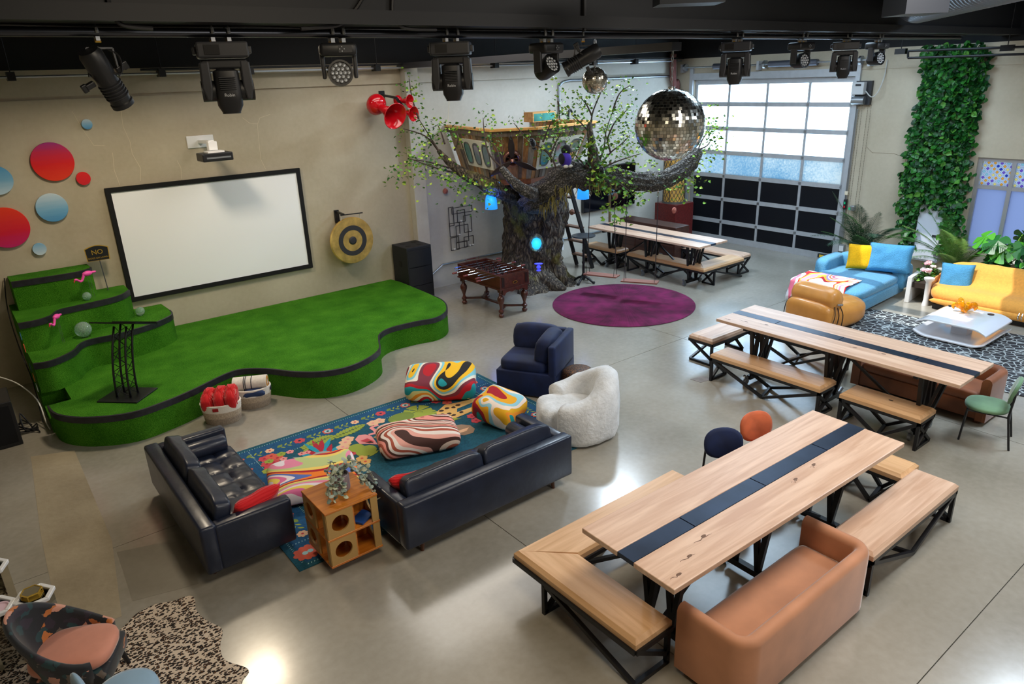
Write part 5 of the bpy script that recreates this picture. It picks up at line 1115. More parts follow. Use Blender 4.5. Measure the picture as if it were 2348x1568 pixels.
chair((5.53, -9.37, 0), radians(-35), mat('navy_velvet_chair', (8, 26, 66), 0.75, vary=0.3, vs=6, sheen=0.5), 'navy velvet dining chair tucked at the foreground table')
chair((6.16, -9.40, 0), radians(-18), mat('rust_velvet', (188, 92, 54), 0.75, vary=0.25, vs=6, sheen=0.5), 'rust orange velvet dining chair tucked at the foreground table')

# ---------------------------------------------------------------- caramel velvet loveseats
mcar = mat('caramel_velvet', (190, 132, 98), 0.72, vary=0.12, vs=3, sheen=0.9); mcar2 = mat('brown_velvet', (128, 74, 44), 0.55, vary=0.2, vs=4, sheen=0.4)
def loveseat(loc, rz, L, Dp, H, m, label):
    s = thing('barrel_loveseat', label, 'sofa', loc, rz, 'barrel-backed loveseats at the tables'); x, y = L / 2, Dp / 2; th = 0.115; r = 0.17
    path = [Vector((-x, y, 0)), Vector((-x, -y + r, 0))] + [Vector((-x + r - r * cos(t), -y + r - r * sin(t), 0)) for t in [pi / 2 * i / 8 for i in range(1, 8)]] + [Vector((-x + r, -y, 0)), Vector((x - r, -y, 0))] + [Vector((x - r + r * sin(t), -y + r - r * cos(t), 0)) for t in [pi / 2 * i / 8 for i in range(1, 8)]] + [Vector((x, -y + r, 0)), Vector((x, y, 0))]
    rings = []
    for i, p in enumerate(path):
        d = (path[min(i + 1, len(path) - 1)] - path[max(i - 1, 0)]).normalized(); n = Vector((-d.y, d.x, 0))
        prof = [(0, 0.05), (0, H - 0.05), (0.012, H - 0.02), (0.035, H), (th - 0.035, H), (th - 0.01, H - 0.025), (th, H - 0.06), (th, 0.05)]
        rings.append([p + n * a + Vector((0, 0, z)) for a, z in prof])
    G().loft(rings).obj('barrel_back', m, s, smooth=True, auto=50)
    G().box((-x + th - 0.01, -y + th - 0.01, 0.06), (x - th + 0.01, y - 0.01, 0.27), 0.02).obj('base', m, s, smooth=True, auto=40)
    G().sell((0, 0.045, 0.335), (x - th + 0.005, y - 0.06, 0.085), 0.16, 0.5, 56, 12).obj('seat_cushion', m, s, smooth=True)
    G().tube([(-x + 0.004 + 0.03, y + 0.002, 0.06), (-x + 0.034, y + 0.002, H - 0.03)], 0.004, 6).obj('piping', m, s)
    for sx in (-1, 1):
        for yy in (-y + 0.1, y - 0.08): G().cyl((sx * (x - 0.12), yy, 0.0), (sx * (x - 0.12), yy, 0.07), 0.03, 0.036, 14).obj('foot', mleg, s)
    return s
loveseat((4.36, -10.69, 0), 0, 1.78, 0.60, 0.62, mcar, 'caramel velvet loveseat with rounded back in the right foreground')
loveseat((9.76, -9.48, 0), radians(90), 1.72, 0.64, 0.62, mcar2, 'brown velvet loveseat half hidden behind the table beside the lounge chair')

# ---------------------------------------------------------------- the sculpted tree
def barkmat():
    m, nt, b, tc = base_mat('tree_bark', 0.7); N = nt.nodes.new; L = nt.links.new
    v = mapping(nt, tc.outputs['Object'], (1, 1, 0.32)); vo = N('ShaderNodeTexVoronoi'); vo.inputs['Scale'].default_value = 15; vo.feature = 'DISTANCE_TO_EDGE'
    nz = N('ShaderNodeTexNoise'); nz.inputs['Scale'].default_value = 6; nz.inputs['Detail'].default_value = 6; L(v, nz.inputs['Vector'])
    vm = N('ShaderNodeVectorMath'); vm.operation = 'MULTIPLY_ADD'; vm.inputs[1].default_value = (0.25,) * 3; L(nz.outputs['Color'], vm.inputs[0]); L(v, vm.inputs[2]); L(vm.outputs[0], vo.inputs['Vector'])
    r = ramp(nt, [(0.0, (22, 17, 14)), (0.10, (66, 56, 45)), (0.4, (122, 110, 90))]); L(vo.outputs['Distance'], r.inputs[0])
    n2 = N('ShaderNodeTexNoise'); n2.inputs['Scale'].default_value = 2.4; n2.inputs['Detail'].default_value = 5; L(tc.outputs['Object'], n2.inputs['Vector'])
    r2 = ramp(nt, [(0.56, (0, 0, 0)), (0.70, (255, 255, 255))]); L(n2.outputs['Fac'], r2.inputs[0])
    mx = N('ShaderNodeMix'); mx.data_type = 'RGBA'; L(r2.outputs[0], mx.inputs[0]); L(r.outputs[0], mx.inputs[6]); mx.inputs[7].default_value = lin((112, 106, 44))
    L(mx.outputs[2], b.inputs['Base Color'])
    bp = N('ShaderNodeBump'); bp.inputs['Strength'].default_value = 1.0; bp.inputs['Distance'].default_value = 0.05; L(vo.outputs['Distance'], bp.inputs['Height']); L(bp.outputs[0], b.inputs['Normal'])
    return m
def barkmat2():
    m, nt, b, tc = base_mat('branch_bark', 0.7); N = nt.nodes.new; L = nt.links.new
    v = tc.outputs['Object']; nz = N('ShaderNodeTexNoise'); nz.inputs['Scale'].default_value = 7; L(v, nz.inputs['Vector'])
    vm = N('ShaderNodeVectorMath'); vm.operation = 'MULTIPLY_ADD'; vm.inputs[1].default_value = (0.12,) * 3; L(nz.outputs['Color'], vm.inputs[0]); L(v, vm.inputs[2])
    vo = N('ShaderNodeTexVoronoi'); vo.inputs['Scale'].default_value = 19; vo.feature = 'DISTANCE_TO_EDGE'; L(vm.outputs[0], vo.inputs['Vector'])
    r = ramp(nt, [(0.0, (26, 24, 24)), (0.10, (70, 66, 62)), (0.4, (124, 118, 110))]); L(vo.outputs['Distance'], r.inputs[0]); L(r.outputs[0], b.inputs['Base Color'])
    bp = N('ShaderNodeBump'); bp.inputs['Strength'].default_value = 1.0; bp.inputs['Distance'].default_value = 0.05; L(vo.outputs['Distance'], bp.inputs['Height']); L(bp.outputs[0], b.inputs['Normal'])
    return m
mtree = barkmat(); mbranch = barkmat2(); mtwig = mat('twig_brown', (66, 52, 46), 0.8)
TB = Vector((9.78, -1.18, 0.0))
tree = thing('sculpted_tree', 'huge sculpted tree with gnarled trunk holding up the wooden treehouse', 'tree', tuple(TB))
def ridged(path, radii, n=64, amp=0.12, lobes=0.0, seed=0, vs=1.0):
    P = smoothpath(path, 10); m = len(P); R = []
    for i in range(m):
        t = i / (m - 1) * (len(radii) - 1); k = min(int(t), len(radii) - 2); R.append(radii[k] + (radii[k + 1] - radii[k]) * (t - k))
    rings = []; up = None
    for i, p in enumerate(P):
        d = (P[min(i + 1, m - 1)] - P[max(i - 1, 0)]).normalized()
        if up is None: up = Vector((1, 0, 0)) if abs(d.z) > 0.6 else Vector((0, 0, 1))
        up = (up - d * up.dot(d)).normalized(); sd = d.cross(up); ring = []
        for k in range(n):
            a = 2 * pi * k / n; q = Vector((cos(a) * 2.2, sin(a) * 2.2, seed))
            f = noise.noise(q * 1.1 + Vector((0, 0, i * 0.05 * vs))) * 0.9 + noise.noise(q * 2.6 + Vector((3, 1, i * 0.12 * vs))) * 0.7 + noise.noise(q * 6 + Vector((7, 2, i * 0.25 * vs))) * 0.45
            r = R[i] * (1 + amp * f)
            if lobes: r *= 1 + lobes * max(0, 1 - (p.z) / 0.9) ** 2 * (0.5 + 0.5 * sin(5 * a + 0.7)) 
            ring.append(p + (up * cos(a) + sd * sin(a)) * r)
        rings.append(ring)
    return rings
TO = Matrix.Translation(-TB)
G().loft(ridged([(9.80, -1.18, -0.02), (9.79, -1.18, 0.25), (9.78, -1.18, 0.6), (9.80, -1.2, 1.0), (9.82, -1.25, 1.4), (9.76, -1.30, 1.75), (9.70, -1.32, 2.02), (9.70, -1.3, 2.15)], [0.80, 0.68, 0.62, 0.60, 0.60, 0.64, 0.66, 0.45], 128, 0.22, 0.28, 5)).xf(TO).obj('trunk', mtree, tree, smooth=True)
def limb(name, path, radii, m=None, n=40, amp=0.16, seed=1): return G().loft(ridged(path, radii, n, amp, 0, seed, 2.2)).xf(TO).obj(name, m or mtree, tree, smooth=True)
limb('root', [(9.6, -1.6, 0.25), (9.75, -1.95, 0.08), (9.86, -2.15, 0.0)], [0.25, 0.15, 0.05], seed=3)
limb('root', [(9.3, -1.2, 0.3), (9.1, -1.0, 0.1), (9.0, -0.85, 0.0)], [0.22, 0.14, 0.06], seed=4)
# great right bough, forward over the swings
limb('bough', [(9.6, -1.55, 1.95), (8.932, -2.253, 2.047), (8.887, -2.828, 2.323), (9.047, -3.174, 2.566), (9.4, -3.326, 2.532), (9.751, -3.488, 2.476), (10.102, -3.658, 2.403), (10.559, -3.903, 2.34), (10.883, -4.1, 2.451), (11.183, -4.227, 2.673), (11.353, -4.263, 2.877)], [0.32, 0.25, 0.22, 0.24, 0.22, 0.20, 0.18, 0.17, 0.16, 0.145, 0.11], mbranch, 56, 0.3, 9)
limb('bough', [(9.6, -1.4, 1.95), (8.438, -1.764, 2.279), (8.135, -1.587, 2.448), (7.92, -1.35, 2.602), (7.77, -1.141, 2.801), (7.659, -0.953, 3.023)], [0.28, 0.17, 0.12, 0.10, 0.07, 0.04], None, 36, 0.2, 12)
limb('bough', [(9.55, -1.55, 2.0), (8.508, -2.769, 2.258), (8.242, -2.77, 2.393), (8.059, -2.678, 2.578), (7.984, -2.528, 2.776)], [0.2, 0.12, 0.10, 0.08, 0.05], mbranch, 36, 0.25, 15)
limb('bough', [(9.408, -3.455, 2.557), (9.398, -3.464, 2.809), (9.401, -3.392, 3.114), (9.403, -3.354, 3.342), (9.435, -3.309, 3.49)], [0.14, 0.12, 0.07, 0.05, 0.03], None, 24, 0.2, 17)
# thin twigs: (pixels were turned into points) start, bends, end
TW = [
 [(7.623, -1.081, 2.975), (7.539, -0.867, 3.297), (7.401, -0.742, 3.624)], [(7.659, -0.953, 3.023), (7.473, -0.815, 3.3), (7.126, -0.61, 3.455)],
 [(7.687, -1.255, 2.71), (7.309, -1.169, 2.847), (6.979, -1.014, 2.924)], [(7.677, -1.414, 2.64), (7.326, -1.361, 2.753), (6.901, -1.072, 2.959)],
 [(7.733, -1.087, 3.145), (7.731, -0.992, 3.344), (7.712, -0.903, 3.504)], [(7.401, -0.742, 3.624), (7.397, -0.566, 3.996), (7.442, -0.435, 4.349)],
 [(7.984, -2.528, 2.776), (7.997, -2.402, 3.068), (7.912, -2.24, 3.274)], [(7.984, -2.528, 2.776), (7.863, -2.314, 3.036), (7.897, -2.165, 3.409), (7.941, -2.095, 3.632)],
 [(8.518, -3.299, 2.867), (8.498, -3.208, 3.029), (8.285, -2.931, 3.272), (8.158, -2.708, 3.541)], [(8.531, -3.252, 2.991), (8.666, -3.255, 3.204), (8.782, -3.278, 3.345)], [(8.484, -3.112, 3.212), (8.591, -3.111, 3.39), (8.722, -3.118, 3.589)],
 [(8.554, -3.372, 2.77), (8.531, -3.252, 2.991), (8.435, -3.107, 3.141)],
 [(9.416, -3.364, 3.341), (9.507, -3.303, 3.622), (9.664, -3.298, 3.892), (9.802, -3.301, 4.11)], [(9.495, -3.304, 3.6), (9.468, -3.195, 3.788), (9.409, -3.086, 3.926)], [(9.394, -3.364, 3.305), (9.32, -3.236, 3.458), (9.209, -3.068, 3.635)],
 [(9.223, -3.509, 2.713), (9.111, -3.341, 2.89), (9.063, -3.243, 3.02)],
 [(9.451, -3.524, 2.769), (9.599, -3.517, 3.027), (9.707, -3.462, 3.324), (9.888, -3.445, 3.656)], [(9.46, -3.549, 2.731), (9.674, -3.611, 2.948), (9.868, -3.695, 3.09), (10.032, -3.753, 3.234)], [(9.482, -3.583, 2.692), (9.764, -3.746, 2.808), (10.107, -3.961, 2.913)],
 [(9.681, -3.512, 3.174), (9.871, -3.52, 3.468), (10.116, -3.608, 3.683)], [(9.888, -3.445, 3.656), (10.058, -3.439, 3.95), (10.253, -3.522, 4.092)], [(9.674, -3.611, 2.948), (9.681, -3.512, 3.174), (9.677, -3.402, 3.401)],
 [(11.353, -4.263, 2.877), (11.485, -4.268, 3.083), (11.648, -4.312, 3.256)], [(11.328, -4.242, 2.878), (11.503, -4.344, 2.949), (11.615, -4.37, 3.077)],
 [(9.752, -3.633, 2.455), (9.81, -3.879, 2.311), (9.92, -4.03, 2.169)], [(9.08, -2.861, 3.866), (9.049, -2.917, 3.695), (9.014, -2.977, 3.509)],
 [(7.847, -1.233, 3.021), (7.951, -1.221, 3.215), (7.965, -1.158, 3.374)]]
g = G()
for L in TW:
    P = smoothpath(L, 5); n = len(P); g.tube(P, [0.017 * (1 - 0.8 * i / (n - 1)) + 0.003 for i in range(n)], 6)
g.xf(TO).obj('twig', mtwig, tree, smooth=True, kind='stuff')
mlf = [mat('leaf_bright', (112, 160, 44), 0.5), mat('leaf_mid', (74, 124, 40), 0.5), mat('leaf_deep', (44, 88, 34), 0.5), mat('leaf_lime', (158, 186, 60), 0.5)]
rnd = random.Random(21)
def leafquad(g, p, s, mi, flatten=1.0):
    R = Matrix.Rotation(rnd.uniform(0, 6.28), 3, 'Z') @ Matrix.Rotation(rnd.uniform(-1.2, 1.2), 3, 'X') @ Matrix.Rotation(rnd.uniform(-0.9, 0.9), 3, 'Y')
    vs = [Vector(v) * s for v in ((0, 0, 0), (0.32, 0.38, 0.08), (0.95, 0.0, -0.05), (0.32, -0.38, 0.08), (0.5, 0, -0.05))]
    V = [g.b.verts.new(p + R @ v) for v in vs]
    for f in ((0, 4, 1), (1, 4, 2), (2, 4, 3), (3, 4, 0)):
        fc = g.b.faces.new([V[i] for i in f]); fc.material_index = mi
def sprays(name, centers, n, spread, s, parent, off, droop=0.0, weights=(4, 4, 2, 3)):
    g = G()
    for c in centers:
        c = Vector(c)
        for k in range(n):
            d = Vector((rnd.gauss(0, 1), rnd.gauss(0, 1), rnd.gauss(0, 1))) * spread; d.z -= abs(d.z) * droop
            leafquad(g, c + d, s * rnd.uniform(0.7, 1.25), rnd.choices((0, 1, 2, 3), weights)[0])
    o = g.xf(off).obj(name, mlf, parent); o['kind'] = 'stuff'; return o
tips = []
for L in TW:
    P = smoothpath(L, 5); tips += [P[-1], P[-3], P[-5], P[len(P) // 2]]
sprays('foliage', tips, 14, 0.11, 0.066, tree, TO)
# side sprigs hanging from bough undersides and crowding the forks
HANG = [(7.512, -1.782, 2.445), (7.559, -1.874, 2.327), (7.529, -1.706, 2.637), (7.692, -1.888, 2.514), (7.928, -2.11, 2.426), (7.92, -2.177, 2.272), (7.819, -2.024, 2.431), (7.474, -1.705, 2.547), (7.37, -1.579, 2.644), (7.178, -1.428, 2.653), (6.976, -1.287, 2.623), (8.01, -2.2, 2.368), (7.594, -1.955, 2.209), (7.398, -1.345, 2.905), (7.125, -1.039, 3.112), (7.296, -1.005, 3.177), (7.014, -1.096, 2.806), (6.849, -0.973, 2.798), (6.7, -0.892, 2.727), (6.739, -0.97, 2.624)]
sprays('foliage', HANG, 16, 0.12, 0.078, tree, TO, 0.6, (4, 4, 4, 4))
FORK = [(9.322, -3.688, 2.638), (9.286, -3.579, 2.812), (9.303, -3.515, 2.975), (9.315, -3.752, 2.489), (9.291, -3.437, 3.125), (9.468, -3.685, 2.739), (9.251, -3.683, 2.53), (9.473, -3.759, 2.589), (9.283, -3.697, 2.411), (9.222, -3.452, 2.979), (9.487, -3.858, 2.401)]
sprays('foliage', FORK, 22, 0.12, 0.09, tree, TO, 0.3, (5, 5, 4, 3))
CROWN = [(9.052, -3.122, 3.547), (9.146, -3.249, 3.432), (8.905, -3.163, 3.219), (9.305, -3.253, 3.685), (9.714, -3.564, 3.403), (9.907, -3.647, 3.544), (9.943, -3.78, 3.317), (9.719, -3.673, 3.178), (9.947, -3.889, 3.093), (9.785, -3.831, 2.95), (9.721, -3.5, 3.552), (9.702, -3.747, 2.991), (9.79, -3.94, 2.725), (8.988, -3.02, 3.662), (8.993, -2.868, 3.996), (10.14, -3.697, 3.531), (9.059, -2.833, 4.179)]
sprays('foliage', CROWN, 18, 0.18, 0.066, tree, TO, 0.2, (5, 4, 1, 4))
ENDS = [(10.977, -4.279, 2.511), (10.851, -4.234, 2.4), (11.012, -4.361, 2.393), (11.138, -4.406, 2.504), (10.847, -4.297, 2.26), (11.046, -4.443, 2.275), (10.743, -4.229, 2.234), (11.24, -4.359, 2.772), (11.293, -4.445, 2.676), (11.324, -4.389, 2.846), (11.569, -4.31, 3.419), (11.688, -4.422, 3.375), (11.703, -4.288, 3.685), (11.804, -4.478, 3.447), (11.616, -4.438, 3.222), (11.645, -4.526, 3.081), (10.477, -3.96, 2.659), (10.359, -3.849, 2.703)]
sprays('foliage', ENDS, 14, 0.11, 0.07, tree, TO, 0.8, (5, 3, 2, 6))
VINE = [(9.579, -3.832, 2.032), (9.654, -3.927, 1.953), (9.768, -3.981, 2.024), (9.923, -4.05, 2.131), (9.999, -4.085, 2.181), (9.475, -3.767, 1.999), (9.374, -3.699, 1.981), (9.53, -3.882, 1.844), (9.524, -3.913, 1.768), (9.676, -3.962, 1.914), (10.007, -4.135, 2.089)]
sprays('foliage', VINE, 8, 0.06, 0.085, tree, TO, 0.4, (6, 3, 0, 4))
MOSS = mat('hanging_moss', (122, 112, 60), 0.95)
g = G()
for c in ((9.333, -3.712, 2.461), (8.829, -3.234, 2.367), (8.793, -3.03, 2.169), (8.753, -2.924, 2.041), (8.905, -3.269, 2.416)):
    for k in range(16):
        p = Vector(c) + Vector((rnd.gauss(0, 0.1), rnd.gauss(0, 0.1), rnd.gauss(0, 0.03))); g.tube([p, p + Vector((rnd.gauss(0, 0.02), rnd.gauss(0, 0.02), -0.1)), p + Vector((rnd.gauss(0, 0.03), rnd.gauss(0, 0.03), -rnd.uniform(0.12, 0.26)))], [0.012, 0.008, 0.002], 4)
g.xf(TO).obj('hanging_moss', MOSS, tree, kind='stuff')
# lit knothole and little lit niche
mglow = mat('blue_glow', (40, 150, 230), 0.4, emit=(40, 150, 255), es=1.0); mglow2 = mat('violet_glow', (70, 70, 220), 0.4, emit=(60, 70, 255), es=1.3)
kc = Vector((9.298, -1.889, 1.067)); nd = (Vector((0, -13.04, 4.29)) - kc); nd.z = 0; nd.normalize()
M = nd.to_track_quat('Z', 'Y').to_matrix().to_4x4(); M.translation = kc
g = G(); P = [[M @ Vector((r * cos(t) * (1 + 0.12 * noise.noise((cos(t) * 2, sin(t) * 2, r * 9))), 1.25 * r * sin(t), zz)) for t in [2 * pi * k / 28 for k in range(28)]] for r, zz in ((0.15, -0.1), (0.16, 0.02), (0.12, 0.05), (0.10, 0.02))]
g.loft(P, cap=False).xf(TO).obj('knothole_rim', mtree, tree, smooth=True)
G().lathe([(0.0, 0.02), (0.11, 0.0)], 24, M=M @ Matrix.Diagonal((1, 1.25, 1, 1)), cap=False).xf(TO).obj('knothole_light', mglow, tree)
kc2 = Vector((9.158, -2.11, 0.651)); M2 = M.copy(); M2.translation = kc2
G().sell((0, 0.05, 0), (0.09, 0.02, 0.03), 1, 1, 14, 8, M=M2).sell((0, -0.02, 0), (0.045, 0.04, 0.03), 1, 1, 14, 8, M=M2).sell((0.0, -0.09, 0), (0.05, 0.02, 0.03), 1, 1, 14, 8, M=M2).xf(TO).obj('niche_light', mglow2, tree)
lamp('knothole_lamp', 'POINT', tuple(kc + nd * 0.16), 5, (0.1, 0.45, 1.0), 0.05)
def lantern(loc, lb):
    l = thing('blue_lantern', lb, 'lamp', loc, 0, 'blue glowing lanterns under the tree'); l.scale = (1.35,) * 3
    G().lathe([(0.03, 0.12), (0.07, 0.09), (0.085, 0.02), (0.09, -0.10), (0.08, -0.10), (0.075, 0.02), (0.05, 0.08)], 20, cap=False).obj('glass_shade', mglow, l, smooth=True)
    G().cyl((0, 0, 0.1), (0, 0, 0.17), 0.035, 0.02, 12).cyl((0, 0, 0.16), (0, 0, 0.42), 0.008, n=6).obj('fitting', black_steel, l)
    lamp('lantern_lamp', 'POINT', (loc[0], loc[1], loc[2] - 0.16), 4, (0.1, 0.3, 1.0), 0.05); return l
lantern((8.34, -1.676, 2.019), 'blue glowing lantern hanging left of the tree trunk'); lantern((9.948, -2.6, 2.11), 'blue glowing lantern hanging between the ladder and the television')
lamp('tree_up_lamp', 'POINT', (8.197, -1.906, 2.154), 7, (0.06, 0.16, 1.0), 0.06)

# ---------------------------------------------------------------- treehouse
mpl = [wood('barn_plank_%d' % i, a, b_, 0.7, 2, 1.2) for i, (a, b_) in enumerate((((104, 84, 64), (136, 112, 88)), ((144, 118, 88), (176, 150, 116)), ((148, 100, 58), (190, 136, 82)), ((84, 70, 60), (114, 98, 84)), ((128, 120, 110), (158, 150, 136)), ((166, 112, 58), (206, 150, 82))))]
mrail = wood('pine_rail', (196, 138, 70), (226, 172, 100), 0.45, 0); mcream = mat('cream_fuselage', (236, 230, 212), 0.4, vary=0.04, vs=20); mband = wood('rust_band', (96, 52, 30), (128, 74, 44), 0.6, 0)
mport = mat('teal_window_glass', (70, 138, 130), 0.12, vary=0.35, vs=5, spec=0.6); mportframe = mat('window_gasket', (92, 94, 90), 0.4)
ZT, ZBt = 3.38, 2.44
topP = [Vector((8.50, -0.06, ZT)), Vector((8.06, -2.14, ZT)), Vector((8.82, -2.56, ZT)), Vector((10.55, -2.30, ZT)), Vector((10.85, -0.06, ZT))]
botP = [Vector((8.82, -0.06, ZBt)), Vector((8.42, -1.86, ZBt)), Vector((8.93, -2.20, ZBt)), Vector((10.25, -2.02, ZBt)), Vector((10.5, -0.06, ZBt))]
th_ = thing('treehouse', 'wooden barn-plank treehouse with aeroplane windows and a propeller', 'treehouse', (9.5, -1.1, ZBt)); HO = Matrix.Translation((-9.5, 1.1, -ZBt))
rnd = random.Random(5)
def facet(i):
    """frame of panel i: u along, v up the slope"""
    a, b, c, d = botP[i], botP[i + 1], topP[i], topP[i + 1]
    P = lambda u, v: (a + (b - a) * u) * (1 - v) + (c + (d - c) * u) * v
    nrm = (P(1, 0.5) - P(0, 0.5)).cross(P(0.5, 1) - P(0.5, 0)).normalized()
    if nrm.dot(Vector((9.5, -1.0, 2.9)) - P(0.5, 0.5)) > 0: nrm = -nrm
    return P, nrm
for i in range(4):
    P, nrm = facet(i); L = (topP[i + 1] - topP[i]).length; n = max(4, int(L / 0.135)); u = 0.0
    cuts = [0]; 
    for k in range(n): cuts.append(cuts[-1] + rnd.uniform(0.7, 1.3))
    cuts = [c / cuts[-1] for c in cuts]
    for k in range(n):
        u0, u1 = cuts[k] + 0.004, cuts[k + 1] - 0.004; pr_ = rnd.uniform(0, 0.012); splits = [0, rnd.uniform(0.3, 0.7), 1] if rnd.random() < 0.35 else [0, 1]
        for v0, v1 in zip(splits, splits[1:]):
            g = G(); q = [P(u0, v0 + 0.003), P(u1, v0 + 0.003), P(u1, v1 - 0.003), P(u0, v1 - 0.003)]
            g.loft([[p - nrm * 0.02 for p in q], [p + nrm * pr_ for p in q]]).xf(HO).obj('plank', rnd.choice(mpl), th_)
def rim(pts, z0, z1, out, m, nm, inn=0.09):
    c = Vector((9.6, -0.8, 0))
    for i in range(len(pts) - 1):
        g = G(); a, b = pts[i].copy(), pts[i + 1].copy(); ea = (a - c); eb = (b - c); ea.z = eb.z = 0
        a1, b1 = a + ea.normalized() * out, b + eb.normalized() * out; a2, b2 = a - ea.normalized() * inn, b - eb.normalized() * inn
        if i == 0: a1.y = a2.y = -0.01
        if i == len(pts) - 2: b1.y = b2.y = -0.01
        g.loft([[Vector((p.x, p.y, z0)) for p in (a1, b1, b2, a2)], [Vector((p.x, p.y, z1)) for p in (a1, b1, b2, a2)]]).xf(HO).obj(nm, m, th_)
rim(topP, ZT, ZT + 0.045, 0.06, mrail, 'top_rail'); rim(topP, ZT - 0.1, ZT - 0.002, 0.02, mpl[3], 'rail_board', 0.01)
rim(botP, ZBt - 0.09, ZBt + 0.01, 0.03, mband, 'base_band')
G().poly([(p.x, p.y) for p in botP], ZBt - 0.05, ZBt - 0.02).xf(HO).obj('deck', mband, th_)
def portholes(i, u0, u1, v0, v1, cols):
    P, nrm = facet(i); off = nrm * 0.035
    q = [P(u0, v0), P(u1, v0), P(u1, v1), P(u0, v1)]
    pl = G().loft([[p + nrm * 0.012 for p in q], [p + off for p in q]]).xf(HO).obj('fuselage_panel', mcream, th_)
    for k, m in enumerate(cols):
        uc = u0 + (u1 - u0) * (k + 0.5) / 3; vc = (v0 + v1) / 2; ru, rv = (u1 - u0) * 0.105, (v1 - v0) * 0.36
        def ov(s, d): return [P(uc + ru * s * math.copysign(abs(cos(t)) ** 0.65, cos(t)), vc + rv * s * math.copysign(abs(sin(t)) ** 0.65, sin(t))) + nrm * d for t in [2 * pi * j / 28 for j in range(28)]]
        G().loft([ov(1.12, 0.034), ov(1.12, 0.05), ov(0.98, 0.05), ov(0.98, 0.036)], cap=False).xf(HO).obj('window_gasket', mportframe, pl)
        g = G(); g.b.faces.new([g.b.verts.new(p) for p in ov(1.0, 0.04)]); g.xf(HO).obj('porthole_glass', m, pl)
mp2 = mat('porthole_picture_red', (150, 190, 190), 0.15, col2=(176, 40, 50), vs=3.5); mp3 = mat('porthole_picture_orange', (64, 140, 140), 0.15, col2=(236, 160, 40), vs=2.2); mp4 = mat('porthole_picture_mauve', (96, 128, 132), 0.15, col2=(176, 160, 180), vs=3)
portholes(0, 0.30, 0.95, 0.22, 0.80, [mport, mp4, mp4]); portholes(2, 0.06, 0.86, 0.20, 0.80, [mport, mp2, mp3])
# propeller
P, nrm = facet(1); pc = P(0.42, 0.48) + nrm * 0.03; M = nrm.to_track_quat('Z', 'Y').to_matrix().to_4x4(); M.translation = pc
mprop = mat('propeller_dark', (52, 38, 36), 0.4); mcopper = mat('copper_cowl', (158, 112, 100), 0.3, 0.8)
prp = G().lathe([(0.165, -0.02), (0.17, 0.05), (0.15, 0.09), (0.12, 0.08), (0.11, 0.02)], 32, M=M, cap=False).xf(HO).obj('engine_cowl', mcopper, th_, smooth=True)
G().lathe([(0.0, 0.02), (0.12, 0.02)], 24, M=M, cap=False).xf(HO).obj('engine_core', mat('engine_black', (20, 18, 18), 0.5), prp)
for k in range(7): G().cyl((0.0, 0.0, 0.03), (0.11 * cos(k * 0.9), 0.11 * sin(k * 0.9), 0.03), 0.014, n=8).xf(HO @ M).obj('cylinder_head', mcopper, prp)
G().lathe([(0.05, 0.02), (0.05, 0.1), (0.035, 0.14), (0.0, 0.16)], 20, M=M).xf(HO).obj('hub', mcopper, prp, smooth=True)
for k in range(3):
    R = Matrix.Rotation(radians(95 + 120 * k), 4, 'Z'); rings = []
    for j in range(11):
        t = j / 10; wd = 0.03 + 0.035 * sin(pi * min(1, t * 1.1)) if t < 0.95 else 0.02; x = 0.04 + 0.47 * t; tw = 0.6 * (1 - t)
        rings.append([Vector((x, wd * cos(a) * cos(tw), 0.115 + wd * cos(a) * sin(tw) * 0.5 + 0.008 * sin(a))) for a in [2 * pi * q / 10 for q in range(10)]])
    G().loft(rings).xf(HO @ M @ R).obj('propeller_blade', mprop, th_, smooth=True)
cr = tag(G().box((-0.32, -0.15, 0), (0.32, 0.15, 0.2)).obj('green_crate', wood('crate_pine', (190, 140, 80), (220, 170, 110), 0.5, 0), loc=(10.3, -0.9, ZT + 0.02)), 'pine-edged green panel box rising above the treehouse rail', 'crate')
G().box((-0.29, -0.156, 0.02), (0.29, -0.15, 0.17)).obj('green_panel', mport, cr)
hk = tag(G().tube(smoothpath([(0, 0, 0), (0, 0, 0.2), (0.05, 0, 0.28), (0.12, 0, 0.2)], 5), 0.025, 8).obj('hand_rail_hook', black_steel, loc=(10.85, -1.2, ZT - 0.05), smooth=True), 'dark bent handrail at the right end of the treehouse', 'handrail')
# toy bird on the bough
tb = thing('toy_bird', 'black and purple plush bird perched on the tree bough', 'toy', (8.826, -3.326, 2.885)); mpl1 = mat('plush_black', (24, 22, 30), 0.95, sheen=0.5); mpl2 = mat('plush_purple', (70, 46, 160), 0.9, sheen=0.5)
G().sell((0, 0, 0), (0.11, 0.11, 0.13), 1, 1, 20, 12).obj('body', mpl2, tb, smooth=True); G().sell((0.03, 0.02, 0.16), (0.09, 0.09, 0.1), 1, 1, 18, 10).obj('head', mpl1, tb, smooth=True)
G().tube([(0.10, -0.03, 0.15), (0.16, -0.05, 0.16), (0.2, -0.06, 0.13)], [0.04, 0.028, 0.006], 10).obj('beak', mat('beak_grey', (150, 150, 160), 0.5), tb, smooth=True); G().sell((-0.05, -0.06, -0.11), (0.05, 0.04, 0.03), 1, 1, 12, 8).sell((0.05, -0.07, -0.11), (0.05, 0.04, 0.03), 1, 1, 12, 8).obj('foot', mat('foot_white', (220, 214, 200), 0.8), tb, smooth=True)
G().sell((-0.1, 0.0, 0.02), (0.03, 0.08, 0.1), 1, 1, 12, 8).obj('wing', mpl1, tb, smooth=True)
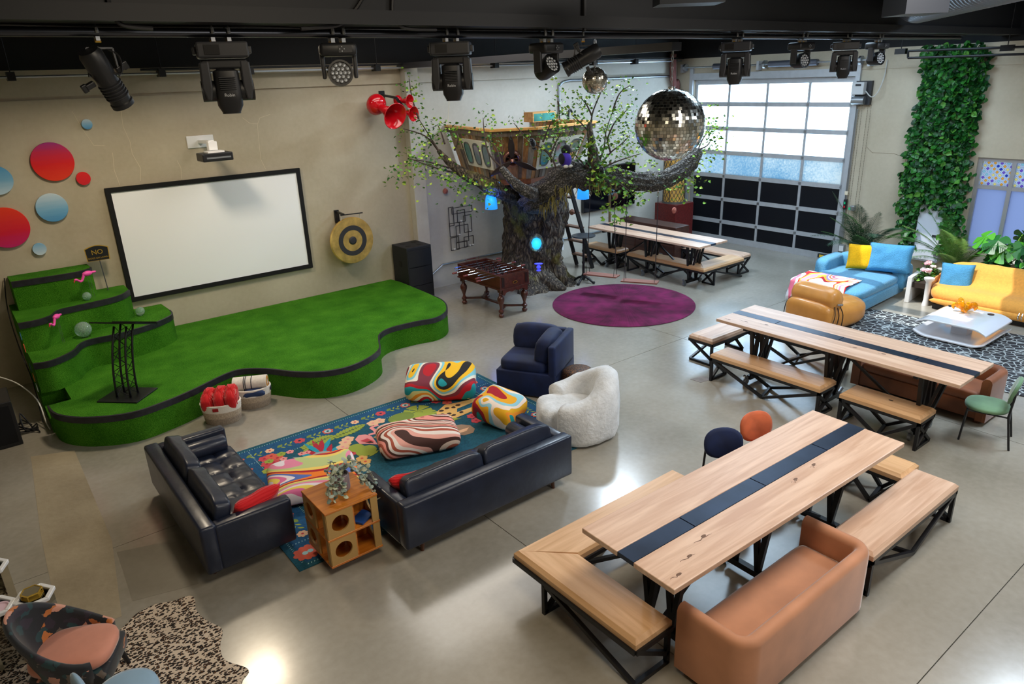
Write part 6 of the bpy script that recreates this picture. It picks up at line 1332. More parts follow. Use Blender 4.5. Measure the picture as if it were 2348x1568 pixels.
for p, lb in (((8.207, -3.167, 3.214), 'black toy crow perched on a twig before the right aeroplane windows'), ((9.322, -3.742, 2.665), 'black toy crow perched in the bough fork above the swings')):
    b_ = thing('toy_crow', lb, 'toy', p, radians(40)); G().sell((0, 0, 0), (0.13, 0.05, 0.06), 1, 1, 18, 10, M=TRS(ry=radians(25))).obj('body', mpl1, b_, smooth=True); G().sell((-0.13, 0, 0.06), (0.045, 0.04, 0.04), 1, 1, 12, 8).obj('head', mpl1, b_, smooth=True)
    G().tube([(-0.16, 0, 0.06), (-0.22, 0, 0.05)], [0.015, 0.002], 8).obj('beak', black_plastic, b_); G().box((0.1, -0.03, -0.08), (0.24, 0.03, -0.06)).xf(TRS(ry=radians(15))).obj('tail', mpl1, b_)

# ---------------------------------------------------------------- swings, ladder, bar table
mseat = wood('swing_board', (128, 84, 72), (158, 110, 96), 0.6, 0); mropeb = mat('dark_rope', (48, 44, 48), 0.8)
def swing(loc, rz, hooks, label):
    s = thing('rope_swing', label, 'swing', loc, rz, 'rope swings hanging from the tree'); L = 0.36
    G().box((-L, -0.11, -0.014), (L, 0.11, 0.014), 0.004).obj('seat', mseat, s)
    Mi = (Matrix.Translation(loc) @ Matrix.Rotation(rz, 4, 'Z')).inverted()
    for sx, h in zip((-1, 1), hooks):
        hh = Mi @ Vector(h); k = Vector((sx * (L - 0.06), 0, 0.42))
        g = G(); g.cyl((sx * (L - 0.06), -0.09, 0.0), k, 0.006, n=6).cyl((sx * (L - 0.06), 0.09, 0.0), k, 0.006, n=6).cyl(k, hh, 0.008, n=6); g.obj('rope', mropeb, s)
        g = G(); g.tube(smoothpath([hh + Vector((0, 0, -0.02)), hh + Vector((0.018, 0, 0.03)), hh + Vector((0, 0, 0.09)), hh + Vector((-0.018, 0, 0.03)), hh + Vector((0, 0, -0.02))], 4), 0.007, 6); g.tube(smoothpath([hh + Vector((0, 0, 0.07)), hh + Vector((0, 0.018, 0.11)), hh + Vector((0, 0, 0.17)), hh + Vector((0, -0.018, 0.11)), hh + Vector((0, 0, 0.07))], 4), 0.008, 6).obj('carabiner', chrome, s)
    return s
swing((10.067, -3.013, 0.46), radians(-68), ((9.439, -3.322, 2.174), (9.833, -3.561, 2.166)), 'rope swing with wooden seat on the left, beside the bar table')
swing((10.294, -3.849, 0.44), radians(-60), ((10.059, -3.683, 2.134), (10.553, -4.016, 2.09)), 'rope swing with wooden seat on the right, over the plum rug edge')
rosette((9.544, -3.862, 2.199), 0.065, mbrn, 'brown wicker ball hanging in front of the television among the swing ropes')
rosette((9.469, -2.782, 1.797), 0.06, mbrn, 'brown wicker ball hanging beside the ladder rungs')
rosette((11.041, -4.007, 1.758), 0.06, mpink, 'pink ball hanging before the red granite block')
lad = thing('ladder', 'dark steel ladder with wooden treads leading up to the treehouse', 'ladder', (11.55, -0.97, 0))
lp = [(-0.02, 0.27), (-0.02, -0.27)]
G().bar((0.0, 0.27, 0.0), (-1.0, 0.15, 2.75), 0.04, 0.09).obj('side_rail', black_steel, lad); G().bar((0.0, -0.27, 0.0), (-1.0, -0.30, 2.75), 0.04, 0.09).obj('side_rail', black_steel, lad)
mtread = wood('ladder_tread', (110, 80, 64), (146, 112, 92), 0.6, 1)
for k in range(7):
    t = (0.30 + 0.36 * k) / 2.75; G().box((-1.0 * t - 0.07, -0.27 - 0.03 * t, 2.75 * t - 0.016), (-1.0 * t + 0.09, 0.27 - 0.12 * t, 2.75 * t + 0.016)).obj('tread', mtread, lad)
G().box((-0.02, -0.004, -0.09), (0.12, 0.004, 0.09)).obj('blue_notice', mat('blue_notice', (70, 186, 214), 0.5), lad, loc=(-0.62, 0.14, 1.82), rot=(0, 0, -0.8))
pole = tag(G().cyl((0, 0, 0), (0, 0, 2.4), 0.03, n=14).obj('slide_pole', mat('brass_pole', (120, 104, 84), 0.35, 0.8), loc=(12.35, -1.0, 0.0)), 'bare metal pole between the ladder and the far corner table', 'pole')
bt = thing('bar_table', 'round black bistro bar table beside the ladder', 'table', (10.53, -2.0, 0))
G().lathe([(0.0, 1.035), (0.25, 1.035), (0.26, 1.045), (0.255, 1.06), (0.0, 1.062)], 40, cap=False).obj('top', mat('bistro_top', (38, 42, 48), 0.3), bt, smooth=True, auto=40)
G().lathe([(0.025, 0.06), (0.045, 0.1), (0.05, 0.16), (0.028, 0.22), (0.026, 0.42), (0.036, 0.46), (0.024, 0.5), (0.024, 0.68), (0.034, 0.72), (0.022, 0.76), (0.022, 1.0), (0.06, 1.035)], 20).obj('column', black_steel, bt, smooth=True)
for k in range(4):
    a = radians(20 + 90 * k); G().tube(smoothpath([(0.03 * cos(a), 0.03 * sin(a), 0.14), (0.12 * cos(a), 0.12 * sin(a), 0.11), (0.22 * cos(a), 0.22 * sin(a), 0.04), (0.27 * cos(a), 0.27 * sin(a), 0.03)], 4), [0.03, 0.03, 0.028, 0.028, 0.026, 0.024, 0.024, 0.024, 0.026, 0.03, 0.034, 0.034, 0.03], 8).obj('claw_foot', black_steel, bt, smooth=True)

# ---------------------------------------------------------------- far corner: granite block, amber lamp, cabinet
gb = tag(G().box((-0.36, -0.34, 0), (0.36, 0.34, 1.12), 0.01).obj('granite_block', mat('red_granite', (92, 28, 26), 0.35, vary=0.35, vs=34), loc=(14.75, -0.98, 0)), 'dark red granite plinth in the corner beside the garage door', 'plinth')
al = thing('amber_lattice_lamp', 'tall amber cylinder lamp with diamond lattice on the red plinth', 'lamp', (14.72, -0.98, 1.12))
G().cyl((0, 0, 0.04), (0, 0, 1.62), 0.27, n=36).obj('amber_glass', mat('amber_glass', (206, 160, 76), 0.35, vary=0.2, vs=3), al, smooth=True, auto=40)
G().lathe([(0.28, 0.0), (0.30, 0.0), (0.30, 0.05), (0.28, 0.05)], 36, cap=False).lathe([(0.28, 1.6), (0.30, 1.6), (0.30, 1.65), (0.0, 1.65)], 36, cap=False).obj('metal_ring', mat('pewter', (120, 120, 116), 0.4, 0.8), al)
mlat = mat('lattice_metal', (96, 92, 88), 0.4, 0.7); g = G()
for s in (-1, 1):
    for k in range(18):
        P = [Vector((0.283 * cos(a), 0.283 * sin(a), z)) for a, z in [(2 * pi * k / 18 + s * 3.2 * i / 26, 0.05 + 1.55 * i / 26) for i in range(27)]]
        g.tube(P, 0.006, 4, cap=False)
g.obj('lattice', mlat, al, kind='stuff')
for k in range(4): G().box((-0.008, -0.295, 0.05), (0.008, -0.28, 1.6)).xf(Matrix.Rotation(pi / 2 * k + 0.3, 4, 'Z')).obj('rib', mlat, al)
fsc = tag(G().sell((0, 0, 0.62), (0.16, 0.14, 0.62), 0.7, 0.6, 24, 24).obj('driftwood_stump', mat('driftwood', (72, 60, 50), 0.8, vary=0.5, vs=6, bump=1, bs=12), loc=(15.42, -0.42, 0), smooth=True), 'gnarled dark driftwood stump in the corner behind the red plinth', 'stump')
for v in fsc.data.vertices: v.co += Vector((noise.noise(v.co * 5), noise.noise(v.co * 5 + Vector((5, 0, 0))), 0)) * 0.06
mcab = wood('dark_cabinet', (52, 28, 22), (74, 42, 32), 0.45, 1)
cb_ = thing('wooden_cabinet', 'dark brown wooden cabinet behind the far corner table', 'cabinet', (13.35, -1.45, 0))
G().box((-0.25, -0.95, 0.0), (0.25, 0.9, 0.88), 0.01).obj('carcass', mcab, cb_)
for y in (-0.9, -0.30, 0.3): G().box((-0.265, y, 0.48), (-0.25, y + 0.55, 0.8)).obj('drawer', mcab, cb_, bevel=0.004); G().box((-0.265, y, 0.08), (-0.25, y + 0.55, 0.44)).obj('door', mcab, cb_, bevel=0.004)
G().box((-0.27, -0.6, 0.2), (-0.265, -0.5, 0.23)).obj('label_holder', zinc, cb_)

# ---------------------------------------------------------------- lounge corner
pebble = cells('pebble_rug', [(168, 176, 178), (46, 48, 53), (40, 42, 48)], 9.0, 0.95, edge=0.055, jitter=0.015)
def rugpoly(pts, z): return [tuple(p[:2]) for p in smoothpath([(a, b, 0) for a, b in pts], 6)]
pb = rugpoly([(11.72, -7.3), (12.3, -7.0), (12.95, -7.08), (13.1, -8.1), (13.35, -9.5), (13.5, -11.0), (12.6, -11.7), (11.2, -11.5), (10.75, -10.3), (10.9, -9.0), (11.2, -8.0), (11.72, -7.3)], 0)[:-1]
cx_ = Vector((12.1, -9.2, 0)); tag(G().poly([(x - cx_.x, y - cx_.y) for x, y in pb], 0.001, 0.014).obj('pebble_rug', pebble, loc=cx_), 'black and white pebble-patterned rug under the white coffee table', 'rug')
mblue = mat('blue_boucle', (84, 146, 182), 0.9, vary=0.1, vs=40, bump=0.9, bs=55, sheen=0.3)
ch = thing('chaise_lounge', 'sky blue boucle chaise lounge in the sunlit corner', 'sofa', (13.40, -6.50, 0), radians(3))
G().box((-1.02, -0.66, 0.05), (0.95, 0.64, 0.30), 0.05, 3).obj('base', mblue, ch, smooth=True, auto=45)
g = G().sell((-0.12, 0.0, 0.36), (0.93, 0.65, 0.11), 0.25, 0.5, 56, 12); g.obj('seat_cushion', mblue, ch, smooth=True)
G().sell((0.90, 0.0, 0.42), (0.17, 0.70, 0.28), 0.3, 0.4, 40, 14).obj('back', mblue, ch, smooth=True)
G().sell((0.52, 0.66, 0.42), (0.46, 0.14, 0.25), 0.3, 0.4, 40, 14).obj('arm', mblue, ch, smooth=True)
G().sell((0.82, -0.62, 0.40), (0.22, 0.13, 0.24), 0.35, 0.45, 36, 14).obj('arm', mblue, ch, smooth=True)
mblue2 = mat('blue_boucle_pillow', (70, 140, 184), 0.9, vary=0.1, vs=40, bump=0.9, bs=55); myel = mat('yellow_boucle', (238, 178, 8), 0.9, vary=0.08, vs=40, bump=0.9, bs=60)
tag(G().pillow(0.78, 0.56, 0.22, 16, 0.05, wob=0.3).obj('back_pillow', mblue2, loc=(14.02, -6.90, 0.76), rot=(radians(70), 0, radians(-74)), smooth=True), 'large sky blue back pillow standing on the chaise', 'pillow')
tag(G().pillow(0.52, 0.50, 0.18, 14, 0.06, wob=0.2).obj('throw_pillow', myel, loc=(13.88, -6.42, 0.73), rot=(radians(72), 0, radians(-66)), smooth=True), 'bright yellow boucle pillow on the blue chaise', 'pillow')
mthr = swirl('throw_swirl', [(244, 240, 236), (244, 236, 230), (206, 32, 44), (244, 190, 70), (190, 150, 210), (248, 244, 240), (240, 130, 60), (236, 236, 244), (240, 120, 150)], 1.0, (3, 3, 3), ws=1.1, warp=0.8, bands=1.0, stretch=(0.7, 1.6, 0.5))
g = G(); nu, nv = 26, 30; grid = []
for i in range(nu + 1):
    r = []
    for j in range(nv + 1):
        x = -1.14 + 0.80 * i / nu; s = -0.36 + 1.15 * j / nv; y = max(-0.685, min(0.685, s)); over = max(0, abs(s) - 0.68); z = 0.487 - over * 0.95
        dx = max(0, -0.99 - x); z -= dx * 2.6; x2 = max(x, -1.075 - 0.012 * sin(j) - min(0.03, dx)); z = max(0.03, z + 0.015 * noise.noise((x * 5, s * 5, 0)) + 0.006)
        r.append(g.b.verts.new((x2 + 0.02 * noise.noise((s * 4, i * 0.2, 2)), y + math.copysign(0.02, y) * (over > 0) * (1 + sin(i * 1.3) * 0.4), z)))
    grid.append(r)
for i in range(nu):
    for j in range(nv): g.b.faces.new((grid[i][j], grid[i + 1][j], grid[i + 1][j + 1], grid[i][j + 1]))
tw = g.obj('throw_blanket', mthr, loc=(13.40, -6.50, 0), rot=(0, 0, radians(3)), smooth=True); tag(tw, 'white throw with red and rainbow flames draped over the chaise foot', 'blanket')
md = tw.modifiers.new('thickness', 'SOLIDIFY'); md.thickness = 0.012; md.offset = 1
# glass planter table with flowers
pl = thing('planter_table', 'low glass-topped planter table with flowers between chaise and orange sofa', 'planter', (14.35, -7.48, 0), radians(8))
mwhm = mat('white_marble', (224, 222, 220), 0.3, vary=0.06, vs=5); mtanp = mat('tan_leather_panel', (206, 148, 88), 0.5, vary=0.1)
for x in (-0.42, 0.42): G().lathe([(0.06, 0.0), (0.045, 0.1), (0.05, 0.45), (0.09, 0.5), (0.09, 0.53), (0.0, 0.53)], 20).xf(Matrix.Translation((x, -0.16, 0))).obj('leg', mwhm, pl, smooth=True, auto=50)
G().box((-0.38, -0.2, 0.08), (0.38, -0.17, 0.48)).obj('front_panel', mtanp, pl); G().box((-0.45, 0.12, 0.0), (0.45, 0.2, 0.5), 0.01).obj('back_panel', mwhm, pl); G().box((0.36, -0.16, 0.02), (0.44, 0.14, 0.5)).obj('side_panel', mwhm, pl)
G().box((-0.4, -0.16, 0.3), (0.36, 0.12, 0.40)).obj('soil', mat('potting_soil', (50, 38, 30), 0.95), pl)
mpk = mat('peony_pink', (226, 160, 168), 0.8); mpk2 = mat('peony_cream', (240, 226, 214), 0.8)
rnd = random.Random(4)
for k in range(8):
    x, y = rnd.uniform(-0.3, 0.3), rnd.uniform(-0.08, 0.08); z = rnd.uniform(0.56, 0.68)
    f = G().cyl((x, y, 0.4), (x, y, z), 0.006, n=6); f.obj('flower_stem', mlf[2], pl); g = G()
    for j in range(9):
        a = 2 * pi * j / 9; g.sell((x + 0.03 * cos(a), y + 0.03 * sin(a), z + 0.012 * (j % 2)), (0.03, 0.03, 0.022), 1, 1, 8, 6)
    g.obj('flower', mpk if k % 2 else mpk2, pl, smooth=True)
sprays('flower_foliage', [(rnd.uniform(-0.36, 0.32), rnd.uniform(-0.12, 0.12), rnd.uniform(0.44, 0.54)) for k in range(14)], 8, 0.05, 0.09, pl, Matrix.Identity(4), 0, (1, 3, 5, 0))
# orange sofa (soft channelled body with chrome clasps)
mor = mat('orange_wool', (226, 158, 70), 0.85, vary=0.08, vs=30, bump=0.3, bs=60, sheen=0.3)
os_ = thing('orange_sofa', 'long orange button-tufted sofa under the window', 'sofa', (14.35, -9.32, 0), radians(-90)); Ls = 1.62
rings = []
for i in range(61):
    u = -1 + 2 * i / 60; ed = (1 - abs(u) ** 10) ** 0.5 if abs(u) < 1 else 0.0; ring = []
    bt_ = 0.012 * abs(sin(u * pi * 5))
    for a, z in ((-0.52, 0.10), (-0.60, 0.22), (-0.58, 0.34), (-0.46, 0.42), (-0.20, 0.40), (0.02, 0.41), (0.10, 0.52), (0.18, 0.70), (0.30, 0.80), (0.44, 0.74), (0.50, 0.52), (0.48, 0.20), (0.40, 0.10)):
        c_ = Vector((Ls * u, 0.0, 0.36)); q = Vector((Ls * u, a, z + (bt_ if z > 0.4 else 0))); ring.append(c_ + (q - c_) * (0.35 + 0.65 * ed))
    rings.append(ring)
g = G().loft(rings); g.obj('upholstered_body', mor, os_, smooth=True, sub=1)
for k in range(3):
    x = -0.95 + 0.95 * k
    for d in (-0.05, 0.0, 0.05): G().tube(smoothpath([(x + d, -0.60, 0.14), (x + d, -0.635, 0.20), (x + d, -0.60, 0.25)], 4), 0.011, 8).obj('chrome_clasp', chrome, os_)
g = G().sell((0, -0.52, 0.17), (Ls * 0.93, 0.09, 0.075), 0.2, 0.8, 40, 12); g.obj('front_roll', mor, os_, smooth=True)
G().box((-Ls * 0.9, -0.5, 0.0), (Ls * 0.9, 0.4, 0.09)).obj('plinth', black_plastic, os_)
for x in (-1.0, -0.6, -0.2, 0.2, 0.6, 1.0): G().ball((x, 0.185, 0.66), 0.018, 10, 6).obj('button', mor, os_)
tag(G().pillow(0.54, 0.52, 0.18, 14, 0.06, wob=0.2).obj('throw_pillow', mblue2, loc=(14.32, -8.013, 0.528), rot=(radians(70), 0, radians(-72)), smooth=True), 'sky blue boucle pillow on the orange sofa', 'pillow')
# white coffee table
ct = thing('coffee_table', 'glossy white curved two-tier coffee table on the pebble rug', 'table', (12.66, -8.82, 0.014), radians(0))
mgl = mat('white_gloss', (226, 230, 238), 0.12, coat=0.5)
def curvedslab(x0, x1, y0, y1, z, curl, flip, nm):
    g = G(); rings = []; n = 40
    for i in range(n + 1):
        t = i / n; x = x0 + (x1 - x0) * t; e = 0.0
        d = min(x - x0, x1 - x); e = curl * max(0, 1 - d / 0.22) ** 2
        zz = z + e * flip; rings.append([Vector((x, y0, zz)), Vector((x, y1, zz)), Vector((x, y1, zz + 0.028)), Vector((x, y0, zz + 0.028))])
    g.loft(rings); return g.xf(Matrix.Rotation(radians(90), 4, 'Z')).obj(nm, mgl, ct, smooth=True, auto=40, bevel=0.006)
curvedslab(-0.53, 0.53, -0.54, 0.54, 0.30, 0.075, -1, 'top'); curvedslab(-0.54, 0.54, -0.56, 0.56, 0.02, 0.075, 1, 'lower_tier')
G().box((-0.12, -0.12, 0.03), (0.12, 0.12, 0.302)).obj('pedestal', mgl, ct)
ctop = 0.014 + 0.30 + 0.029
sg2 = thing('amber_glass_sculpture', 'orange blown-glass flower on the white coffee table', 'sculpture', (*(12.87, -8.731, 0.345)[:2], ctop)); mamb = mat('amber_blown_glass', (255, 190, 40), 0.05, trans=0.75, ior=1.3)
G().ball((0, 0, 0.06), 0.06, 16, 10).obj('core', mamb, sg2, smooth=True)
for k in range(7):
    a = 2 * pi * k / 7; g = G(); P = smoothpath([(0.04 * cos(a), 0.04 * sin(a), 0.07), (0.12 * cos(a), 0.12 * sin(a), 0.12 + 0.05 * (k % 2)), (0.17 * cos(a), 0.17 * sin(a), 0.09 + 0.08 * (k % 2)), (0.15 * cos(a), 0.15 * sin(a), 0.04 + 0.06 * (k % 2))], 4); g.tube(P, [0.03, 0.035, 0.038, 0.04, 0.042, 0.04, 0.038, 0.035, 0.03, 0.026, 0.02, 0.014, 0.008], 10).obj('petal', mamb, sg2, smooth=True)
tag(G().box((-0.10, -0.025, 0), (0.10, 0.025, 0.018), 0.004).obj('remote_control', black_plastic, loc=(*(13.091, -8.508, 0.345)[:2], ctop), rot=(0, 0, radians(-60))), 'black remote control beside the orange glass flower', 'remote')
tag(G().lathe([(0.0, 0), (0.05, 0), (0.05, 0.008), (0.0, 0.009)], 24, cap=False).obj('coaster', black_plastic, loc=(*(13.051, -9.071, 0.345)[:2], ctop)), 'small black round coaster on the white coffee table', 'coaster')
# tan leather lounge chair
mtan = mat('tan_leather', (206, 140, 66), 0.36, vary=0.08, vs=5, bump=0.15, bs=12, coat=0.15)
lc = thing('lounge_chair', 'tan leather lounge chair with rolled back and strap ties', 'armchair', (11.78, -6.98, 0), radians(-8)); lc.scale = (1.08, 1.08, 1.05)
g = G(); nu, nv = 44, 16; rings = []
for j in range(nv + 1):
    t = -pi / 2 + pi * j / nv; ring = []
    for i in range(nu):
        a = 2 * pi * i / nu; x = 0.62 * math.copysign(abs(cos(a)) ** 0.85, cos(a)) * max(0.02, cos(t)) ** 0.45; y = 0.45 * math.copysign(abs(sin(a)) ** 0.85, sin(a)) * max(0.02, cos(t)) ** 0.45; z = 0.22 + 0.21 * math.copysign(abs(sin(t)) ** 0.7, sin(t))
        if sin(t) > 0.5:
            for bx in (0.0, 0.22, 0.42):
                for by in (-0.2, 0, 0.2): z -= 0.045 * math.exp(-((x - bx) ** 2 + (y - by) ** 2) / 0.004)
        ring.append(Vector((x, y, z)))
    rings.append(ring)
g.loft(rings).obj('seat_bag', mtan, lc, smooth=True)
g = G(); rings = []
for i in range(25):
    u = -1 + 2 * i / 24; e = (1 - abs(u) ** 6) ** 0.5 if abs(u) < 1 else 0.05; ring = []
    for k in range(28):
        a = 2 * pi * k / 28; r = 0.175 * (0.25 + 0.75 * e) * (1 + 0.03 * sin(9 * a)); ring.append(Vector((-0.36 + r * 1.05 * cos(a), 0.42 * u, 0.52 + r * 1.25 * sin(a))))
    rings.append(ring)
g.loft(rings).obj('back_roll', mtan, lc, smooth=True)
G().sell((-0.46, 0, 0.26), (0.16, 0.43, 0.25), 0.5, 0.6, 36, 14).obj('rear_bag', mtan, lc, smooth=True)
for sy in (-1, 1):
    for d in (-0.06, 0.0, 0.06): G().tube(smoothpath([(-0.38 + d, sy * 0.40, 0.46), (-0.40 + 1.6 * d, sy * 0.465, 0.32), (-0.42 + 2.2 * d, sy * 0.45, 0.12)], 4), 0.008, 6).obj('strap', mat('dark_strap', (44, 34, 28), 0.5), lc)
    G().cyl((-0.42, sy * 0.42, 0.50), (-0.30, sy * 0.43, 0.48), 0.018, n=10).obj('clasp', chrome, lc)

# ---------------------------------------------------------------- ivy column, palms, monsteras
mivy = [mat('ivy_%d' % i, c, 0.42) for i, c in enumerate(((26, 84, 30), (44, 112, 36), (20, 62, 28), (86, 146, 54)))]
ivy = thing('ivy_column', 'tall column of green ivy hanging down the wall over the electrical panel', 'climbing plant', (XB - 0.02, -6.75, 2.5))
rnd = random.Random(9); IO = Vector((XB - 0.02, -6.75, 2.5))
edges = [(4.6, -6.24, -7.30), (4.1, -6.30, -7.36), (3.5, -6.26, -7.36), (3.0, -6.20, -7.30), (2.5, -6.20, -7.32), (2.0, -6.16, -7.34), (1.6, -6.22, -7.40), (1.35, -6.25, -7.45), (1.1, -6.30, -7.5), (0.85, -6.36, -7.5), (0.6, -6.4, -7.4)]
def ivyspan(z):
    for (z0, a0, b0), (z1, a1, b1) in zip(edges, edges[1:]):
        if z0 >= z >= z1: t = (z0 - z) / (z0 - z1); return a0 + (a1 - a0) * t, b0 + (b1 - b0) * t
    return -6.4, -7.4
protos = []
for k, m in enumerate(mivy):
    pts = [(0, 0), (0.30, 0.42), (0.62, 0.36), (1.0, 0.0), (0.62, -0.36), (0.30, -0.42)]
    g = G().faces([(0.5, 0, 0.06)] + [(x, y, 0.0 if abs(y) < .1 else -0.03) for x, y in pts], [(0, i + 1, (i + 1) % 6 + 1) for i in range(6)])
    protos.append(g.obj('leaf', m, ivy))
def ivyleaf():
    while True:
        z = rnd.uniform(0.62, 4.6); a, b = ivyspan(z); y = rnd.uniform(b, a) + rnd.gauss(0, 0.05)
        if z < 1.62 and -7.1 < y < -6.62 - 0.05 * sin(z * 9) and not (z > 1.45 and rnd.random() < 0.5): continue
        if z < 1.2 and rnd.random() < 0.45: continue
        mid = (a + b) / 2; bulge = 0.30 * (1 - ((y - mid) / ((a - b) / 2 + 0.08)) ** 2) if z > 1.55 else 0.18
        return Vector((XB - 0.03 - max(0.02, bulge) * rnd.uniform(0.55, 1.0), y, z))
def ivyM(s):
    p = ivyleaf() - IO; R = Matrix.Rotation(rnd.uniform(-0.5, 0.5), 4, 'Z') @ Matrix.Rotation(rnd.gauss(0, 0.7), 4, 'X') @ Matrix.Rotation(radians(90) + rnd.gauss(0.5, 0.4), 4, 'Y') @ Matrix.Rotation(rnd.uniform(-0.8, 0.8), 4, 'Z')
    return Matrix.Translation(p) @ R @ Matrix.Scale(s, 4)
for k in range(296):
    o = inst(protos[rnd.choices((0, 1, 2, 3), (4, 4, 2, 2))[0]], 'leaf', ivy, ivyM(rnd.uniform(0.10, 0.15)) )
    o.location.x -= 0.04
for pz in protos: pz.matrix_local = ivyM(0.12)
g = G()
for k in range(3600):
    M = ivyM(rnd.uniform(0.08, 0.14)); mi = rnd.choices((0, 1, 2, 3), (5, 4, 4, 1))[0]
    V_ = [g.b.verts.new(M @ Vector(v)) for v in ((0.5, 0, 0.06), (0, 0, 0), (0.3, 0.42, -0.03), (0.62, 0.36, -0.03), (1.0, 0, 0), (0.62, -0.36, -0.03), (0.3, -0.42, -0.03))]
    for i in range(6): g.b.faces.new((V_[0], V_[i + 1], V_[(i + 1) % 6 + 1])).material_index = mi
g.obj('ivy_foliage', mivy, ivy, kind='stuff')
mpalm = [mat('palm_green', (62, 112, 48), 0.45), mat('palm_dark', (34, 72, 46), 0.45), mat('palm_light', (128, 168, 84), 0.45)]
def frondmesh(name, L, m, parent, droop=0.5, n=22, wl=0.24):
    g = G(); P = [Vector((L * t * cos(droop * t * 1.1), 0, L * t * (1 - droop * t * 0.75))) for t in [i / n for i in range(n + 1)]]
    P = [Vector((L * (0.25 * t + 0.55 * t * t * droop), 0, L * (t - 0.42 * droop * t ** 2.4))) for t in [i / n for i in range(n + 1)]]
    g.tube(P, [0.010 * (1 - 0.85 * i / n) for i in range(n + 1)], 5)
    for i in range(3, n + 1):
        t = i / n; ln = wl * sin(pi * (0.18 + 0.80 * t)) ** 0.7 * (0.9 + 0.2 * ((i * 7) % 3) / 2); d = (P[min(i + 1, n)] - P[i - 1]).normalized()
        for s in (-1, 1):
            for h in (0.0, 0.5):
                b = P[i] - (P[i] - P[i - 1]) * h; tip = b + (d * 0.62 + Vector((0, s * 0.78, -0.16))) * ln; w_ = d * 0.0065
                V_ = [g.b.verts.new(v) for v in (b - w_, b + w_, (b + tip) / 2 + w_ * 1.1 + Vector((0, 0, 0.012)), tip, (b + tip) / 2 - w_ * 1.1 + Vector((0, 0, 0.012)))]; g.b.faces.new(V_)
    return g.obj(name, m, parent)
def palm(loc, n, H, label, mats, seed, potm, potr=0.2, poth=0.36):
    p = thing('potted_palm', label, 'potted palm', loc, 0, 'potted palms by the right wall'); r = random.Random(seed)
    G().lathe([(potr * 0.75, 0), (potr, poth), (potr * 0.92, poth), (potr * 0.86, poth - 0.05), (0, poth - 0.05)], 24).obj('pot', potm, p, smooth=True, auto=40)
    pr3 = [frondmesh('frond', H, mats[k % len(mats)], p, dr, 24, H * 0.21) for k, dr in enumerate((0.25, 0.6, 0.95))]
    for k, o in enumerate(pr3): o.matrix_local = TRS((0, 0, poth - 0.08), rz=2.0 + 1.1 * k, ry=0.05)
    for k in range(n): inst(pr3[k % 3], 'frond', p, TRS((r.uniform(-0.03, 0.03), r.uniform(-0.03, 0.03), poth - 0.08), ry=r.uniform(-0.05, 0.35), rz=r.uniform(1.8, 4.5), s=r.uniform(0.65, 1.05)))
    return p
mpot = mat('white_pot', (228, 228, 226), 0.4, bump=0.4, bs=18)
palm((15.32, -5.72, 0), 13, 1.65, 'dark potted palm behind the blue chaise', [mpalm[1], mpalm[0], mpalm[1]], 3, mpot)
palm((15.32, -7.62, 0), 13, 1.50, 'light green potted palm right of the ivy column', [mpalm[0], mpalm[2], mpalm[0]], 8, mpot)
def monstera_leaf(m, parent, w=0.20):
    pts = [(0, 0)]; L = []
    for k in range(41):
        t = -pi * 0.93 + 2 * pi * 0.93 * k / 40; r = 1.0 - 0.35 * abs(t / pi) ** 2
        notch = 0.42 if (k % 7 == 3 and 5 < k < 36) else 1.0; L.append((w * r * notch * cos(t) * 1.15 + w * 0.25, w * r * notch * sin(t), -0.02 * abs(sin(t)) - 0.03 * max(0, cos(t)) * w * 5))
    return G().faces([(w * 0.1, 0, 0.008)] + L, [(0, i + 1, i + 2) for i in range(40)]).obj('leaf', m, parent)
def monstera(loc, n, label, seed, potr=0.22):
    p = thing('potted_monstera', label, 'potted plant', loc, 0, 'potted monsteras behind the orange sofa'); r = random.Random(seed)
    G().lathe([(potr * 0.6, 0.0), (potr * 0.95, 0.4), (potr, 0.70), (potr * 0.93, 0.70), (potr * 0.88, 0.64), (0, 0.64)], 16).obj('pot', mpot, p, smooth=True, auto=40)
    ms = [mat('monstera_deep', (22, 88, 34), 0.35), mat('monstera_bright', (70, 146, 40), 0.35), mat('monstera_mid', (36, 112, 40), 0.35)]; pro = [monstera_leaf(m, p) for m in ms]
    g = G()
    for k in range(n):
        a = r.uniform(0, 6.28) if k % 3 else r.uniform(2.2, 4.2); rad = r.uniform(0.12, 0.42); z = r.uniform(0.82, 1.32) - 0.25 * rad
        P = smoothpath([(0.03 * cos(a), 0.03 * sin(a), 0.63), (0.5 * rad * cos(a), 0.5 * rad * sin(a), 0.63 + 0.65 * (z - 0.63)), (rad * cos(a), rad * sin(a), z)], 5); g.tube(P, 0.009, 5)
        M = TRS((rad * cos(a), rad * sin(a), z), rx=r.uniform(-0.3, 0.3), ry=r.uniform(0.3, 0.9), rz=a, s=r.uniform(0.75, 1.25))
        if k < 3: pro[k].matrix_local = M
        else: inst(pro[k % 3], 'leaf', p, M)
    g.obj('stem', mlf[0], p); return p
monstera((15.38, -8.45, 0), 17, 'potted monstera with split leaves, left of the two behind the orange sofa', 2)
monstera((15.38, -9.05, 0), 17, 'potted monstera with split leaves, cut by the right picture edge', 6)
wl = thing('wall_work_lamp', 'white cage lamp hanging on the wall above the dark palm', 'lamp', (15.75, -6.292, 1.63))
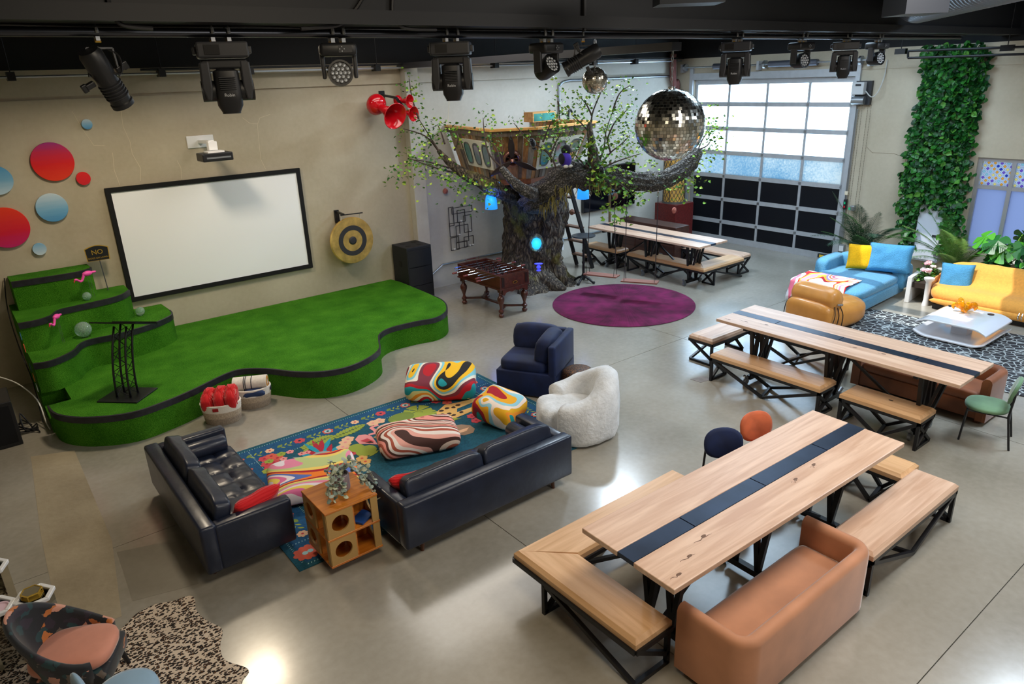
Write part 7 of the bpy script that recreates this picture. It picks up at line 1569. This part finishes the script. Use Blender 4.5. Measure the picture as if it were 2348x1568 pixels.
G().lathe([(0.02, 0.12), (0.05, 0.08), (0.07, 0.0), (0.06, -0.12), (0.02, -0.16)], 14).obj('cage', white_paint, wl, smooth=True); G().tube(smoothpath([(0, 0, 0.12), (0, 0.05, 0.2), (0.02, -0.03, 0.26), (0.05, -0.12, 0.2), (0.05, -0.15, 0.05)], 5), 0.01, 6).obj('cord', mat('grey_cord', (120, 124, 130), 0.5), wl); G().box((-0.02, -0.02, 0.10), (0.02, 0.02, 0.14)).obj('orange_plug', mat('orange_plug', (220, 90, 40), 0.5), wl)

# ---------------------------------------------------------------- lighting pipe and fixtures
PY, PZ = -7.54, 4.655
pipe = tag(G().cyl((LX, PY, PZ), (13.9, PY, PZ), 0.03, n=14).obj('lighting_pipe', mat('pipe_steel', (70, 72, 78), 0.3, 0.85), smooth=True, auto=40), 'long steel pipe under the black girder that carries the stage lights', 'pipe')
mclamp = mat('clamp_aluminium', (150, 152, 154), 0.4, 0.6); mbrass = mat('wing_bolt_brass', (190, 150, 70), 0.35, 0.8)
cw = G()
for k in range(3):
    P = [(x, PY - 0.035 + 0.012 * k, PZ + 0.035 + 0.012 * k + 0.014 * noise.noise((x * 1.7, k * 3.1, 0))) for x in [LX + 0.5 * i for i in range(35)]]; cw.tube(smoothpath(P, 3), 0.007, 5)
tag(cw.obj('cable_run', MATS['black_cable']), 'black cables running along the lighting pipe', 'cables')
for pts, lb in (((1.051, -7.77, 4.807), 'a'),): pass
g = G(); g.tube(smoothpath([(1.049, -7.77, 4.843), (1.053, -7.77, 4.759), (1.073, -7.77, 4.703), (1.121, -7.77, 4.674), (1.27, -7.77, 4.661)], 5), 0.014, 6); g.tube(smoothpath([(2.783, -7.77, 4.901), (2.7, -7.77, 4.805), (2.602, -7.77, 4.726), (2.51, -7.77, 4.69), (2.256, -7.77, 4.67)], 5), 0.014, 6); g.tube(smoothpath([(3.023, -7.77, 4.909), (3.01, -7.77, 4.787), (3.048, -7.77, 4.711), (3.154, -7.77, 4.678), (3.396, -7.77, 4.674)], 5), 0.014, 6); g.tube([(5.037, -7.77, 4.976), (5.037, -7.77, 4.681)], 0.02, 6)
tag(g.obj('girder_cable', mat('girder_cable', (30, 30, 33), 0.5), kind='stuff'), 'thick black cables swooping down the face of the girder', 'cables')
def clampset(xs, parent):
    for x in xs:
        g = G(); g.tube([(x, 0.042 * cos(t), 0.042 * sin(t) + 0.01) for t in [radians(-60 + 24 * i) for i in range(12)]], 0.012, 6); g.box((x - 0.014, -0.03, -0.06), (x + 0.014, 0.02, -0.03)); g.obj('clamp', mclamp, parent)
        G().cyl((x, 0.03, 0.06), (x + 0.01, 0.05, 0.11), 0.006, n=6).cyl((x - 0.02, -0.01, -0.062), (x + 0.02, -0.01, -0.062), 0.014, n=8).obj('wing_bolt', mbrass, parent)
def spot(x, rz, lb, s=1.0):
    f = thing('moving_head_spot', lb, 'stage light', (x, PY, PZ), 0, 'black moving-head spotlights on the pipe')
    clampset((-0.055, 0.055), f); R = Matrix.Rotation(rz, 4, 'Z'); Z0 = -0.06
    G().box((-0.17, -0.12, Z0 - 0.105), (0.17, 0.12, Z0), 0.014).xf(R).obj('base', dark_plastic, f)
    G().box((-0.12, -0.125, Z0 - 0.085), (-0.02, -0.119, Z0 - 0.02)).xf(R).obj('display_plate', mat('display_dark', (22, 22, 24), 0.3), f)
    for sx in (-1, 1): G().box((sx * 0.18 - 0.014, -0.06, Z0 - 0.08), (sx * 0.18 + 0.014, 0.06, Z0 - 0.03), 0.006).xf(R).obj('handle', dark_plastic, f)
    G().box((-0.15, -0.07, Z0 - 0.175), (0.15, 0.07, Z0 - 0.115), 0.012).xf(R).obj('yoke_bridge', black_plastic, f)
    for sx in (-1, 1):
        P = [(sx * 0.10, Z0 - 0.12), (sx * 0.165, Z0 - 0.13), (sx * 0.172, Z0 - 0.30), (sx * 0.15, Z0 - 0.385), (sx * 0.115, Z0 - 0.385), (sx * 0.10, Z0 - 0.30)]
        g = G().poly(P if sx < 0 else P[::-1], -0.075, 0.075); g.xf(R @ Matrix.Rotation(radians(90), 4, 'X')).obj('yoke_arm', dark_plastic, f, bevel=0.012)
        G().cyl((sx * 0.085, 0, Z0 - 0.32), (sx * 0.175, 0, Z0 - 0.32), 0.07, n=24).xf(R).obj('tilt_hub', black_plastic, f, smooth=True, auto=40)
    rings = []
    for z, wx, wy in ((Z0 - 0.17, 0.045, 0.06), (Z0 - 0.19, 0.085, 0.095), (Z0 - 0.34, 0.09, 0.11), (Z0 - 0.42, 0.085, 0.10), (Z0 - 0.465, 0.062, 0.075), (Z0 - 0.475, 0.062, 0.075)):
        rings.append([Vector((wx * math.copysign(abs(cos(t)) ** 0.5, cos(t)), wy * math.copysign(abs(sin(t)) ** 0.5, sin(t)), z)) for t in [2 * pi * k / 28 for k in range(28)]])
    G().loft(rings).xf(R @ TRS((0, 0, 0))).obj('head', black_plastic, f, smooth=True, auto=30)
    for k in range(7): G().box((-0.055, -0.118, Z0 - 0.235 - 0.013 * k), (0.055, -0.1, Z0 - 0.230 - 0.013 * k)).xf(R).obj('vent_fin', dark_plastic, f)
    text('Robin', 0.03, R @ TRS((0.0, -0.1125, Z0 - 0.35), rx=radians(90)), mat('pale_print', (190, 192, 196), 0.5), f)
    return f
mlens = mat('led_lens', (205, 210, 215), 0.12, 0.6); mbezel = mat('lens_ring', (14, 14, 16), 0.4)
def wash(x, rz, lb, tilt=0.1):
    f = thing('moving_head_wash', lb, 'stage light', (x, PY, PZ), 0, 'black LED wash lights on the pipe'); f.scale = (1.12,) * 3; clampset((-0.04, 0.04), f); R = Matrix.Rotation(rz, 4, 'Z'); Z0 = -0.06
    G().box((-0.125, -0.10, Z0 - 0.085), (0.125, 0.10, Z0), 0.025, 3).xf(R).obj('base', black_plastic, f, smooth=True, auto=40)
    G().box((0.0, -0.105, Z0 - 0.065), (0.09, -0.1, Z0 - 0.02)).xf(R).obj('control_panel', dark_plastic, f)
    for p in ((0.02, 0), (0.035, 0.014), (0.035, -0.014), (0.05, 0)): G().ball((p[0] - 0.012, -0.106, Z0 - 0.043 + p[1]), 0.005, 8, 6).xf(R).obj('button', zinc, f)
    g = G(); rr = []
    G().poly([(-0.12, -0.33 + 0.04), (-0.125, -0.12), (-0.09, -0.095), (0.09, -0.095), (0.125, -0.12), (0.12, -0.29), (0.095, -0.29), (0.095, -0.14), (-0.095, -0.14), (-0.095, -0.29)], -0.04, 0.04).xf(R @ Matrix.Rotation(radians(90), 4, 'X')).obj('yoke', dark_plastic, f, bevel=0.008)
    H = R @ TRS((0, 0, Z0 - 0.20), rx=radians(90) - tilt, s=0.86)
    G().lathe([(0.0, -0.11), (0.07, -0.11), (0.09, -0.06), (0.098, 0.05), (0.10, 0.09), (0.085, 0.09), (0.082, 0.075), (0.0, 0.075)], 32).xf(H).obj('head', mbezel, f, smooth=True, auto=40)
    for ring, n in ((0.0, 1), (0.033, 6), (0.065, 12)):
        for k in range(n):
            a = 2 * pi * k / n; G().lathe([(0.0145, 0.0), (0.0145, 0.008), (0.008, 0.013), (0.0, 0.015)], 12).xf(H @ Matrix.Translation((ring * cos(a), ring * sin(a), 0.075))).obj('led_lens', mlens, f, smooth=True)
    return f
def leko(x, rz, ry, lb, yl=0.2):
    f = thing('profile_spotlight', lb, 'stage light', (x, PY, PZ), rz, 'black profile spotlights on the pipe'); f.scale = (0.86,) * 3; clampset((0.0,), f); Z0 = -0.11
    g = G()
    for a, b in (((-0.09, 0, Z0), (0.09, 0, Z0)), ((-0.09, 0, Z0), (-0.105, 0.0, Z0 - yl)), ((0.09, 0, Z0), (0.105, 0, Z0 - yl))): g.bar(a, b, 0.012, 0.03, up=(0, 1, 0))
    g.obj('yoke', black_steel, f)
    H = TRS((0, 0, Z0 - yl), ry=ry[1], rx=ry[0])
    G().lathe([(0.0, -0.21), (0.07, -0.21), (0.085, -0.18), (0.085, -0.04), (0.078, 0.0), (0.078, 0.2), (0.086, 0.21), (0.086, 0.24), (0.07, 0.24), (0.068, 0.21), (0.0, 0.21)], 28).xf(H).obj('barrel', black_plastic, f, smooth=True, auto=35)
    for k in range(5): G().lathe([(0.08, 0.05 + 0.025 * k), (0.088, 0.055 + 0.025 * k), (0.088, 0.06 + 0.025 * k), (0.08, 0.065 + 0.025 * k)], 28, cap=False).xf(H).obj('cooling_fin', dark_plastic, f)
    for sx in (-1, 1): G().box((sx * 0.13 - 0.035, -0.02, -0.02), (sx * 0.13 + 0.035, 0.02, 0.02), 0.006).box((sx * 0.175 - 0.02, -0.014, -0.03), (sx * 0.175 + 0.02, 0.014, 0.03), 0.006).xf(H).obj('shutter_handle', black_plastic, f)
    G().tube(smoothpath([(0.05, 0, Z0), (0.12, -0.02, Z0 - 0.06), (0.1, -0.05, Z0 - yl + 0.02), (-0.02, -0.06, Z0 - yl + 0.05), (-0.05, -0.05, Z0 - yl + 0.08)], 5), 0.008, 6).obj('power_lead', MATS['black_cable'], f); return f
leko((0.982, -7.54, 4.651)[0], radians(5), (radians(196), radians(-27)), 'profile spotlight slanting down at the far left of the pipe', 0.20)
spot((1.751, -7.54, 4.65)[0], radians(-15), 'largest moving-head spot, second light from the left')
wash((2.63, -7.54, 4.646)[0], radians(-22), 'LED wash light with bright lens face, third light from the left')
spot((3.681, -7.54, 4.641)[0], radians(-40), 'moving-head spot in front of the pilaster, fourth light from the left')
wash((4.761, -7.54, 4.63)[0], radians(8), 'LED wash light above the treehouse, beside the slanting spotlight', 0.5)
leko((5.24, -7.54, 4.619)[0], radians(-40), (0, radians(-118)), 'profile spotlight slanting up beside the small mirror ball', 0.14)
spot((7.736, -7.54, 4.609)[0], radians(-60), 'moving-head spot hanging before the garage door top left')
wash((9.12, -7.54, 4.584)[0], radians(-10), 'LED wash light hanging before the garage door centre', 0.1)
spot((10.236, -7.54, 4.571)[0], radians(-60), 'moving-head spot hanging before the garage door top right')
wash((11.123, -7.54, 4.558)[0], radians(-10), 'LED wash light at the right end of the pipe', 0.1)

# ---------------------------------------------------------------- mirror balls
mmir = mat('mirror_tile', (235, 233, 222), 0.1, 1.0)
_nt = mmir.node_tree; _b = _nt.nodes['Principled BSDF']; _g = _nt.nodes.new('ShaderNodeNewGeometry'); _r = ramp(_nt, [(0.0, (150, 150, 140)), (0.5, (225, 222, 210)), (1.0, (255, 255, 250))]); _nt.links.new(_g.outputs['Random Per Island'], _r.inputs[0]); _nt.links.new(_r.outputs[0], _b.inputs['Base Color'])
_m = _nt.nodes.new('ShaderNodeMath'); _m.operation = 'MULTIPLY_ADD'; _m.inputs[1].default_value = -0.25; _m.inputs[2].default_value = 0.32; _nt.links.new(_g.outputs['Random Per Island'], _m.inputs[0]); _nt.links.new(_m.outputs[0], _b.inputs['Roughness']); mcore = mat('ball_core', (120, 120, 112), 0.5); rnd = random.Random(2)
def mirror_ball(loc, r, rows, top, lb):
    b = thing('mirror_ball', lb, 'mirror ball', loc, 0, 'mirror balls'); G().ball((0, 0, 0), r * 0.985, 40, 24).obj('core', mcore, b, smooth=True)
    g = G(); hstep = pi / rows
    for i in range(rows):
        th0 = -pi / 2 + hstep * i; th = th0 + hstep / 2; n = max(3, int(round(2 * pi * cos(th) / hstep)))
        for k in range(n):
            a = 2 * pi * (k + 0.5 * (i % 2)) / n; nrm = Vector((cos(th) * cos(a), cos(th) * sin(a), sin(th))); e = Vector((-sin(a), cos(a), 0)); u = nrm.cross(e)
            jit = Vector((rnd.gauss(0, 1), rnd.gauss(0, 1), rnd.gauss(0, 1))) * 0.045; n2 = (nrm + jit).normalized(); e2 = (e - n2 * e.dot(n2)).normalized(); u_ = n2.cross(e2)
            s = r * hstep * 0.45; c = nrm * r; w_ = min(s, r * cos(th) * pi / n * 0.90)
            g.b.faces.new([g.b.verts.new(c + e2 * w_ * x + u_ * s * y) for x, y in ((-1, -1), (1, -1), (1, 1), (-1, 1))])
    me = g.obj('mirror_tiles', mmir, b, kind='stuff')
    G().cyl((0, 0, r * 0.98), (0, 0, r * 1.05), r * 0.1, n=16).obj('crown', chrome, b)
    L = top - loc[2] - r * 1.05; n = max(3, int(L / 0.055)); st = L / n
    for k in range(n):
        z = r * 1.05 + st * (k + 0.5); M = TRS((0, 0, z), rz=(k % 2) * pi / 2)
        G().tube([M @ Vector((0.014 * cos(t), 0, st * 0.62 * sin(t))) for t in [2 * pi * q / 10 for q in range(11)]], 0.005, 5).obj('chain_link', zinc, b)
    return b
BL = (7.533, -6.751, 3.646); mirror_ball(BL, 0.448, 34, (7.696, -6.596, 4.535)[2], 'large mirror ball hanging before the garage door on a long chain')
SL = (5.403, -7.54, 4.234); mirror_ball((SL[0], PY, SL[2]), 0.128, 26, 4.62, 'small dark mirror ball hanging above the treehouse')
sx_ = BL[0]; bm_ = tag(G().box((sx_ - 0.09, BL[1] - 0.06, (7.696, -6.596, 4.535)[2]), (sx_ + 0.09, 0.0, (7.696, -6.596, 4.535)[2] + 0.1)).obj('hanging_beam', mat('hanging_beam_grey', (48, 48, 52), 0.5)), 'short dark steel beam the large mirror ball hangs from', 'beam')
# duct work high on the right
dk = thing('spiral_duct', 'grey spiral ventilation duct at the top right edge', 'duct', (9.134, -9.585, 5.107)); g = G()
prof = [(0.30 + (0.008 if k % 4 == 0 else 0), -2.5 + 0.028 * k) for k in range(180)]
g.lathe(prof, 28, M=TRS(rx=radians(90), rz=radians(38 + 90))).obj('spiral_pipe', mat('duct_zinc', (110, 114, 122), 0.4, 0.6), dk, smooth=True)
db = tag(G().box((-0.20, -0.20, -0.12), (0.20, 0.20, 0.3)).obj('supply_diffuser', mat('diffuser_grey', (44, 48, 56), 0.5), loc=(7.471, -9.649, 4.827), rot=(0, 0, radians(-35))), 'grey sheet-metal air diffuser at the top right', 'air vent')
dv = tag(G().box((-0.27, -0.16, -0.03), (0.27, 0.16, 0.25)).obj('supply_diffuser', mat('diffuser_dark', (30, 33, 38), 0.5), loc=(5.287, -8.768, 4.845), rot=(0, 0, radians(-38))), 'dark air diffuser cut off by the top edge above the mirror balls', 'air vent')

bp = thing('black_conduit_pair', 'two black pipes crossing in front of the top of the ivy', 'pipe', (15.25, -7.044, 4.427)); _o = Vector((15.25, -7.044, 4.427))
for a, b in (((15.25, -6.132, 4.382), (15.25, -8.67, 4.359)), ((15.25, -6.113, 4.508), (15.25, -8.648, 4.475)), ((15.25, -6.113, 4.508), (15.25, -6.132, 4.382))): G().cyl(Vector(a) - _o, Vector(b) - _o, 0.022, n=8).obj('pipe_run', black_steel, bp)
for a in ((15.25, -5.982, 4.507), (15.25, -7.813, 4.477)): c_ = Vector(a) - _o; G().box(tuple(c_ - Vector((0.05, 0.1, 0.05))), tuple(c_ + Vector((0.05, 0.1, 0.05)))).cyl(c_, c_ + Vector((0, 0, 0.9)), 0.008, n=6).obj('hanger', black_steel, bp)

# ---------------------------------------------------------------- leopard corner at lower left
mleo = cells('leopard_hide', [(28, 18, 14), (206, 186, 164), (206, 186, 164)], 26, 0.95, edge=0.16)
def leopard():
    m, nt, b, tc = base_mat('leopard_print', 0.95); N = nt.nodes.new; L = nt.links.new
    v = mapping(nt, tc.outputs['Object'], (1.0, 1.45, 1), rot=(0, 0, 0.5)); nz = N('ShaderNodeTexNoise'); nz.inputs['Scale'].default_value = 26; L(v, nz.inputs['Vector'])
    vm = N('ShaderNodeVectorMath'); vm.operation = 'MULTIPLY_ADD'; vm.inputs[1].default_value = (0.035,) * 3; L(nz.outputs['Color'], vm.inputs[0]); L(v, vm.inputs[2])
    vo = N('ShaderNodeTexVoronoi'); vo.inputs['Scale'].default_value = 33; L(vm.outputs[0], vo.inputs['Vector'])
    r = ramp(nt, [(0.0, (120, 76, 36)), (0.19, (24, 16, 14)), (0.50, (208, 190, 170))], True); L(vo.outputs['Distance'], r.inputs[0]); L(r.outputs[0], b.inputs['Base Color']); return m
mleo = leopard()
hide = [(-0.2, -6.5), (0.1, -6.85), (0.18, -7.08), (0.30, -7.05), (0.41, -6.96), (0.56, -6.94), (0.70, -7.0), (0.83, -7.02), (0.86, -7.10), (0.83, -7.26), (0.86, -7.45), (0.93, -7.65), (0.86, -7.83), (0.84, -8.02), (0.95, -8.24), (0.86, -8.35), (0.78, -8.7), (0.2, -8.9), (-0.5, -8.6), (-0.75, -7.8), (-0.6, -7.0), (-0.75, -6.4), (-0.45, -6.15), (-0.2, -6.5)]
hp = rugpoly(hide, 0)[:-1]; tag(G().poly([(x - 0.1, y + 7.5) for x, y in hp], 0.001, 0.007).obj('leopard_hide_rug', mleo, loc=(0.1, -7.5, 0)), 'leopard print hide rug in the lower left corner', 'rug')
def floral():
    m, nt, b, tc = base_mat('dark_floral_velvet', 0.7); N = nt.nodes.new; L = nt.links.new
    nz = N('ShaderNodeTexNoise'); nz.inputs['Scale'].default_value = 9; nz.inputs['Detail'].default_value = 3; L(tc.outputs['Object'], nz.inputs['Vector'])
    vm = N('ShaderNodeVectorMath'); vm.operation = 'MULTIPLY_ADD'; vm.inputs[1].default_value = (0.14,) * 3; L(nz.outputs['Color'], vm.inputs[0]); L(tc.outputs['Object'], vm.inputs[2])
    vo = N('ShaderNodeTexVoronoi'); vo.inputs['Scale'].default_value = 17; L(vm.outputs[0], vo.inputs['Vector']); sp = N('ShaderNodeSeparateColor'); L(vo.outputs['Color'], sp.inputs[0])
    r = ramp(nt, [(0, (16, 20, 26)), (0.40, (22, 58, 62)), (0.55, (20, 22, 30)), (0.70, (96, 84, 74)), (0.78, (206, 146, 124)), (0.84, (40, 30, 44)), (0.92, (190, 110, 50)), (0.95, (18, 20, 26))], True); L(sp.outputs[0], r.inputs[0]); L(r.outputs[0], b.inputs['Base Color'])
    b.inputs['Sheen Weight'].default_value = 0.3; return m
mflo = floral(); mpch = mat('peach_velvet', (208, 140, 118), 0.75, vary=0.12, vs=4, sheen=0.6)
fcx = thing('floral_armchair', 'dark floral armchair with peach velvet seat in the lower left corner', 'armchair', (-0.10, -7.60, 0), radians(62)); fcx.scale = (1.15, 1.15, 1.0)
G().sell((0.0, -0.02, 0.38), (0.20, 0.25, 0.07), 0.6, 0.6, 36, 12).obj('seat_cushion', mpch, fcx, smooth=True)
G().box((-0.21, -0.26, 0.18), (0.21, 0.22, 0.32), 0.03, 3).obj('seat_frame', mflo, fcx, smooth=True, auto=40)
g = G(); rings = []
for i in range(33):
    a = radians(-32 + 244 * i / 32); b_ = max(0, sin((a + radians(32)) / radians(244) * pi)); h = 0.44 + 0.36 * b_ ** 1.6; r0 = 0.235; y = sin(a) * (0.25 + 0.0 * b_); lean = 0.10 * b_
    rings.append([Vector((r0 * cos(a) * k, (y * k - 0.06 + (lean if z > 0.4 else 0)), z)) for k, z in ((1.0, 0.18), (1.05, 0.34), (1.08, h - 0.03), (1.02, h), (0.94, h - 0.01), (0.90, h - 0.05), (0.88, 0.34), (0.86, 0.18))])
g.loft(rings).obj('wrap_back', mflo, fcx, smooth=True)
for x in (-0.16, 0.16):
    for y in (-0.2, 0.18): G().cyl((x, y, 0.2), (x * 1.15, y * 1.15, 0.0), 0.022, 0.013, 10).obj('leg', black_steel, fcx)
mpow = mat('powder_blue_velvet', (140, 172, 198), 0.7, vary=0.1, vs=4, sheen=0.6)
pc_ = thing('powder_blue_chair', 'powder blue velvet chair cut off by the bottom edge', 'chair', (0.13, -8.36, 0), radians(100))
G().lathe([(0.0, 0.36), (0.19, 0.36), (0.215, 0.40), (0.205, 0.44), (0.16, 0.46), (0.0, 0.465)], 40, cap=False).obj('seat', mpow, pc_, smooth=True)
G().sell((0, 0.235, 0.60), (0.17, 0.035, 0.13), 1, 0.8, 32, 14).obj('backrest', mpow, pc_, smooth=True)
for x in (-0.14, 0.14): G().tube([(x, 0.24, 0.62), (x, 0.2, 0.38), (x * 1.1, 0.22, 0.0)], 0.011, 8).obj('leg', black_steel, pc_); G().tube([(x, -0.14, 0.38), (x * 1.1, -0.17, 0.0)], 0.011, 8).obj('leg', black_steel, pc_)
mmirp = mat('mirror_panel', (205, 205, 196), 0.05, 1.0)
def hexpts(r, a0=0.0, sx=1.0): return [(r * cos(a0 + pi / 3 * k), r * sin(a0 + pi / 3 * k)) for k in range(6)]
def hextable(loc, rz, h, r, lb):
    t = thing('hexagonal_side_table', lb, 'side table', loc, rz, 'white hexagonal mirror-topped side tables'); o, i = hexpts(r), hexpts(r * 0.74)
    for k in range(6):
        a, b, c, d = o[k], o[(k + 1) % 6], i[(k + 1) % 6], i[k]; G().loft([[Vector((x, y, h - 0.03)) for x, y in (a, b, c, d)], [Vector((x, y, h)) for x, y in (a, b, c, d)]]).obj('frame_bar', white_paint, t, bevel=0.005)
        e, f = hexpts(r * 0.86)[k], hexpts(r * 0.86)[(k + 1) % 6]; G().loft([[Vector((e[0], e[1], 0.01)), Vector((f[0], f[1], 0.01)), Vector((f[0] * 0.97, f[1] * 0.97, 0.01)), Vector((e[0] * 0.97, e[1] * 0.97, 0.01))], [Vector((e[0], e[1], h - 0.03)), Vector((f[0], f[1], h - 0.03)), Vector((f[0] * 0.97, f[1] * 0.97, h - 0.03)), Vector((e[0] * 0.97, e[1] * 0.97, h - 0.03))]]).obj('mirror_side', mmirp, t)
    G().poly(i, h - 0.028, h - 0.018).obj('mirror_top', mat('dark_mirror', (60, 62, 66), 0.04, 1.0), t)
    return t
hextable((-0.235, -6.94, 0.0), radians(5), 0.55, 0.15, 'hexagonal white side table holding the gold box'); hextable((-0.50, -6.90, 0.0), radians(5), 0.55, 0.15, 'hexagonal white side table with pink tray, left of the gold box table'); hextable((-0.50, -6.26, 0.0), radians(5), 0.55, 0.15, 'hexagonal white side table cut off by the left edge above the others')
gbx = thing('gold_hex_box', 'hexagonal glass and gold trinket box on the white side table', 'box', (-0.245, -6.93, 0.533), radians(5)); gp = hexpts(0.075)
for k in range(6):
    a, b = gp[k], gp[(k + 1) % 6]
    for z in (0.006, 0.05): G().bar((a[0], a[1], z), (b[0], b[1], z), 0.008).obj('gold_edge', mgold, gbx)
    G().bar((a[0], a[1], 0.004), (a[0], a[1], 0.052), 0.007).obj('gold_edge', mgold, gbx)
G().poly(hexpts(0.07), 0.046, 0.05).obj('lid', mat('smoky_lid', (120, 112, 90), 0.2), gbx); G().poly(hexpts(0.07), 0.002, 0.006).obj('base', mgold, gbx)
tag(G().lathe([(0.0, 0), (0.07, 0), (0.075, 0.014), (0.065, 0.014), (0.06, 0.005), (0.0, 0.005)], 24, cap=False).obj('pink_tray', mat('pink_tray', (232, 200, 214), 0.3), loc=(-0.47, -6.93, 0.533)), 'pale pink tray on the left white side table', 'tray')
